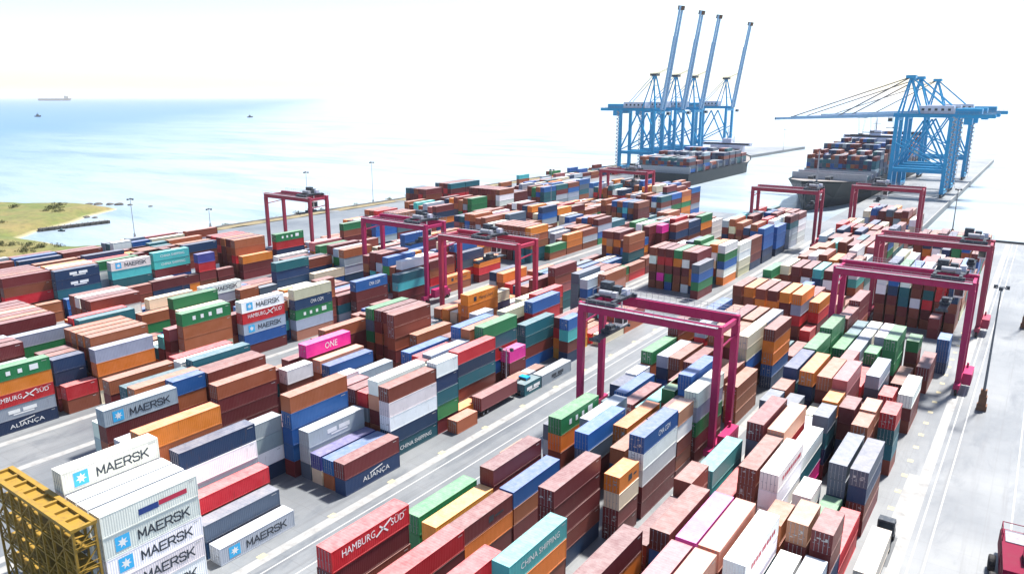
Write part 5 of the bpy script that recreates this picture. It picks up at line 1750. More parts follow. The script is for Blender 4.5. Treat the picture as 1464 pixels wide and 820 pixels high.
    "long maroon container topmost of four, right of a bright red one, left gantry block",
    "long navy blue container topmost of four, on a slate grey one, left gantry block",
    "long blue container topmost of five, left gantry block, fifteenth bay",
    "long rust brown container topmost of three, on a green one, block behind left gantry",
    "short rust brown container topmost of three, block behind left gantry",
    "long cream container topmost of three, on a blue one, block behind left gantry",
    "long rust brown container topmost of five, block behind left gantry, rightmost row",
    "long maroon container topmost of two, on a navy blue one, headland-side block",
    "long navy blue container topmost of five, headland-side block, seventh bay",
    "long maroon container topmost of five, on a maroon one, sea wall stacks, rightmost row",
]
# ------------------------------------------------------------------ containers
PAL = dict(m=(0.128, 0.017, 0.020), b=(0.28, 0.080, 0.030), r=(0.45, 0.008, 0.018), o=(0.62, 0.165, 0.010), y=(0.66, 0.28, 0.03),
           w=(0.74, 0.74, 0.71), g=(0.30, 0.345, 0.40), s=(0.070, 0.10, 0.14), n=(0.010, 0.034, 0.090), u=(0.008, 0.090, 0.30),
           t=(0.008, 0.095, 0.120), a=(0.060, 0.40, 0.40), e=(0.016, 0.165, 0.055), p=(0.68, 0.006, 0.26), l=(0.52, 0.10, 0.36),
           k=(0.44, 0.20, 0.125), c=(0.62, 0.56, 0.38), d=(0.29, 0.075, 0.080), v=(0.05, 0.055, 0.27))
def tint(c, rnd, amt=0.22):
    k = 1 + rnd.uniform(-amt, amt); base = PAL[c]
    if c == 'm' and rnd.random() < .45:          # maroon boxes range from wine to rust
        q = rnd.uniform(.15, .6); base = tuple(u * (1 - q) + v * q for u, v in zip(base, PAL['b']))
    return tuple(min(0.85, max(0.01, v * k * (1 + rnd.uniform(-0.07, 0.07)))) for v in base)
CW, CH = 2.44, 2.7
def corr(mb, o, du, dv, n_, L, H, pitch, depth):
    """corrugated sheet: runs along du for L, rises along dv for H, ribs pushed in along -n_"""
    o, du, dv, n_ = Vector(o), Vector(du), Vector(dv), Vector(n_)
    k = max(1, int(L / pitch)); p = L / k; prof = []
    for i in range(k):
        prof += [(i * p, 0), (i * p + p * .30, 0), (i * p + p * .5, -depth), (i * p + p * .8, -depth)]
    prof.append((L, 0)); vs = []; fs = []
    for a, d in prof: vs += [o + du * a + n_ * d, o + du * a + n_ * d + dv * H]
    for i in range(len(prof) - 1): fs.append((2 * i, 2 * i + 2, 2 * i + 3, 2 * i + 1))
    mb.add(vs, fs)
def container_mesh(L, doors):
    """base centre at the origin; long axis along Y"""
    mb = MB(); x, y, H = CW / 2, L / 2, CH
    P = 0.13
    for sx in (-1, 1):
        for sy in (-1, 1): mb.box(*sorted((sx * x, sx * (x - P))), *sorted((sy * y, sy * (y - P))), 0.02, H - 0.0)
        mb.box(*sorted((sx * x, sx * (x - 0.10))), -y + P, y - P, 0.02, 0.17)
        mb.box(*sorted((sx * x, sx * (x - 0.10))), -y + P, y - P, H - 0.10, H)
        corr(mb, (sx * (x - 0.015), -y + P, 0.17), (0, 1, 0), (0, 0, 1), (sx, 0, 0), L - 2 * P, H - 0.27, 0.29, 0.011)
    for sy in (-1, 1):
        mb.box(-x + P, x - P, *sorted((sy * y, sy * (y - 0.10))), 0.02, 0.17); mb.box(-x + P, x - P, *sorted((sy * y, sy * (y - 0.10))), H - 0.12, H)
    corr(mb, (x - 0.10, -y + 0.10, H - 0.012), (0, 1, 0), (-1, 0, 0), (0, 0, 1), L - 0.2, CW - 0.2, 0.42, 0.012)
    if doors: mb.add([(-x + P, -y + .09, .17), (x - P, -y + .09, .17), (x - P, -y + .09, H - .12), (-x + P, -y + .09, H - .12)], [(0, 1, 2, 3)])
    else: corr(mb, (-x + P, -y + 0.02, 0.17), (1, 0, 0), (0, 0, 1), (0, -1, 0), CW - 2 * P, H - 0.29, 0.29, 0.016)
    corr(mb, (x - P, y - 0.02, 0.17), (-1, 0, 0), (0, 0, 1), (0, 1, 0), CW - 2 * P, H - 0.29, 0.29, 0.016)
    mb.add([(-x + .1, -y + .1, .1), (x - .1, -y + .1, .1), (x - .1, y - .1, .1), (-x + .1, y - .1, .1)], [(0, 3, 2, 1)])
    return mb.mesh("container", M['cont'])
CM = {(L, d): container_mesh(L, d) for L in (12.19, 6.06) for d in (0, 1)}
def door_mesh():
    mb = MB(); mb.box(-0.535, 0.535, -0.025, 0.025, 0, 2.37)
    for z in (0.08, 0.62, 1.20, 1.78): mb.box(-0.47, 0.47, -0.045, -0.025, z, z + 0.42)
    for z in (0.2, 1.1, 2.0): mb.box(0.46, 0.56, -0.06, -0.02, z, z + 0.14)
    return mb.mesh("door", M['cont'])
DOOR = door_mesh()
mb = MB(); mb.tube((0, 0, 0.03), (0, 0, 2.38), 0.028, 6); mb.box(-.05, .05, -.03, .02, 0.0, .09); mb.box(-.05, .05, -.03, .02, 2.3, 2.39); mb.box(-.02, .2, -.045, -.02, 0.98, 1.03)
ROD = mb.mesh("locking_bar", M['steel'])
mb = MB(); mb.box(-.30, .30, -.006, .0, -.11, .11); PLATE = {k: mb.mesh("lettering", M[k]) for k in ('ink_white',)}
def quadmesh(w_, h_, mat, name):
    mb = MB(); mb.add([(-w_ / 2, -h_ / 2, 0), (w_ / 2, -h_ / 2, 0), (w_ / 2, h_ / 2, 0), (-w_ / 2, h_ / 2, 0)], [(0, 1, 2, 3)]); return mb.mesh(name, mat)
def star_mesh():
    mb = MB(); vs = [(0, 0, 0)]; n = 7
    for i in range(2 * n):
        a = math.pi / 2 + math.pi * i / n; r = 1.0 if i % 2 == 0 else 0.46; vs.append((r * math.cos(a), r * math.sin(a), 0))
    mb.add(vs, [(0, 1 + i, 1 + (i + 1) % (2 * n)) for i in range(2 * n)]); return mb.mesh("star", M['ink_white'])
STAR = star_mesh()
SIDE = Matrix(((0, 0, 1, 0), (1, 0, 0, 0), (0, 1, 0, 0), (0, 0, 0, 1)))     # local x -> +Y, local y -> +Z, normal -> +X
END = Matrix(((1, 0, 0, 0), (0, 0, -1, 0), (0, 1, 0, 0), (0, 0, 0, 1)))      # local x -> +X, local y -> +Z, normal -> -Y
def on_side(me, name, root, y, z, sx=1.0, sy=1.0, off=0.006):
    o = obj(name, me, root); o.matrix_local = Matrix.Translation((CW / 2 + off, y, z)) @ SIDE @ Matrix.Diagonal((sx, sy, 1, 1)); return o
def on_end(me, name, root, x, z, L, sx=1.0, sy=1.0):
    o = obj(name, me, root); o.matrix_local = Matrix.Translation((x, -L / 2 - 0.012, z)) @ END @ Matrix.Diagonal((sx, sy, 1, 1)); return o
def word(root, txt, mat, y, z, width, height, name='lettering'):
    me, tw, th = text_mesh(txt, mat); return on_side(me, name, root, y, z, width / tw, height / th)
QW = {}
def plate(root, mat, y, z, w_, h_, name='lettering'):
    k = (mat.name, name)
    if k not in QW: QW[k] = quadmesh(1, 1, mat, name)
    return on_side(QW[k], name, root, y, z, w_, h_, 0.004)
def wide_word():
    """MAERSK in broad sans capitals, every letter from straight strokes"""
    S = {'M': ((0, 0, 0, 1), (0, 1, .5, .25), (.5, .25, 1, 1), (1, 1, 1, 0)), 'A': ((0, 0, .5, 1), (.5, 1, 1, 0), (.22, .32, .78, .32)),
         'E': ((0, 0, 0, 1), (0, 1, 1, 1), (0, .5, .85, .5), (0, 0, 1, 0)), 'R': ((0, 0, 0, 1), (0, 1, .85, 1), (.85, 1, 1, .75), (1, .75, .85, .45), (.85, .45, 0, .45), (.55, .45, 1, 0)),
         'S': ((1, .8, .8, 1), (.8, 1, .15, 1), (.15, 1, 0, .75), (0, .75, .2, .53), (.2, .53, .8, .47), (.8, .47, 1, .25), (1, .25, .85, 0), (.85, 0, .15, 0), (.15, 0, 0, .2)), 'K': ((0, 0, 0, 1), (0, .38, 1, 1), (.38, .6, 1, 0))}
    mb = MB(); n = 0
    for i, ch in enumerate('MAERSK'):
        for x0, y0, x1, y1 in S[ch]:
            p = Vector((i * 1.13 + x0 * .88, y0 * 1.05, .0006 * n)); q = Vector((i * 1.13 + x1 * .88, y1 * 1.05, .0006 * n)); n += 1
            e = (q - p).normalized() * .08; k = Vector((-e.y, e.x, 0)).normalized() * .095
            mb.add([p - e - k, q + e - k, q + e + k, p - e + k], [(0, 1, 2, 3)])
    return mb.mesh('lettering', M['ink_dark'])
WIDE = wide_word()
def mark(root, kind, L, ccode):
    z = CH / 2 + random.uniform(-.10, .10); rnd = random.Random(sum(map(ord, kind)) + int(root.location.x * 7))
    W_, D_ = M['ink_white'], M['ink_dark']
    if kind == 'maersk':
        on_side(WIDE, 'lettering', root, 1.35 - 3.3, z - .55, 1.0, 1.0, .006)
        plate(root, M['emblem'], -3.9, z, 1.75, 1.75, 'emblem'); o = on_side(STAR, 'star', root, -3.9, z, .66, .66, 0.010)
    elif kind == 'sealand':
        plate(root, M['ink_navy'], -0.4, z, 2.5, 0.75); plate(root, M['ink_red'], 2.75, z + .1, 3.7, 0.6)
    elif kind == 'hamburg':
        word(root, 'HAMBURG', W_, -2.1, z + .25, 5.0, 0.95); word(root, 'SÜD', W_, 4.1, z + .35, 2.2, 1.1)
        mb = MB()
        for a, b in (((0.4, -.55, 0), (2.9, .75, 0)), ((1.0, .55, 0), (2.3, -.6, 0))): mb.bar(a, b, 0.22, 0.01)
        on_side(mb.mesh('emblem', W_), 'emblem', root, 0.15, z + .25)
    elif kind == 'chinaship':
        word(root, 'CHINA SHIPPING', W_, 0.3, z, 8.2, 0.8)
    elif kind == 'alianca':
        word(root, 'ALIANÇA', W_, 0.6, z - .1, 6.0, 1.0)
        mb = MB(); mb.bar((-1.6, .55, 0), (1.2, 1.05, 0), .16, .01); on_side(mb.mesh('emblem', W_), 'emblem', root, .8, z - .1)
    elif kind == 'cma': word(root, 'CMA CGM', W_, 1.0, z, 4.2, 0.95)
    elif kind == 'one': word(root, 'ONE', W_, 0.6, z, 3.4, 1.3)
    elif kind == 'hapag':
        word(root, 'Hapag-Lloyd', D_, 1.0, z, 5.6, 1.0); plate(root, D_, -3.3, z, 1.1, 1.1, 'emblem')
    elif kind == 'blocks':
        for i, y in enumerate((-3.2, -1.2, 0.8)): plate(root, W_, y, z, 0.75, 0.85)
        plate(root, W_, 3.2, z + .1, 1.5, 1.15)
    elif kind == 'logo':
        if L > 7 and ccode in 'u': word(root, 'CGM', W_, 0.5, z, 2.6, 0.8)
        else: plate(root, D_, 1.2 if L > 7 else .3, z, 1.1, 1.0, 'emblem'); plate(root, D_, 3.0 if L > 7 else 1.8, z, 1.0 if L < 7 else 2.0, .35)
    elif kind in ('textlight', 'textdark', 'redtext'):
        m_ = {'textlight': W_, 'textdark': D_, 'redtext': M['ink_red']}[kind]; y = -L * .30
        if kind == 'redtext':
            while y < L * .36: ww = rnd.uniform(.45, .9); plate(root, m_, y, z, ww, .62); y += ww + .25
        else:
            plate(root, m_, -1.2, z + .1, 2.0, .75); plate(root, m_, 1.5, z + .1, 2.4, .75); plate(root, m_, .4, z - .55, 3.6, .28)
    elif kind == 'endtext':
        for i in range(random.randint(2, 5)):
            s_ = random.choice((-1, 1)); on_end(PLQ, 'lettering', root, s_ * random.uniform(.2, .8), random.uniform(.7, 2.25), L, random.uniform(.18, .55), random.uniform(.08, .17))
        if random.random() < .5: on_end(PLQ, 'lettering', root, random.choice((-.55, .55)), random.uniform(1.2, 1.9), L, random.uniform(.25, .4), random.uniform(.25, .4))
PLQ = quadmesh(1, 1, M['ink_grey'], 'lettering')
CODE = 'mbroywgsnutaeplkcdv'
KINDS = ['maersk', 'sealand', 'hamburg', 'chinaship', 'alianca', 'cma', 'one', 'hapag', 'blocks', 'logo', 'textlight', 'textdark', 'redtext', 'endtext']
li = 0
far = MB(); farc = []
rnd = random.Random(3)
def stuff_box(x, y, z, L, H, c, fine):
    xa, xb, ya, yb, za, zb = x, x + CW, y, y + L, z + .02, z + H
    o = len(far.v)
    if not fine:
        far.add([(xa, ya, za), (xb, ya, za), (xb, yb, za), (xa, yb, za), (xa, ya, zb), (xb, ya, zb), (xb, yb, zb), (xa, yb, zb)],
                [(4, 5, 6, 7), (0, 1, 5, 4), (1, 2, 6, 5), (2, 3, 7, 6), (3, 0, 4, 7)]); farc.extend([c] * 5); return
    def face(q, n_, ins, dep):
        q = [Vector(a) for a in q]; n_ = Vector(n_); ctr = sum(q, Vector()) / 4
        e0 = (q[1] - q[0]); e1 = (q[3] - q[0]); u, v = e0.normalized() * ins, e1.normalized() * ins
        i_ = [q[0] + u + v, q[1] - u + v, q[2] - u - v, q[3] + u - v]; i_ = [a - n_ * dep for a in i_]
        far.add(q + i_, [(4, 5, 6, 7), (0, 1, 5, 4), (1, 2, 6, 5), (2, 3, 7, 6), (3, 0, 4, 7)]); farc.extend([c] * 5)
    face([(xb, ya, za), (xb, yb, za), (xb, yb, zb), (xb, ya, zb)], (1, 0, 0), .13, .05)
    face([(xa, ya, za), (xb, ya, za), (xb, ya, zb), (xa, ya, zb)], (0, -1, 0), .12, .05)
    face([(xa, ya, zb), (xb, ya, zb), (xb, yb, zb), (xa, yb, zb)], (0, 0, 1), .10, .03)
    far.add([(xa, ya, za), (xa, yb, za), (xa, yb, zb), (xa, ya, zb), (xb, yb, za), (xb, yb, zb)], [(0, 3, 2, 1), (1, 2, 5, 4)]); farc.extend([c] * 2)
for x, y, size, h, *pile in STACKS:
    L = 12.19 if size == 40 else 6.06
    for k, v in enumerate(pile):
        cc, fl, mk = CODE[v % 1000 // 10], v % 10, v // 1000
        c = tint(cc, rnd); jx, jy = rnd.uniform(-.05, .05), rnd.uniform(-.07, .07)
        if fl >= 2:
            d = 1 if fl == 3 and rnd.random() < .75 else 0
            if mk == 14: d = 1
            o = obj('shipping_container', CM[(L, d)]); o.location = (x + CW / 2 + jx, y + L / 2 + jy, k * h); o.scale = (1, 1, (h - .012) / CH)
            o.color = (*c, 1); tag(o, LABELS[li], 'shipping container', 'shipping containers stacked in the yard'); li += 1
            if d:
                for s in (-1, 1):
                    dr = obj('door', DOOR, o); dr.location = (s * .54, -L / 2 + .05, .185); dr.scale = (s, 1, 1); dr.color = (*c, 1)
                    for rx in (-.30, .22):
                        rd = obj('locking_bar', ROD, dr); rd.location = (rx, -.065, 0)
            if fl == 3 and mk != 14 and d and rnd.random() < .6: mark(o, 'endtext', L, cc)
            if rnd.random() < .75: plate(o, M['ink_grey'], L / 2 - rnd.uniform(.75, 1.1), CH - rnd.uniform(.38, .5), rnd.uniform(.6, .95), .10, 'code_plate')
            if mk: mark(o, KINDS[mk - 1], L, cc)
        else: stuff_box(x + jx, y + jy, k * h, L, h, c, fl == 1)
def stuff_obj(name, mb, cols, label, cat):
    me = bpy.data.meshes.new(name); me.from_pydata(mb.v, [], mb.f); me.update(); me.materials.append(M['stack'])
    at = me.color_attributes.new("Col", 'FLOAT_COLOR', 'CORNER'); buf = []
    for p, c in zip(me.polygons, cols): buf += [*c, 1.0] * p.loop_total
    at.data.foreach_set("color", buf)
    o = obj(name, me); tag(o, label, cat); o['kind'] = 'stuff'; return o
stuff_obj('container_stacks', far, farc, 'mass of smaller shipping containers in the farther and hidden stacks of the yard', 'containers')

# ------------------------------------------------------------------ rubber-tyred gantry cranes
def wheel_mesh():
    mb = MB(); n = 20; prof = [(.30, -.22), (.72, -.26), (.80, -.17), (.80, .17), (.72, .26), (.30, .22)]; vs = []; fs = []
    for i in range(n):
        a = 2 * math.pi * i / n
        for r, t in prof: vs.append((t, r * math.cos(a), r * math.sin(a)))
    k = len(prof)
    for i in range(n):
        for j in range(k): fs.append((i * k + j, i * k + (j + 1) % k, ((i + 1) % n) * k + (j + 1) % k, ((i + 1) % n) * k + j))
    mb.add(vs, fs); return mb.mesh("wheel", M['rubber'])
WHEEL = wheel_mesh()
mb = MB(); mb.tube((-.2, 0, 0), (.2, 0, 0), .32, 12); HUB = mb.mesh("rim", M['steel'])
def gantry(loc, paint, trolley_x, label, flip=1):
    SP, WB, HT = 13.2, 4.1, 24.3      # half span, half leg spacing, girder top
    t = thing('gantry_crane', loc, label, 'gantry crane', 'red gantry cranes over the container blocks')
    P = M[paint]
    for sy in (-1, 1):
        mb = MB(); mb.box(-SP - .55, SP + .55, sy * WB - .5, sy * WB + .5, HT - 1.75, HT)
        for k in range(9): mb.box(-12 + k * 3, -11.9 + k * 3, sy * WB - .56, sy * WB + .56, HT - 1.75, HT - .02)
        g = mb.build('girder', P, t)
        mb = MB(); mb.box(-SP, SP, sy * WB - .08, sy * WB + .08, HT + .004, HT + .16); mb.build('trolley_rail', M['steel'], t)
        for sx in (-1, 1):
            mb = MB(); mb.bar((sx * SP, sy * WB, 2.4), (sx * SP, sy * WB, HT - 1.75), 1.05, 1.0, 1.25, 1.05)
            mb.build('leg', P, t)
    for sx in (-1, 1):
        mb = MB(); mb.box(sx * SP - .6, sx * SP + .6, -6.3, 6.3, 1.55, 2.55)
        for y in (-5.6, -4.0, 4.0, 5.6): mb.box(sx * SP - .35, sx * SP + .35, y - .35, y + .35, .75, 1.56)
        mb.build('sill_beam', P, t)
        for y in (-5.6, -4.0, 4.0, 5.6):
            wh = obj('wheel', WHEEL, t); wh.location = (sx * SP, y, .80)
            hb = obj('rim', HUB, wh)
        mb = MB(); mb.box(sx * SP - .3, sx * SP + .3, -WB + .5, WB - .5, HT - 1.4, HT - .5); mb.build('cross_tie', P, t)
        mb = MB(); mb.bar((sx * SP, -WB + .5, HT - 4.2), (sx * SP, WB - .5, HT - 3.6), .28, .28); mb.build('brace', P, t)
    # walkway with rail along the rear girder
    mb = MB(); mb.box(-SP, SP, WB + .5, WB + 1.6, HT - .18, HT - .08); mb.build('walkway', M['grate'], t)
    mb = MB()
    for k in range(23): mb.box(-SP + k * 1.2 - .025, -SP + k * 1.2 + .025, WB + 1.55, WB + 1.6, HT - .08, HT + 1.0)
    for z in (.45, 1.0): mb.box(-SP, SP, WB + 1.55, WB + 1.6, HT + z - .03, HT + z + .03)
    mb.build('handrail', M['steel'], t)
    mb = MB(); mb.box(-SP, SP, -WB - 1.3, -WB - .5, HT - .22, HT - .12)
    for k in range(15): mb.box(-SP + k * 1.88 - .025, -SP + k * 1.88 + .025, -WB - 1.3, -WB - 1.25, HT - .12, HT + .95)
    mb.box(-SP, SP, -WB - 1.3, -WB - 1.25, HT + .9, HT + .96); mb.build('walkway', M['grate'], t)
    # trolley, winch, electrical cabinets, cab, spreader and ropes
    tx = trolley_x
    mb = MB()
    for sy in (-1, 1): mb.box(tx - 3.1, tx + 3.1, sy * WB - .3, sy * WB + .3, HT + .16, HT + .75)
    for x in (tx - 2.6, tx + 2.2): mb.box(x - .3, x + .3, -WB, WB, HT + .30, HT + .95)
    mb.box(tx - 2.9, tx + 2.9, -2.2, 2.4, HT + .95, HT + 1.05)
    tr = mb.build('trolley', M['dark'], t)
    mb = MB(); mb.tube((tx - 1.6, -1.8, HT + 1.7), (tx + 1.0, -1.8, HT + 1.7), .55, 12); mb.box(tx + 1.1, tx + 2.0, -2.3, -1.2, HT + 1.05, HT + 2.1); mb.build('winch', M['steel'], tr)
    mb = MB(); mb.box(tx - 2.7, tx - .6, .3, 2.2, HT + 1.05, HT + 3.1); mb.box(tx - .3, tx + 1.2, .6, 2.2, HT + 1.05, HT + 2.5); mb.build('electrical_cabinet', M['dark'], tr)
    mb = MB(); mb.box(tx + 1.5, tx + 2.7, .9, 2.1, HT + 1.05, HT + 2.2); mb.build('electrical_cabinet', M['house'], tr)
    mb = MB()
    for x in (tx - 2.85, tx + 2.85):
        for y in (-2.1, 0, 2.3): mb.box(x - .03, x + .03, y - .03, y + .03, HT + 1.05, HT + 2.1)
        mb.box(x - .03, x + .03, -2.1, 2.3, HT + 2.05, HT + 2.12)
    mb.build('handrail', M['steel'], tr)
    mb = MB(); mb.box(tx + 1.2, tx + 3.0, -1.0, 1.0, HT - 4.3, HT - 1.9); mb.box(tx + 1.1, tx + 3.1, -1.1, 1.1, HT - 1.9, HT - 1.75); mb.bar((tx + 2.1, 0, HT - 1.75), (tx + 2.1, 0, HT + .95), .25); cb = mb.build('operator_cab', M['white'], t)
    mb = MB(); mb.box(tx + 1.3, tx + 2.9, -1.02, -1.0, HT - 3.9, HT - 2.3); mb.box(tx + 1.18, tx + 1.2, -.8, .8, HT - 4.1, HT - 2.3); mb.box(tx + 3.0, tx + 3.02, -.8, .8, HT - 3.9, HT - 2.3); mb.build('window', M['glass'], cb)
    zs = HT - 6.0
    mb = MB(); mb.box(tx - 1.1, tx + .9, -2.0, 2.0, zs, zs + .5); mb.box(tx - .9, tx + .7, -6.05, 6.05, zs - .35, zs - .02)
    for y in (-6.0, 6.0): mb.box(tx - 1.25, tx + 1.05, y - .14, y + .14, zs - .55, zs - .02)
    mb.box(tx - .8, tx + .5, -1.0, 1.0, zs + .5, zs + 1.2)
    mb.build('spreader', M['dark'], t)
    mb = MB()
    for x in (tx - .9, tx + .6):
        for y in (-1.7, 1.7): mb.bar((x, y, zs + .5), (x * .5 + tx * .5, y * .9, HT + 1.0), .06)
    mb.build('hoist_rope', M['cable'], t)
    # engine house, ladder, cable loop
    sx = flip
    mb = MB(); mb.box(sx * SP + .65, sx * SP + 2.3, -3.2, 3.0, 1.9, 4.4); mb.box(sx * SP + .9, sx * SP + 1.3, 1.4, 1.8, 4.4, 5.4)
    for k in range(5): mb.box(sx * SP + 2.3, sx * SP + 2.34, -2.8 + k * 1.1, -2.0 + k * 1.1, 2.3, 4.0)
    mb.build('engine_house', P, t)
    mb = MB(); lx = -sx * SP - .62 * sx
    for y in (-WB - .25, -WB + .25): mb.box(lx - .04, lx + .04, y - .03, y + .03, 2.5, HT)
    for k in range(42): mb.box(lx - .03, lx + .03, -WB - .25, -WB + .25, 2.7 + k * .52, 2.75 + k * .52)
    mb.build('ladder', M['steel'], t)
    return t
gantry((-53.8, 120.3, 0), 'crimson', -9.2, 'crimson gantry crane straddling the middle block, nearest and largest, trolley at its left end')
gantry((-22.3, 179.6, 0), 'crimson', 8.6, 'crimson gantry crane over the apron-side block, nearer of the close pair, beside the lamp mast')
gantry((-22.3, 228.0, 0), 'darkred', 9.4, 'dull red gantry crane right behind another one over the apron-side block')
gantry((-54.2, 352.0, 0), 'darkred', -3, 'distant dull red gantry crane in front of the blue quay crane legs')
gantry((-87.5, 321.0, 0), 'darkred', 10.5, 'distant dull red gantry crane standing against the pale water of the basin')
gantry((-161.3, 167.0, 0), 'crimson', 8.0, 'crimson gantry crane left of the orange-red one, white roofs under its beam')
gantry((-122.0, 159.0, 0), 'orangered', 1.0, 'orange-red gantry crane with the lighter paint, left of the middle crane')
gantry((-237.5, 187.0, 0), 'darkred', 8.6, 'far left red gantry crane standing out against the blue sea')
gantry((-178.0, 352.0, 0), 'darkred', 4.0, 'small far red gantry crane among dark stacks before the left ship')

# ------------------------------------------------------------------ ship-to-shore quay cranes
def quay_crane(loc, raised, label, group, sgn=-1):
    """water side at local x = 0, land side at x = -sgn*30; the boom points to sgn*x"""
    t = thing('quay_crane', loc, label, 'quay crane', group); B = M['blue']; s = sgn; G = -s * 30.0
    HG, AP = 49.5, 73.0 if not raised else 78.0
    if raised: HG = 50.5
    for x in (0, G):
        for y in (-9, 9):
            mb = MB(); mb.bar((x, y, 2.8), (x, y * (1 if x else .98), HG - 1.0), 2.3, 2.6, 2.1, 2.2); mb.build('leg', B, t)
            mb = MB(); mb.box(x - .6, x + .6, y - 4.0, y + 4.0, .9, 2.0)
            for q in range(-3, 5, 2): mb.tube((x - .35, y + q - .5, .45), (x + .35, y + q - .5, .45), .45, 10)
            mb.build('bogie', M['dark'], t)
        mb = MB(); mb.box(x - 1.2, x + 1.2, -9.9, 9.9, 2.0, 4.4); mb.build('sill_beam', B, t)
        mb = MB(); mb.box(x - .8, x + .8, -8.1, 8.1, HG - 3.2, HG - 1.2); mb.build('portal_tie', B, t)
    for y in (-9, 9):
        a, b = sorted((0.9 * (-s), G + .9 * s))
        mb = MB(); mb.box(a, b, y - .9, y + .9, 14.6, 17.2); mb.build('portal_beam', B, t)
        mb = MB(); mb.bar((0, y, 17), (G * .5, y, HG - 3), 1.0, 1.0); mb.bar((G, y, 17.3), (G * .5, y, HG - 3), 1.0, 1.0); mb.bar((0, y, 33), (G * .98, y, 17.5), .8, .8); mb.build('diagonal_brace', B, t)
    # main girder pair with machinery house
    rear = G - s * 22
    for y in (-3.2, 3.2):
        a, b = sorted((3.0 * s, rear)); mb = MB(); mb.box(a, b, y - .7, y + .7, HG - 1.2, HG + 1.2)
        mb.build('girder', B, t)
    mb = MB()
    for k in range(9):
        x = 1.5 * s + (rear - 1.5 * s) * k / 8; mb.box(x - .35, x + .35, -2.5, 2.5, HG - .8, HG + .4)
    mb.build('girder_tie', B, t)
    mb = MB(); a, b = sorted((G * .35, G * 1.0)); mb.box(a, b, -4.6, 4.6, HG + 1.3, HG + 6.0); h = mb.build('machinery_house', M['house'], t)
    a2, b2 = sorted((G * 1.03, G * 1.5)); mb = MB(); mb.box(a2, b2, -4.2, 4.2, HG + 1.3, HG + 4.4); mb.box(*sorted((G * 1.2, G * 1.35)), -3.0, 3.0, HG - 5.2, HG - 1.3); mb.build('electrical_house', B, t)
    mb = MB(); 
    for k in range(5): mb.box(a + 2 + k * 3.6, a + 3.6 + k * 3.6, -4.66, -4.6, HG + 3.0, HG + 4.4)
    mb.build('window', M['glass'], h)
    mb = MB()
    for y in (-5.2, 5.2):
        a, b = sorted((0, rear))
        mb.box(a, b, y - .45, y + .45, HG + 1.2, HG + 1.3)
        for k in range(20): x = a + (b - a) * k / 19; mb.box(x - .05, x + .05, y - .04, y + .04, HG + 1.3, HG + 2.4)
        mb.box(a, b, y - .05, y + .05, HG + 2.35, HG + 2.45)
    mb.build('walkway', M['grate'], t)
    # apex frame
    ax = -s * (5.0 if raised else 4.0)
    mb = MB()
    for y in (-4, 4):
        mb.bar((0, y * 1.9, HG + 1), (ax, y * .5, AP), 1.1, 1.2, .9, .9); mb.bar((-s * 12, y * 1.6, HG + 1), (ax, y * .5, AP), .75, .75)
    for q in (.35, .7): mb.bar((ax * q, -4 * 1.9 * (1 - q * .74), HG + (AP - HG) * q), (ax * q, 4 * 1.9 * (1 - q * .74), HG + (AP - HG) * q), .6)
    mb.build('apex_frame', B, t)
    mb = MB(); mb.box(ax - 2.8, ax + 2.8, -3.4, 3.4, AP - .9, AP + 1.0)
    for y in (-3.2, 3.2): mb.box(ax - 2.6, ax + 2.6, y - .06, y + .06, AP + 1.9, AP + 2.0); [mb.box(ax - 2.6 + k * 1.3 - .05, ax - 2.6 + k * 1.3 + .05, y - .05, y + .05, AP + 1, AP + 2) for k in range(5)]
    mb.build('apex_platform', M['dark'] if raised else B, t)
    for y in (-2.6, 2.6):
        mb = MB(); mb.bar((ax, y, AP), (G * 1.0, y * 1.2, HG + 1.2), .6 if not raised else .45); mb.build('backstay', B, t)
    # boom
    L_ = 79.0 if raised else 74.0; ang = R(81.5) if raised else R(-2.6)
    hx, hz = 3.2 * s, HG
    d = Vector((s * math.cos(ang), 0, math.sin(ang))); n_ = Vector((-s * math.sin(ang), 0, math.cos(ang)))
    o_ = Vector((hx, 0, hz)); BM = M['boom']
    for y in (-3.0, 3.0):
        mb = MB(); mb.bar(o_ + Vector((0, y, 0)), o_ + d * L_ + Vector((0, y * .8, 0)), 1.6, 2.2, 1.2, 1.4); mb.build('boom_girder', BM, t)
    mb = MB(); N = 18
    for k in range(N + 1):
        f = k / N; yy = 3.0 * (1 - .2 * f); p = o_ + d * L_ * f; mb.bar(p + Vector((0, -yy, 0)), p + Vector((0, yy, 0)), .6)
        if k < N and 3 <= k <= 13:
            q = o_ + d * L_ * (k + 1) / N; mb.bar(p + Vector((0, -yy if k % 2 else yy, 0)), q + Vector((0, yy if k % 2 else -yy, 0)), .45)
    mb.bar(o_ + n_ * .3, o_ + d * L_ + n_ * .3, .35)
    mb.build('boom_lattice', BM, t)
    for y in (-1.9, 1.9):
        mb = MB(); mb.bar(o_ + d * L_ * 4 / N + n_ * 1.1 + Vector((0, y, 0)), o_ + d * L_ * 13 / N + n_ * 1.1 + Vector((0, y, 0)), 1.2, .12); mb.build('boom_walkway', M['house'], t)
    mb = MB(); p = o_ + d * L_; mb.bar(p - d * 2.4 + Vector((0, 0, 0)), p + d * .8, 5.2, 1.6); mb.build('boom_tip', M['dark'] if not raised else M['plinth'], t)
    top = Vector((ax, 0, AP))
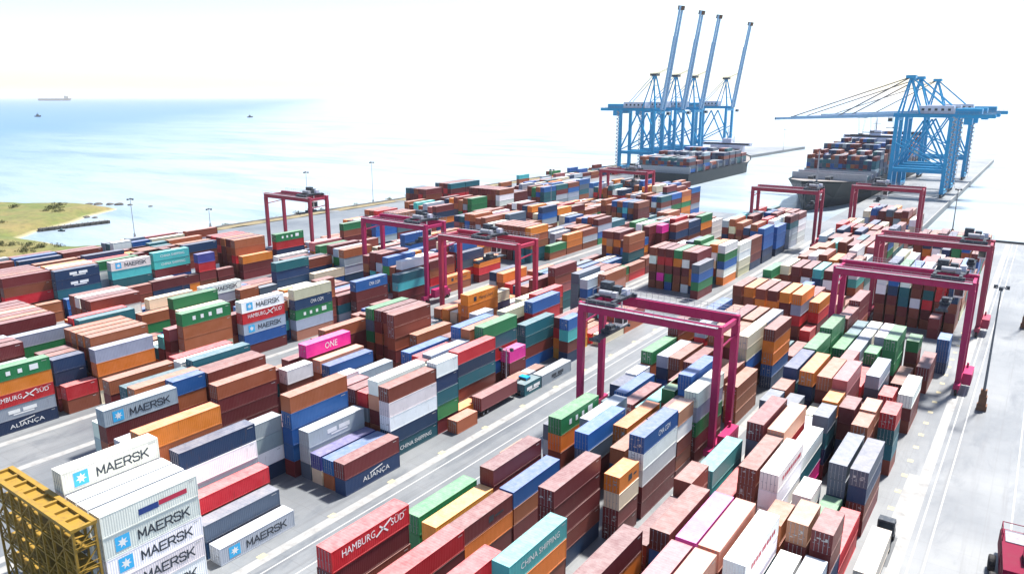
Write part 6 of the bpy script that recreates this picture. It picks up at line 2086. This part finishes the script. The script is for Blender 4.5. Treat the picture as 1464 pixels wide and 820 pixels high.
    if not raised:
        for y in (-2.0, 2.0):
            for f in (.45, .86):
                mb = MB(); mb.bar(top + Vector((0, y, 0)), o_ + d * L_ * f + n_ * .9 + Vector((0, y, 0)), .34); mb.build('forestay', M['cable'], t)
        # trolley, cab and spreader
        tx = s * 22
        mb = MB(); mb.box(tx - 3, tx + 3, -3.4, 3.4, HG - 2.0, HG - 1.3); mb.box(tx - 1.2, tx + 1.2, -1.2, 1.2, HG - 12.6, HG - 12.0); mb.box(tx - 6.1, tx + 6.1, -1.2, 1.2, HG - 13.1, HG - 12.6)
        for x in (-1, 1):
            for y in (-1, 1): mb.bar((tx + x, y, HG - 12), (tx + x * 2, y * 2, HG - 2), .12)
        mb.build('trolley', M['dark'], t)
    else:
        for y in (-2.0, 2.0):
            mb = MB(); mb.bar(top + Vector((0, y, 0)), o_ + d * L_ * .42 - n_ * -.2 + Vector((0, y, 0)), .28); mb.build('forestay', M['cable'], t)
    mb = MB(); mb.box(s * 6 - 1.4, s * 6 + 1.4, 4.2, 6.8, HG - 4.4, HG - 1.5); cb = mb.build('operator_cab', M['white'], t)
    mb = MB(); mb.box(s * 6 - 1.2, s * 6 + 1.2, 4.17, 4.2, HG - 4.0, HG - 2.2); mb.box(*sorted((s * 7.4, s * 7.43)), 4.5, 6.5, HG - 4.1, HG - 2.0); mb.build('window', M['glass'], cb)
    # stair tower on a land leg
    mb = MB(); sx = G - s * 1.9
    for k in range(15):
        z = 4 + k * 3.0; mb.bar((sx - 1.2, -9.2, z), (sx + 1.2, -9.2, z + 1.5), .12, .7); mb.bar((sx + 1.2, -10.1, z + 1.5), (sx - 1.2, -10.1, z + 3.0), .12, .7)
    for x in (-1.5, 1.5): mb.bar((sx + x, -9.6, 2), (sx + x, -9.6, 49), .16)
    mb.build('stairs', M['steel'], t)
    return t
GL, GR = 'blue quay cranes with raised booms', 'blue quay cranes with lowered booms'
for (y, lab) in ((578, 'blue quay crane with raised boom, leftmost of the four on the far quay'), (620, 'blue quay crane with raised boom, second from left on the far quay'),
                 (660, 'blue quay crane with raised boom, third from left on the far quay'), (742, 'blue quay crane with raised boom standing apart, rightmost of the four')):
    quay_crane((-265.5, y, 0), True, lab, GL, 1)
for (y, lab) in ((541, 'blue quay crane with boom lowered over the right ship, nearest of its row'), (580, 'blue quay crane with boom lowered, middle of three beside the right ship'),
                 (668, 'blue quay crane with boom lowered, farthest of three beside the right ship')):
    quay_crane((-82.0, y, 0), False, lab, GR, -1)

# ------------------------------------------------------------------ ships
deckbox = MB(); deckcol = []
def deck_box(x0, x1, y0, y1, z0, z1, c):
    deckbox.box(x0, x1, y0, y1, z0, z1); deckcol.extend([c] * 6)
def ship(cx, y0, length, beam, deck, label, hull, seed, house_at, bow_near=True, house_h=24, full=8):
    t = thing('container_ship', (cx, y0, -3), label, 'container ship')
    hb = beam / 2; n = 14; mb = MB(); secs = []
    for i in range(n + 1):
        f = i / n; y = length * f
        k = min(1, (f / .22)) if bow_near else min(1, ((1 - f) / .22)); k = max(k, 0)
        tw = math.sin(k * math.pi / 2) ** .55; bw = k ** 1.1 if k < 1 else 1
        rise = 5.0 * (1 - k) ** 1.2
        off = -7.0 * (1 - k) if bow_near else 7.0 * (1 - k)
        secs.append([(-hb * max(bw, .02), y, -1.0), (-hb * max(bw * .6 + tw * .4, .03), y, deck * .45), (-hb * max(tw, .05), y + off, deck + rise), (hb * max(tw, .05), y + off, deck + rise), (hb * max(bw * .6 + tw * .4, .03), y, deck * .45), (hb * max(bw, .02), y, -1.0)])
    vs = [p for s_ in secs for p in s_]; fs = []
    for i in range(n):
        for j in range(6):
            if j == 2: continue
            fs.append((i * 6 + j, i * 6 + (j + 1) % 6, (i + 1) * 6 + (j + 1) % 6, (i + 1) * 6 + j))
    fs += [tuple(range(6)), tuple(range(n * 6, n * 6 + 6))]
    mb.add(vs, fs); mb.build('hull', M[hull], t)
    mb = MB()
    for i in range(n): mb.add([secs[i][2], secs[i][3], secs[i + 1][3], secs[i + 1][2]], [(0, 1, 2, 3)])
    mb.v = [(x * .985, y, z - .9) for x, y, z in mb.v]; mb.build('deck', M['deck'], t)
    rnd = random.Random(seed)
    for hy in house_at:
        y = length * hy; hh = house_h; hw = hb * .62
        mb = MB(); mb.box(-hw, hw, y, y + 12, deck - .8, deck + hh); mb.box(-hb * .97, hb * .97, y + 2, y + 8, deck + hh, deck + hh + 2.6); mb.box(-4, 4, y + 3, y + 8, deck + hh + 2.6, deck + hh + 6)
        h = mb.build('deckhouse', M['house'], t)
        mb = MB()
        for k in range(int(hh / 3.2) - 1): mb.box(-hw * .95, hw * .95, y - .06, y, deck + 3 + k * 3.2, deck + 4.1 + k * 3.2)
        mb.box(-hb * .92, hb * .92, y + 1.94, y + 2.0, deck + hh + .8, deck + hh + 2.1); mb.build('window', M['glass'], h)
        mb = MB(); mb.box(-5, 5, y + 16, y + 24, deck - .8, deck + hh + 2); mb.build('funnel', M['hull_dark'], t)
        mb = MB(); mb.tube((0, y + 5, deck + hh + 6), (0, y + 5, deck + hh + 15), .5, 8, .2); mb.bar((-3, y + 5, deck + hh + 11), (3, y + 5, deck + hh + 11), .3); mb.build('mast', M['steel'], t)
    mb = MB(); fy = length * (.07 if bow_near else .93); mb.tube((0, fy, deck + 2), (0, fy, deck + 20), .6, 8, .25); mb.bar((-2.5, fy, deck + 15), (2.5, fy, deck + 15), .3); mb.build('foremast', M['steel'], t)
    for sx in (-1, 1):
        for k in range(2): mb = MB(); mb.tube((sx * 5 - 1.5, fy + 6 + k * 6, deck + 3.5), (sx * 5 + 1.5, fy + 6 + k * 6, deck + 3.5), 1.1, 10); mb.build('windlass', M['dark'], t)
    nb = int((beam - 2) / 2.52); y = length * (.16 if bow_near else .03); yend = length * (.97 if bow_near else .86)
    while y < yend - 13:
        if not any(length * h - 13.5 < y < length * h + 25 for h in house_at):
            mb = MB(); mb.box(-hb * .97, hb * .97, y - .9, y - .3, deck - .9, deck + 4.5); mb.build('lashing_bridge', M['steel'], t)
            e = (y / length - .16) if bow_near else (.86 - y / length)
            base = min(full, 2.5 + e * 30) + rnd.choice([-2, -1, 0, 0, 1])
            for i in range(nb):
                tt = max(1, int(base + rnd.choice([-1, 0, 0, 0]))); x = -nb * 2.52 / 2 + i * 2.52
                for k in range(tt):
                    c = tint(rnd.choice('mmmmmmbnnnnnssssuugtt'), rnd); deck_box(cx + x, cx + x + CW, y0 + y, y0 + y + 12.19, -3 + deck + .3 + k * 2.62, -3 + deck + .3 + k * 2.62 + 2.58, c)
        y += 14.2
    return t
ship(-111.5, 446, 330, 46, 13.0, 'large dark container ship bow on beside the lowered blue cranes', 'hull_dark', 4, (.56,), True, 20, 7)
ship(-235, 520, 166, 44, 9.0, 'dark container ship alongside the far quay under raised crane booms', 'hull_dark', 9, (.80,), False, 13, 4)
stuff_obj('ship_containers', deckbox, deckcol, 'stacked containers carried on the decks of the two moored ships', 'containers')
def tanker():
    t = thing('tanker', (-11750, 5130, -3), 'long dark tanker on the horizon at the far left', 'ship', rz=R(62))
    mb = MB(); mb.add([(-130, -20, 0), (128, -20, 0), (142, 0, 0), (128, 20, 0), (-130, 20, 0), (-132, -20, 24), (130, -20, 24), (156, 0, 28), (130, 20, 24), (-132, 20, 24)], [(0, 1, 2, 3, 4), (5, 6, 7, 8, 9), (0, 1, 6, 5), (1, 2, 7, 6), (2, 3, 8, 7), (3, 4, 9, 8), (4, 0, 5, 9)]); mb.build('hull', M['hull_dark'], t)
    mb = MB(); mb.box(92, 116, -16, 16, 24, 50); mb.box(95, 108, -20, 20, 50, 56); mb.build('deckhouse', M['hull_blue'], t)
    mb = MB(); mb.box(118, 126, -5, 5, 24, 56); mb.build('funnel', M['hull_dark'], t)
    mb = MB(); mb.tube((20, 0, 24), (20, 0, 40), 1.5, 8); mb.tube((-60, 0, 24), (-60, 0, 40), 1.5, 8); mb.build('mast', M['hull_dark'], t); t.scale = (1.45, 1.45, 1.25)
tanker()
def boat(loc, s, rz, label):
    t = thing('fishing_boat', loc, label, 'boat', 'small boats on the sea', rz)
    mb = MB(); mb.add([(-8 * s, -2.6 * s, 0), (5 * s, -2.4 * s, 0), (9 * s, 0, 0), (5 * s, 2.4 * s, 0), (-8 * s, 2.6 * s, 0), (-8.4 * s, -3 * s, 2.4 * s), (5.5 * s, -3 * s, 2.8 * s), (10.5 * s, 0, 3.8 * s), (5.5 * s, 3 * s, 2.8 * s), (-8.4 * s, 3 * s, 2.4 * s)], [(0, 1, 2, 3, 4), (5, 6, 7, 8, 9), (0, 1, 6, 5), (1, 2, 7, 6), (2, 3, 8, 7), (3, 4, 9, 8), (4, 0, 5, 9)]); mb.build('hull', M['hull_dark'], t)
    mb = MB(); mb.box(-3 * s, 2.5 * s, -1.8 * s, 1.8 * s, 2.4 * s, 6 * s); mb.box(-1.5 * s, 1.5 * s, -1.3 * s, 1.3 * s, 6 * s, 7.4 * s); mb.build('wheelhouse', M['hull_blue'], t)
    mb = MB(); mb.tube((0, 0, 7 * s), (0, 0, 12 * s), .2 * s, 6); mb.build('mast', M['pole'], t)
boat((-2663, 1108, -3), 1.3, R(20), 'small dark boat far out on the sea, left one')
boat((-2040, 1454, -3), 1.0, R(80), 'small dark boat far out on the sea, right one')
boat((-390, 165, -3), .2, R(30), 'tiny moored boat in the cove below the jetty')

# ------------------------------------------------------------------ light masts
def mast(x, y, H, label, heads=3, small=False):
    t = thing('light_mast', (x, y, 0), label, 'light mast', 'tall light masts around the yard')
    small = x < -80; ps = .5 if small else 1.0; z0 = 4.3 * ps
    mb = MB(); mb.box(-.9 * ps, .9 * ps, -.9 * ps, .9 * ps, 0, 1.1 * ps); mb.box(-.7 * ps, .7 * ps, -.7 * ps, .7 * ps, 1.1 * ps, 3.0 * ps); mb.box(-.55 * ps, .55 * ps, -.55 * ps, .55 * ps, 3.0 * ps, z0); mb.build('plinth', M['steel'] if small else M['plinth'], t)
    mb = MB(); mb.tube((0, 0, z0), (0, 0, H), .17 if small else .26, 10, .11); mb.build('pole', M['steel'] if small else M['pole'], t)
    mb = MB(); n = 12
    for i in range(n):
        a, b = 2 * math.pi * i / n, 2 * math.pi * (i + 1) / n; mb.bar((math.cos(a) * .9, math.sin(a) * .9, H - .2), (math.cos(b) * .9, math.sin(b) * .9, H - .2), .1)
    for i in range(3): a = 2 * math.pi * i / 3; mb.bar((0, 0, H - .2), (math.cos(a) * .9, math.sin(a) * .9, H - .2), .1)
    mb.build('head_ring', M['pole'], t)
    for i in range(heads):
        a = .5 + 2 * math.pi * i / heads; x_, y_ = 1.15 * math.cos(a), 1.15 * math.sin(a)
        mb = MB(); mb.box(x_ - .34, x_ + .34, y_ - .3, y_ + .3, H - .55, H + .12); mb.bar((x_ * .7, y_ * .7, H - .2), (x_, y_, H - .2), .12); mb.build('floodlight', M['dark'], t)
mast(-4.0, 168.7, 25.6, 'tall light mast with three lamp heads on the apron right of the crimson gantry')
mast(0.9, 239.5, 25.6, 'light mast at the right picture edge, its brown plinth in view')
mast(-327.3, 168.4, 17.5, 'slanting-looking light mast against the cove water on the far left')
mast(-324.6, 204.1, 9.0, 'short pole on the sea wall left of the far left gantry')
mast(-322.9, 262, 22, 'light mast behind the far left gantry crane', 3)
mast(-322.0, 309.3, 24, 'pale light mast at the end of the sandy verge')
mast(-318.0, 615.0, 24, 'pale light mast on the far quay left of the raised cranes')
mast(-206, 322.8, 25, 'light mast among the far maroon stacks near the sea wall')
mast(-256.0, 905, 24, 'light mast on the mole beyond the left ship')
mast(-30.5, 392 - 14, 22, 'light mast at the far right end of the yard')
mast(-88.0, 121.0, 9.5, 'short pale post beside the low truck in the central lane', 2)

# ------------------------------------------------------------------ yellow reefer rack
def rack():
    t = thing('reefer_rack', (0, 0, 0), 'yellow steel access rack in front of the white container stacks', 'access rack')
    x0, x1, y0, y1, H = -104.2, -82.6, 31.3, 33.7, 14.3; Y_ = M['yellow']; lev = [2.9 * k for k in range(1, 5)] + [H]
    n = 8
    for i in range(n + 1):
        x = x0 + (x1 - x0) * i / n
        for y in (y0, y1):
            mb = MB(); mb.box(x - .13, x + .13, y - .13, y + .13, 0, H); mb.build('post', Y_, t)
    for z in lev:
        mb = MB(); mb.box(x0 + .14, x1 - .14, y0 + .14, y1 - .14, z - .12, z - .04); mb.build('platform', Y_, t)
        for y in (y0, y1):
            mb = MB(); mb.box(x0, x1, y - .10, y + .10, z - .30, z - .13); mb.build('beam', Y_, t)
        mb = MB()
        if z < H:
            for q in (.55, 1.1): mb.box(x0, x1, y0 - .06, y0 - .0, z + q - .04, z + q + .04)
            for q in (.55, 1.1): mb.box(x1 + .14, x1 + .2, y0, y1, z + q - .04, z + q + .04)
            for k in range(17): x = x0 + (x1 - x0) * k / 16; mb.box(x - .04, x + .04, y0 - .06, y0 - .01, z, z + 1.1)
            mb.build('handrail', Y_, t)
    mb = MB(); mb.box(x0 - .2, x1 + .2, y0 - .25, y0 + .35, H - .1, H + .35); mb.box(x0 - .2, x1 + .2, y1 - .35, y1 + .25, H - .1, H + .35)
    for k in range(9): x = x0 + (x1 - x0) * k / 8; mb.box(x - .2, x + .2, y0 + .35, y1 - .35, H - .05, H + .3)
    mb.build('top_frame', Y_, t)
    mb = MB()
    for i in range(n):
        xa = x0 + (x1 - x0) * i / n; xb = x0 + (x1 - x0) * (i + 1) / n
        for k in range(5):
            za = 2.9 * k; zb = lev[k] - .3
            if (i + k) % 2: mb.bar((xa, y0, za), (xb, y0, zb), .14)
            else: mb.bar((xb, y0, za), (xa, y0, zb), .14)
    for k in range(5): mb.bar((x1, y0, 2.9 * k), (x1, y1, lev[k] - .3), .13); mb.bar((x0, y0, 2.9 * k), (x0, y1, lev[k] - .3), .13)
    mb.build('brace', Y_, t)
    for k in range(5):
        mb = MB(); a = x0 + 3 + (k % 2) * 9
        for s_ in range(9): mb.box(a + s_ * .42, a + .36 + s_ * .42, y0 + .2, y0 + .95, 2.9 * k + .3 * (s_ + 1) - .04, 2.9 * k + .3 * (s_ + 1))
        mb.build('stair_flight', Y_, t)
    for i in range(7):
        for k in range(4):
            mb = MB(); x = x0 + 1.0 + i * 2.9; mb.box(x, x + .8, y1 - .5, y1 - .2, 2.9 * k + .9, 2.9 * k + 2.0); mb.build('socket_box', M['dark'], t)
rack()

# ------------------------------------------------------------------ vehicles
def tyre(t, x, y, r, w_):
    o = obj('wheel', WHEEL, t); o.location = (x, y, r); s = r / .8; o.scale = (w_ / .52, s, s); h = obj('rim', HUB, o); return o
def tractor(loc, paint, label, box=None, rz=0.0, L=12.19):
    """terminal tractor with a skeletal trailer; nose towards +Y"""
    t = thing('terminal_truck', loc, label, 'truck', rz=rz); P = M[paint]
    mb = MB(); mb.box(-.45, .45, 6.6, 11.8, .75, 1.1); mb.box(-1.1, 1.1, 10.6, 11.9, .6, 1.5); mb.build('chassis', M['dark'], t)
    mb = MB(); mb.add([(-1.15, 9.7, 1.1), (1.15, 9.7, 1.1), (1.15, 11.6, 1.1), (-1.15, 11.6, 1.1), (-1.05, 9.8, 3.2), (1.05, 9.8, 3.2), (1.05, 11.2, 3.2), (-1.05, 11.2, 3.2)], [(0, 3, 2, 1), (4, 5, 6, 7), (0, 1, 5, 4), (1, 2, 6, 5), (2, 3, 7, 6), (3, 0, 4, 7)])
    cb = mb.build('cab', P, t)
    mb = MB(); mb.box(1.1, 1.14, 10.0, 11.1, 2.0, 2.9); mb.box(-1.14, -1.1, 10.0, 11.1, 2.0, 2.9); mb.box(-.9, .9, 9.7, 9.74, 2.1, 2.9); mb.bar((-.9, 11.42, 2.5), (.9, 11.42, 2.5), .1, .8); mb.build('window', M['glass'], cb)
    mb = MB(); mb.box(-1.2, 1.2, -6.3, 6.3, .95, 1.06) if False else None
    for x in (-.55, .55): mb.box(x - .12, x + .12, -6.3, 7.4, .95, 1.25)
    for y in (-6.0, -3, 0, 3, 6.0): mb.box(-1.2, 1.2, y - .12, y + .12, 1.05, 1.24)
    mb.build('trailer', M['dark'], t)
    for y in (-5.2, -3.9, 7.4, 11.0):
        for x in (-.95, .95): tyre(t, x, y, .5, .42)
    return t
tractor((-85.0, 113.0, 0), 'blue', 'blue terminal truck with a maroon container on the central lane')
tk = tractor((-11.4, 97.2, 0), 'dark', 'dark terminal truck carrying a beige container beside the apron road')
def handler():
    t = thing('container_handler', (4.2, 107.8, 0), 'crimson container handler with big black tyres at the lower right corner', 'container handler', rz=R(4)); P = M['redmach']
    mb = MB(); mb.box(-2.0, 3.2, -6.2, 4.6, 1.1, 4.3); mb.add([(-2.0, 4.6, 1.1), (3.2, 4.6, 1.1), (3.2, 6.0, 1.1), (-2.0, 6.0, 1.1), (-2.0, 4.6, 4.3), (3.2, 4.6, 4.3), (3.2, 5.7, 3.4), (-2.0, 5.7, 3.4)], [(0, 3, 2, 1), (4, 5, 6, 7), (0, 1, 5, 4), (1, 2, 6, 5), (2, 3, 7, 6), (3, 0, 4, 7)]); mb.build('body', P, t)
    mb = MB(); mb.box(-1.6, 2.8, 1.0, 4.2, 4.3, 4.42); mb.build('deck_plate', M['grate'], t)
    mb = MB(); mb.box(-2.05, -2.0, -4.8, -1.4, 1.7, 3.6); mb.box(-2.05, -2.0, -.8, 2.0, 1.7, 3.6); mb.build('service_door', P, t)
    mb = MB(); mb.box(.2, 2.2, -3.6, -1.2, 4.3, 6.3); cb = mb.build('cab', M['dark'], t)
    mb = MB(); mb.box(.17, .2, -3.4, -1.4, 4.8, 6.1); mb.box(.4, 2.0, -1.2, -1.17, 4.8, 6.1); mb.build('window', M['glass'], cb)
    mb = MB(); mb.tube((2.6, .2, 4.3), (2.6, .2, 6.4), .14, 8); mb.build('exhaust', M['dark'], t)
    mb = MB()
    for x in (-1.95, .6, 3.15): mb.box(x - .05, x + .05, 4.45, 4.55, 4.3, 5.4)
    for y in (1.2, 2.9): mb.box(-2.0, -1.9, y - .05, y + .05, 4.3, 5.4)
    mb.box(-2.0, 3.2, 4.45, 4.55, 5.32, 5.4); mb.box(-2.0, -1.9, 1.2, 4.5, 5.32, 5.4); mb.build('handrail', P, t)
    for x in (-2.75, 3.85):
        for y in (-4.0, .4): tyre(t, x, y, 1.1, .8)
handler()
def loose_box(loc, L, c, label, rz=0):
    o = obj('shipping_container', CM[(L, 1)]); o.location = loc; o.rotation_euler = (0, 0, rz); o.color = (*c, 1); tag(o, label, 'shipping container', 'shipping containers stacked in the yard')
    for s in (-1, 1):
        dr = obj('door', DOOR, o); dr.location = (s * .54, -L / 2 + .05, .185); dr.scale = (s, 1, 1); dr.color = (*c, 1)
        for rx in (-.30, .22): rd = obj('locking_bar', ROD, dr); rd.location = (rx, -.065, 0)
    return o
loose_box((-85.0, 113.0, 1.25), 12.19, (0.19, 0.045, 0.05), 'maroon container riding on the blue terminal truck in the central lane')
loose_box((-11.4, 97.2, 1.25), 12.19, (0.52, 0.46, 0.38), 'beige container riding on the dark truck beside the apron road')
for k, c in enumerate(((.025, .06, .13), (.02, .09, .24), (.02, .11, .28))):
    loose_box((-13.6, 189.5, k * 2.7), 6.06, c, ['navy container at the foot of the short blue pile under the apron-side gantry', 'dark blue container in the middle of the short pile under the apron-side gantry', 'blue container on top of the short pile under the apron-side gantry'][k])

# ------------------------------------------------------------------ coast: jetty, rocks, bushes
def jetty():
    t = thing('jetty', (0, 0, 0), 'dark jetty running out from the beach of the headland', 'jetty')
    a, b = Vector((-398, 158, -1.6)), Vector((-395.5, 191, -1.6)); d = b - a
    mb = MB(); mb.bar(a - Vector((0, 0, .6)), b - Vector((0, 0, .6)), 2.6, 1.5); mb.build('deck', M['rock'], t)
    for k in range(12):
        p = a + d * (k + .5) / 12
        mb = MB()
        for q in (-1.1, 1.1): mb.tube((p.x + q * 1.25, p.y, -4), (p.x + q * 1.25, p.y, -1.2), .2, 6)
        mb.build('pile', M['rock'], t)
jetty()
def rock(x, y, s, label):
    rnd_ = random.Random(int(x * 13 + y)); bm = bmesh.new(); bmesh.ops.create_icosphere(bm, subdivisions=2, radius=1)
    for v in bm.verts: v.co *= 1 + .35 * _n.noise(v.co * 1.3 + Vector((x, y, 0))); v.co.z *= .45
    for v in bm.verts: v.co *= s
    me = bpy.data.meshes.new("rock"); bm.to_mesh(me); bm.free(); me.materials.append(M['rock'])
    o = obj('rock', me); o.location = (x, y, -2.9); tag(o, label, 'rock', 'rocks off the headland spit'); return o
for k, (x, y, s) in enumerate(((-470, 222, 2.6), (-464, 226, 2.2), (-459, 229, 2.8), (-452, 232, 1.6), (-436, 236, 1.3), (-424, 193, 2.0), (-419, 195, 1.5), (-475, 219, 2.2))):
    rock(x, y, s, 'low dark rock in the shallows off the headland tip')
def bush_mesh(seed, n, rx, rz_):
    rnd_ = random.Random(seed); mb = MB(); cl = [(Vector((rnd_.gauss(0, .5) * rx, rnd_.gauss(0, .5) * rx, abs(rnd_.gauss(.45, .25)) * rz_)), rnd_.uniform(.35, .6)) for _ in range(9)]
    for i in range(n):
        c, r = rnd_.choice(cl); v = Vector((rnd_.gauss(0, 1), rnd_.gauss(0, 1), rnd_.gauss(0, .8))).normalized() * rnd_.uniform(.5, 1) * r * rx * .9; p = c + v; p.z = max(.05, p.z)
        u = Vector((rnd_.gauss(0, 1), rnd_.gauss(0, 1), rnd_.gauss(0, 1))).normalized(); q = u.cross(Vector((rnd_.gauss(0, 1), rnd_.gauss(0, 1), 1))).normalized(); s = rnd_.uniform(.10, .24) * rx * .55
        mb.add([p - u * s, p + q * s * .55, p + u * s, p - q * s * .55], [(0, 1, 2, 3)])
    return mb.mesh('foliage', M['bush'])
BU = [bush_mesh(k, 420, 2.2, 2.0) for k in range(4)]
mb = MB()
for k in range(5): mb.tube((0, 0, -.3), (math.cos(k * 1.3) * .5, math.sin(k * 1.3) * .5, 1.3), .07, 5, .03)
STEM = mb.mesh('stem', M['rock'])
rb = random.Random(21)
spots = [(-452, 190, 1.6), (-446, 186, 1.3), (-436, 184, 1.2), (-441, 180, 1.0), (-458, 196, 1.1), (-468, 175, 1.2), (-402, 128, 2.6), (-406, 124, 2.2), (-398, 122, 2.0), (-345, 132, 1.2), (-338, 134, 1.0), (-351, 129, 1.1), (-334, 139, .9), (-365, 120, 1.0), (-372, 112, 1.1), (-360, 106, 1.2), (-385, 104, 1.3), (-378, 96, 1.0), (-324, 240, 1.0), (-323, 256, 1.3), (-324, 275, 1.2), (-323, 212, .8), (-325, 300, 1.2), (-324, 325, 1.3), (-324, 344, 1.1), (-490, 165, 1.5), (-503, 172, 1.4), (-330, 120, 1.0), (-342, 110, 1.1)]
for k in range(46):
    x = rb.uniform(-470, -332); spots.append((x, rb.uniform(88, min(150, coast_y(x) - 8)), rb.uniform(.5, 1.25)))
for i, (x, y, s) in enumerate(spots):
    z = head(x, y) if y < 180 and x < -330 else (head(x, y) if x < -333 else verge(x, y)); wall = x > -330 and y > 180
    b = thing('bush', (x, y, max(z, -2) - .1), 'low scrubby bush on the sandy verge along the sea wall' if wall else 'low scrubby bush on the grassy headland', 'bush', 'bushes along the sea wall' if wall else 'bushes on the headland', rb.uniform(0, 6))
    b.scale = (s, s, s * rb.uniform(.7, 1.0)); obj('foliage', BU[i % 4], b); obj('stem', STEM, b)
# kerb along the right quay and bollards
def wall_run(name, label, x0, x1, y0, y1, h, mat):
    t = MB().box(x0, x1, y0, y1, 0, h).build(name, mat); return tag(t, label, 'kerb')
wall_run('quay_kerb', 'low kerb along the outer edge of the right quay', -45.6, -45.05, 392, 889, .5, M['runway'])
wall_run('quay_kerb', 'low dark kerb closing the apron towards the water at right', -44.9, 60, 380.2, 380.8, .9, M['asphalt'])
wall_run('quay_kerb', 'low pale kerb along the far quay below the raised cranes', -261.0, -260.5, 395, 798, .5, M['runway'])
wall_run('sea_wall', 'low parapet wall along the sea side of the yard', -320.6, -320.1, 160, 640, 1.0, M['runway'])

# ------------------------------------------------------------------ haze over the water
m = bpy.data.materials.new("haze"); m.use_nodes = True; nt = m.node_tree; nt.nodes.clear()
out = nt.nodes.new("ShaderNodeOutputMaterial"); pv = nt.nodes.new("ShaderNodeVolumePrincipled")
pv.inputs["Color"].default_value = (1, 1, 1, 1); pv.inputs["Density"].default_value = 0.00004; pv.inputs["Anisotropy"].default_value = 0.1
nt.links.new(pv.outputs[0], out.inputs["Volume"])
hz = MB().box(-33000, 33000, -33000, 33000, -8, 160).build('haze', None); hz.data.materials.append(m); struct(hz, 'stuff')
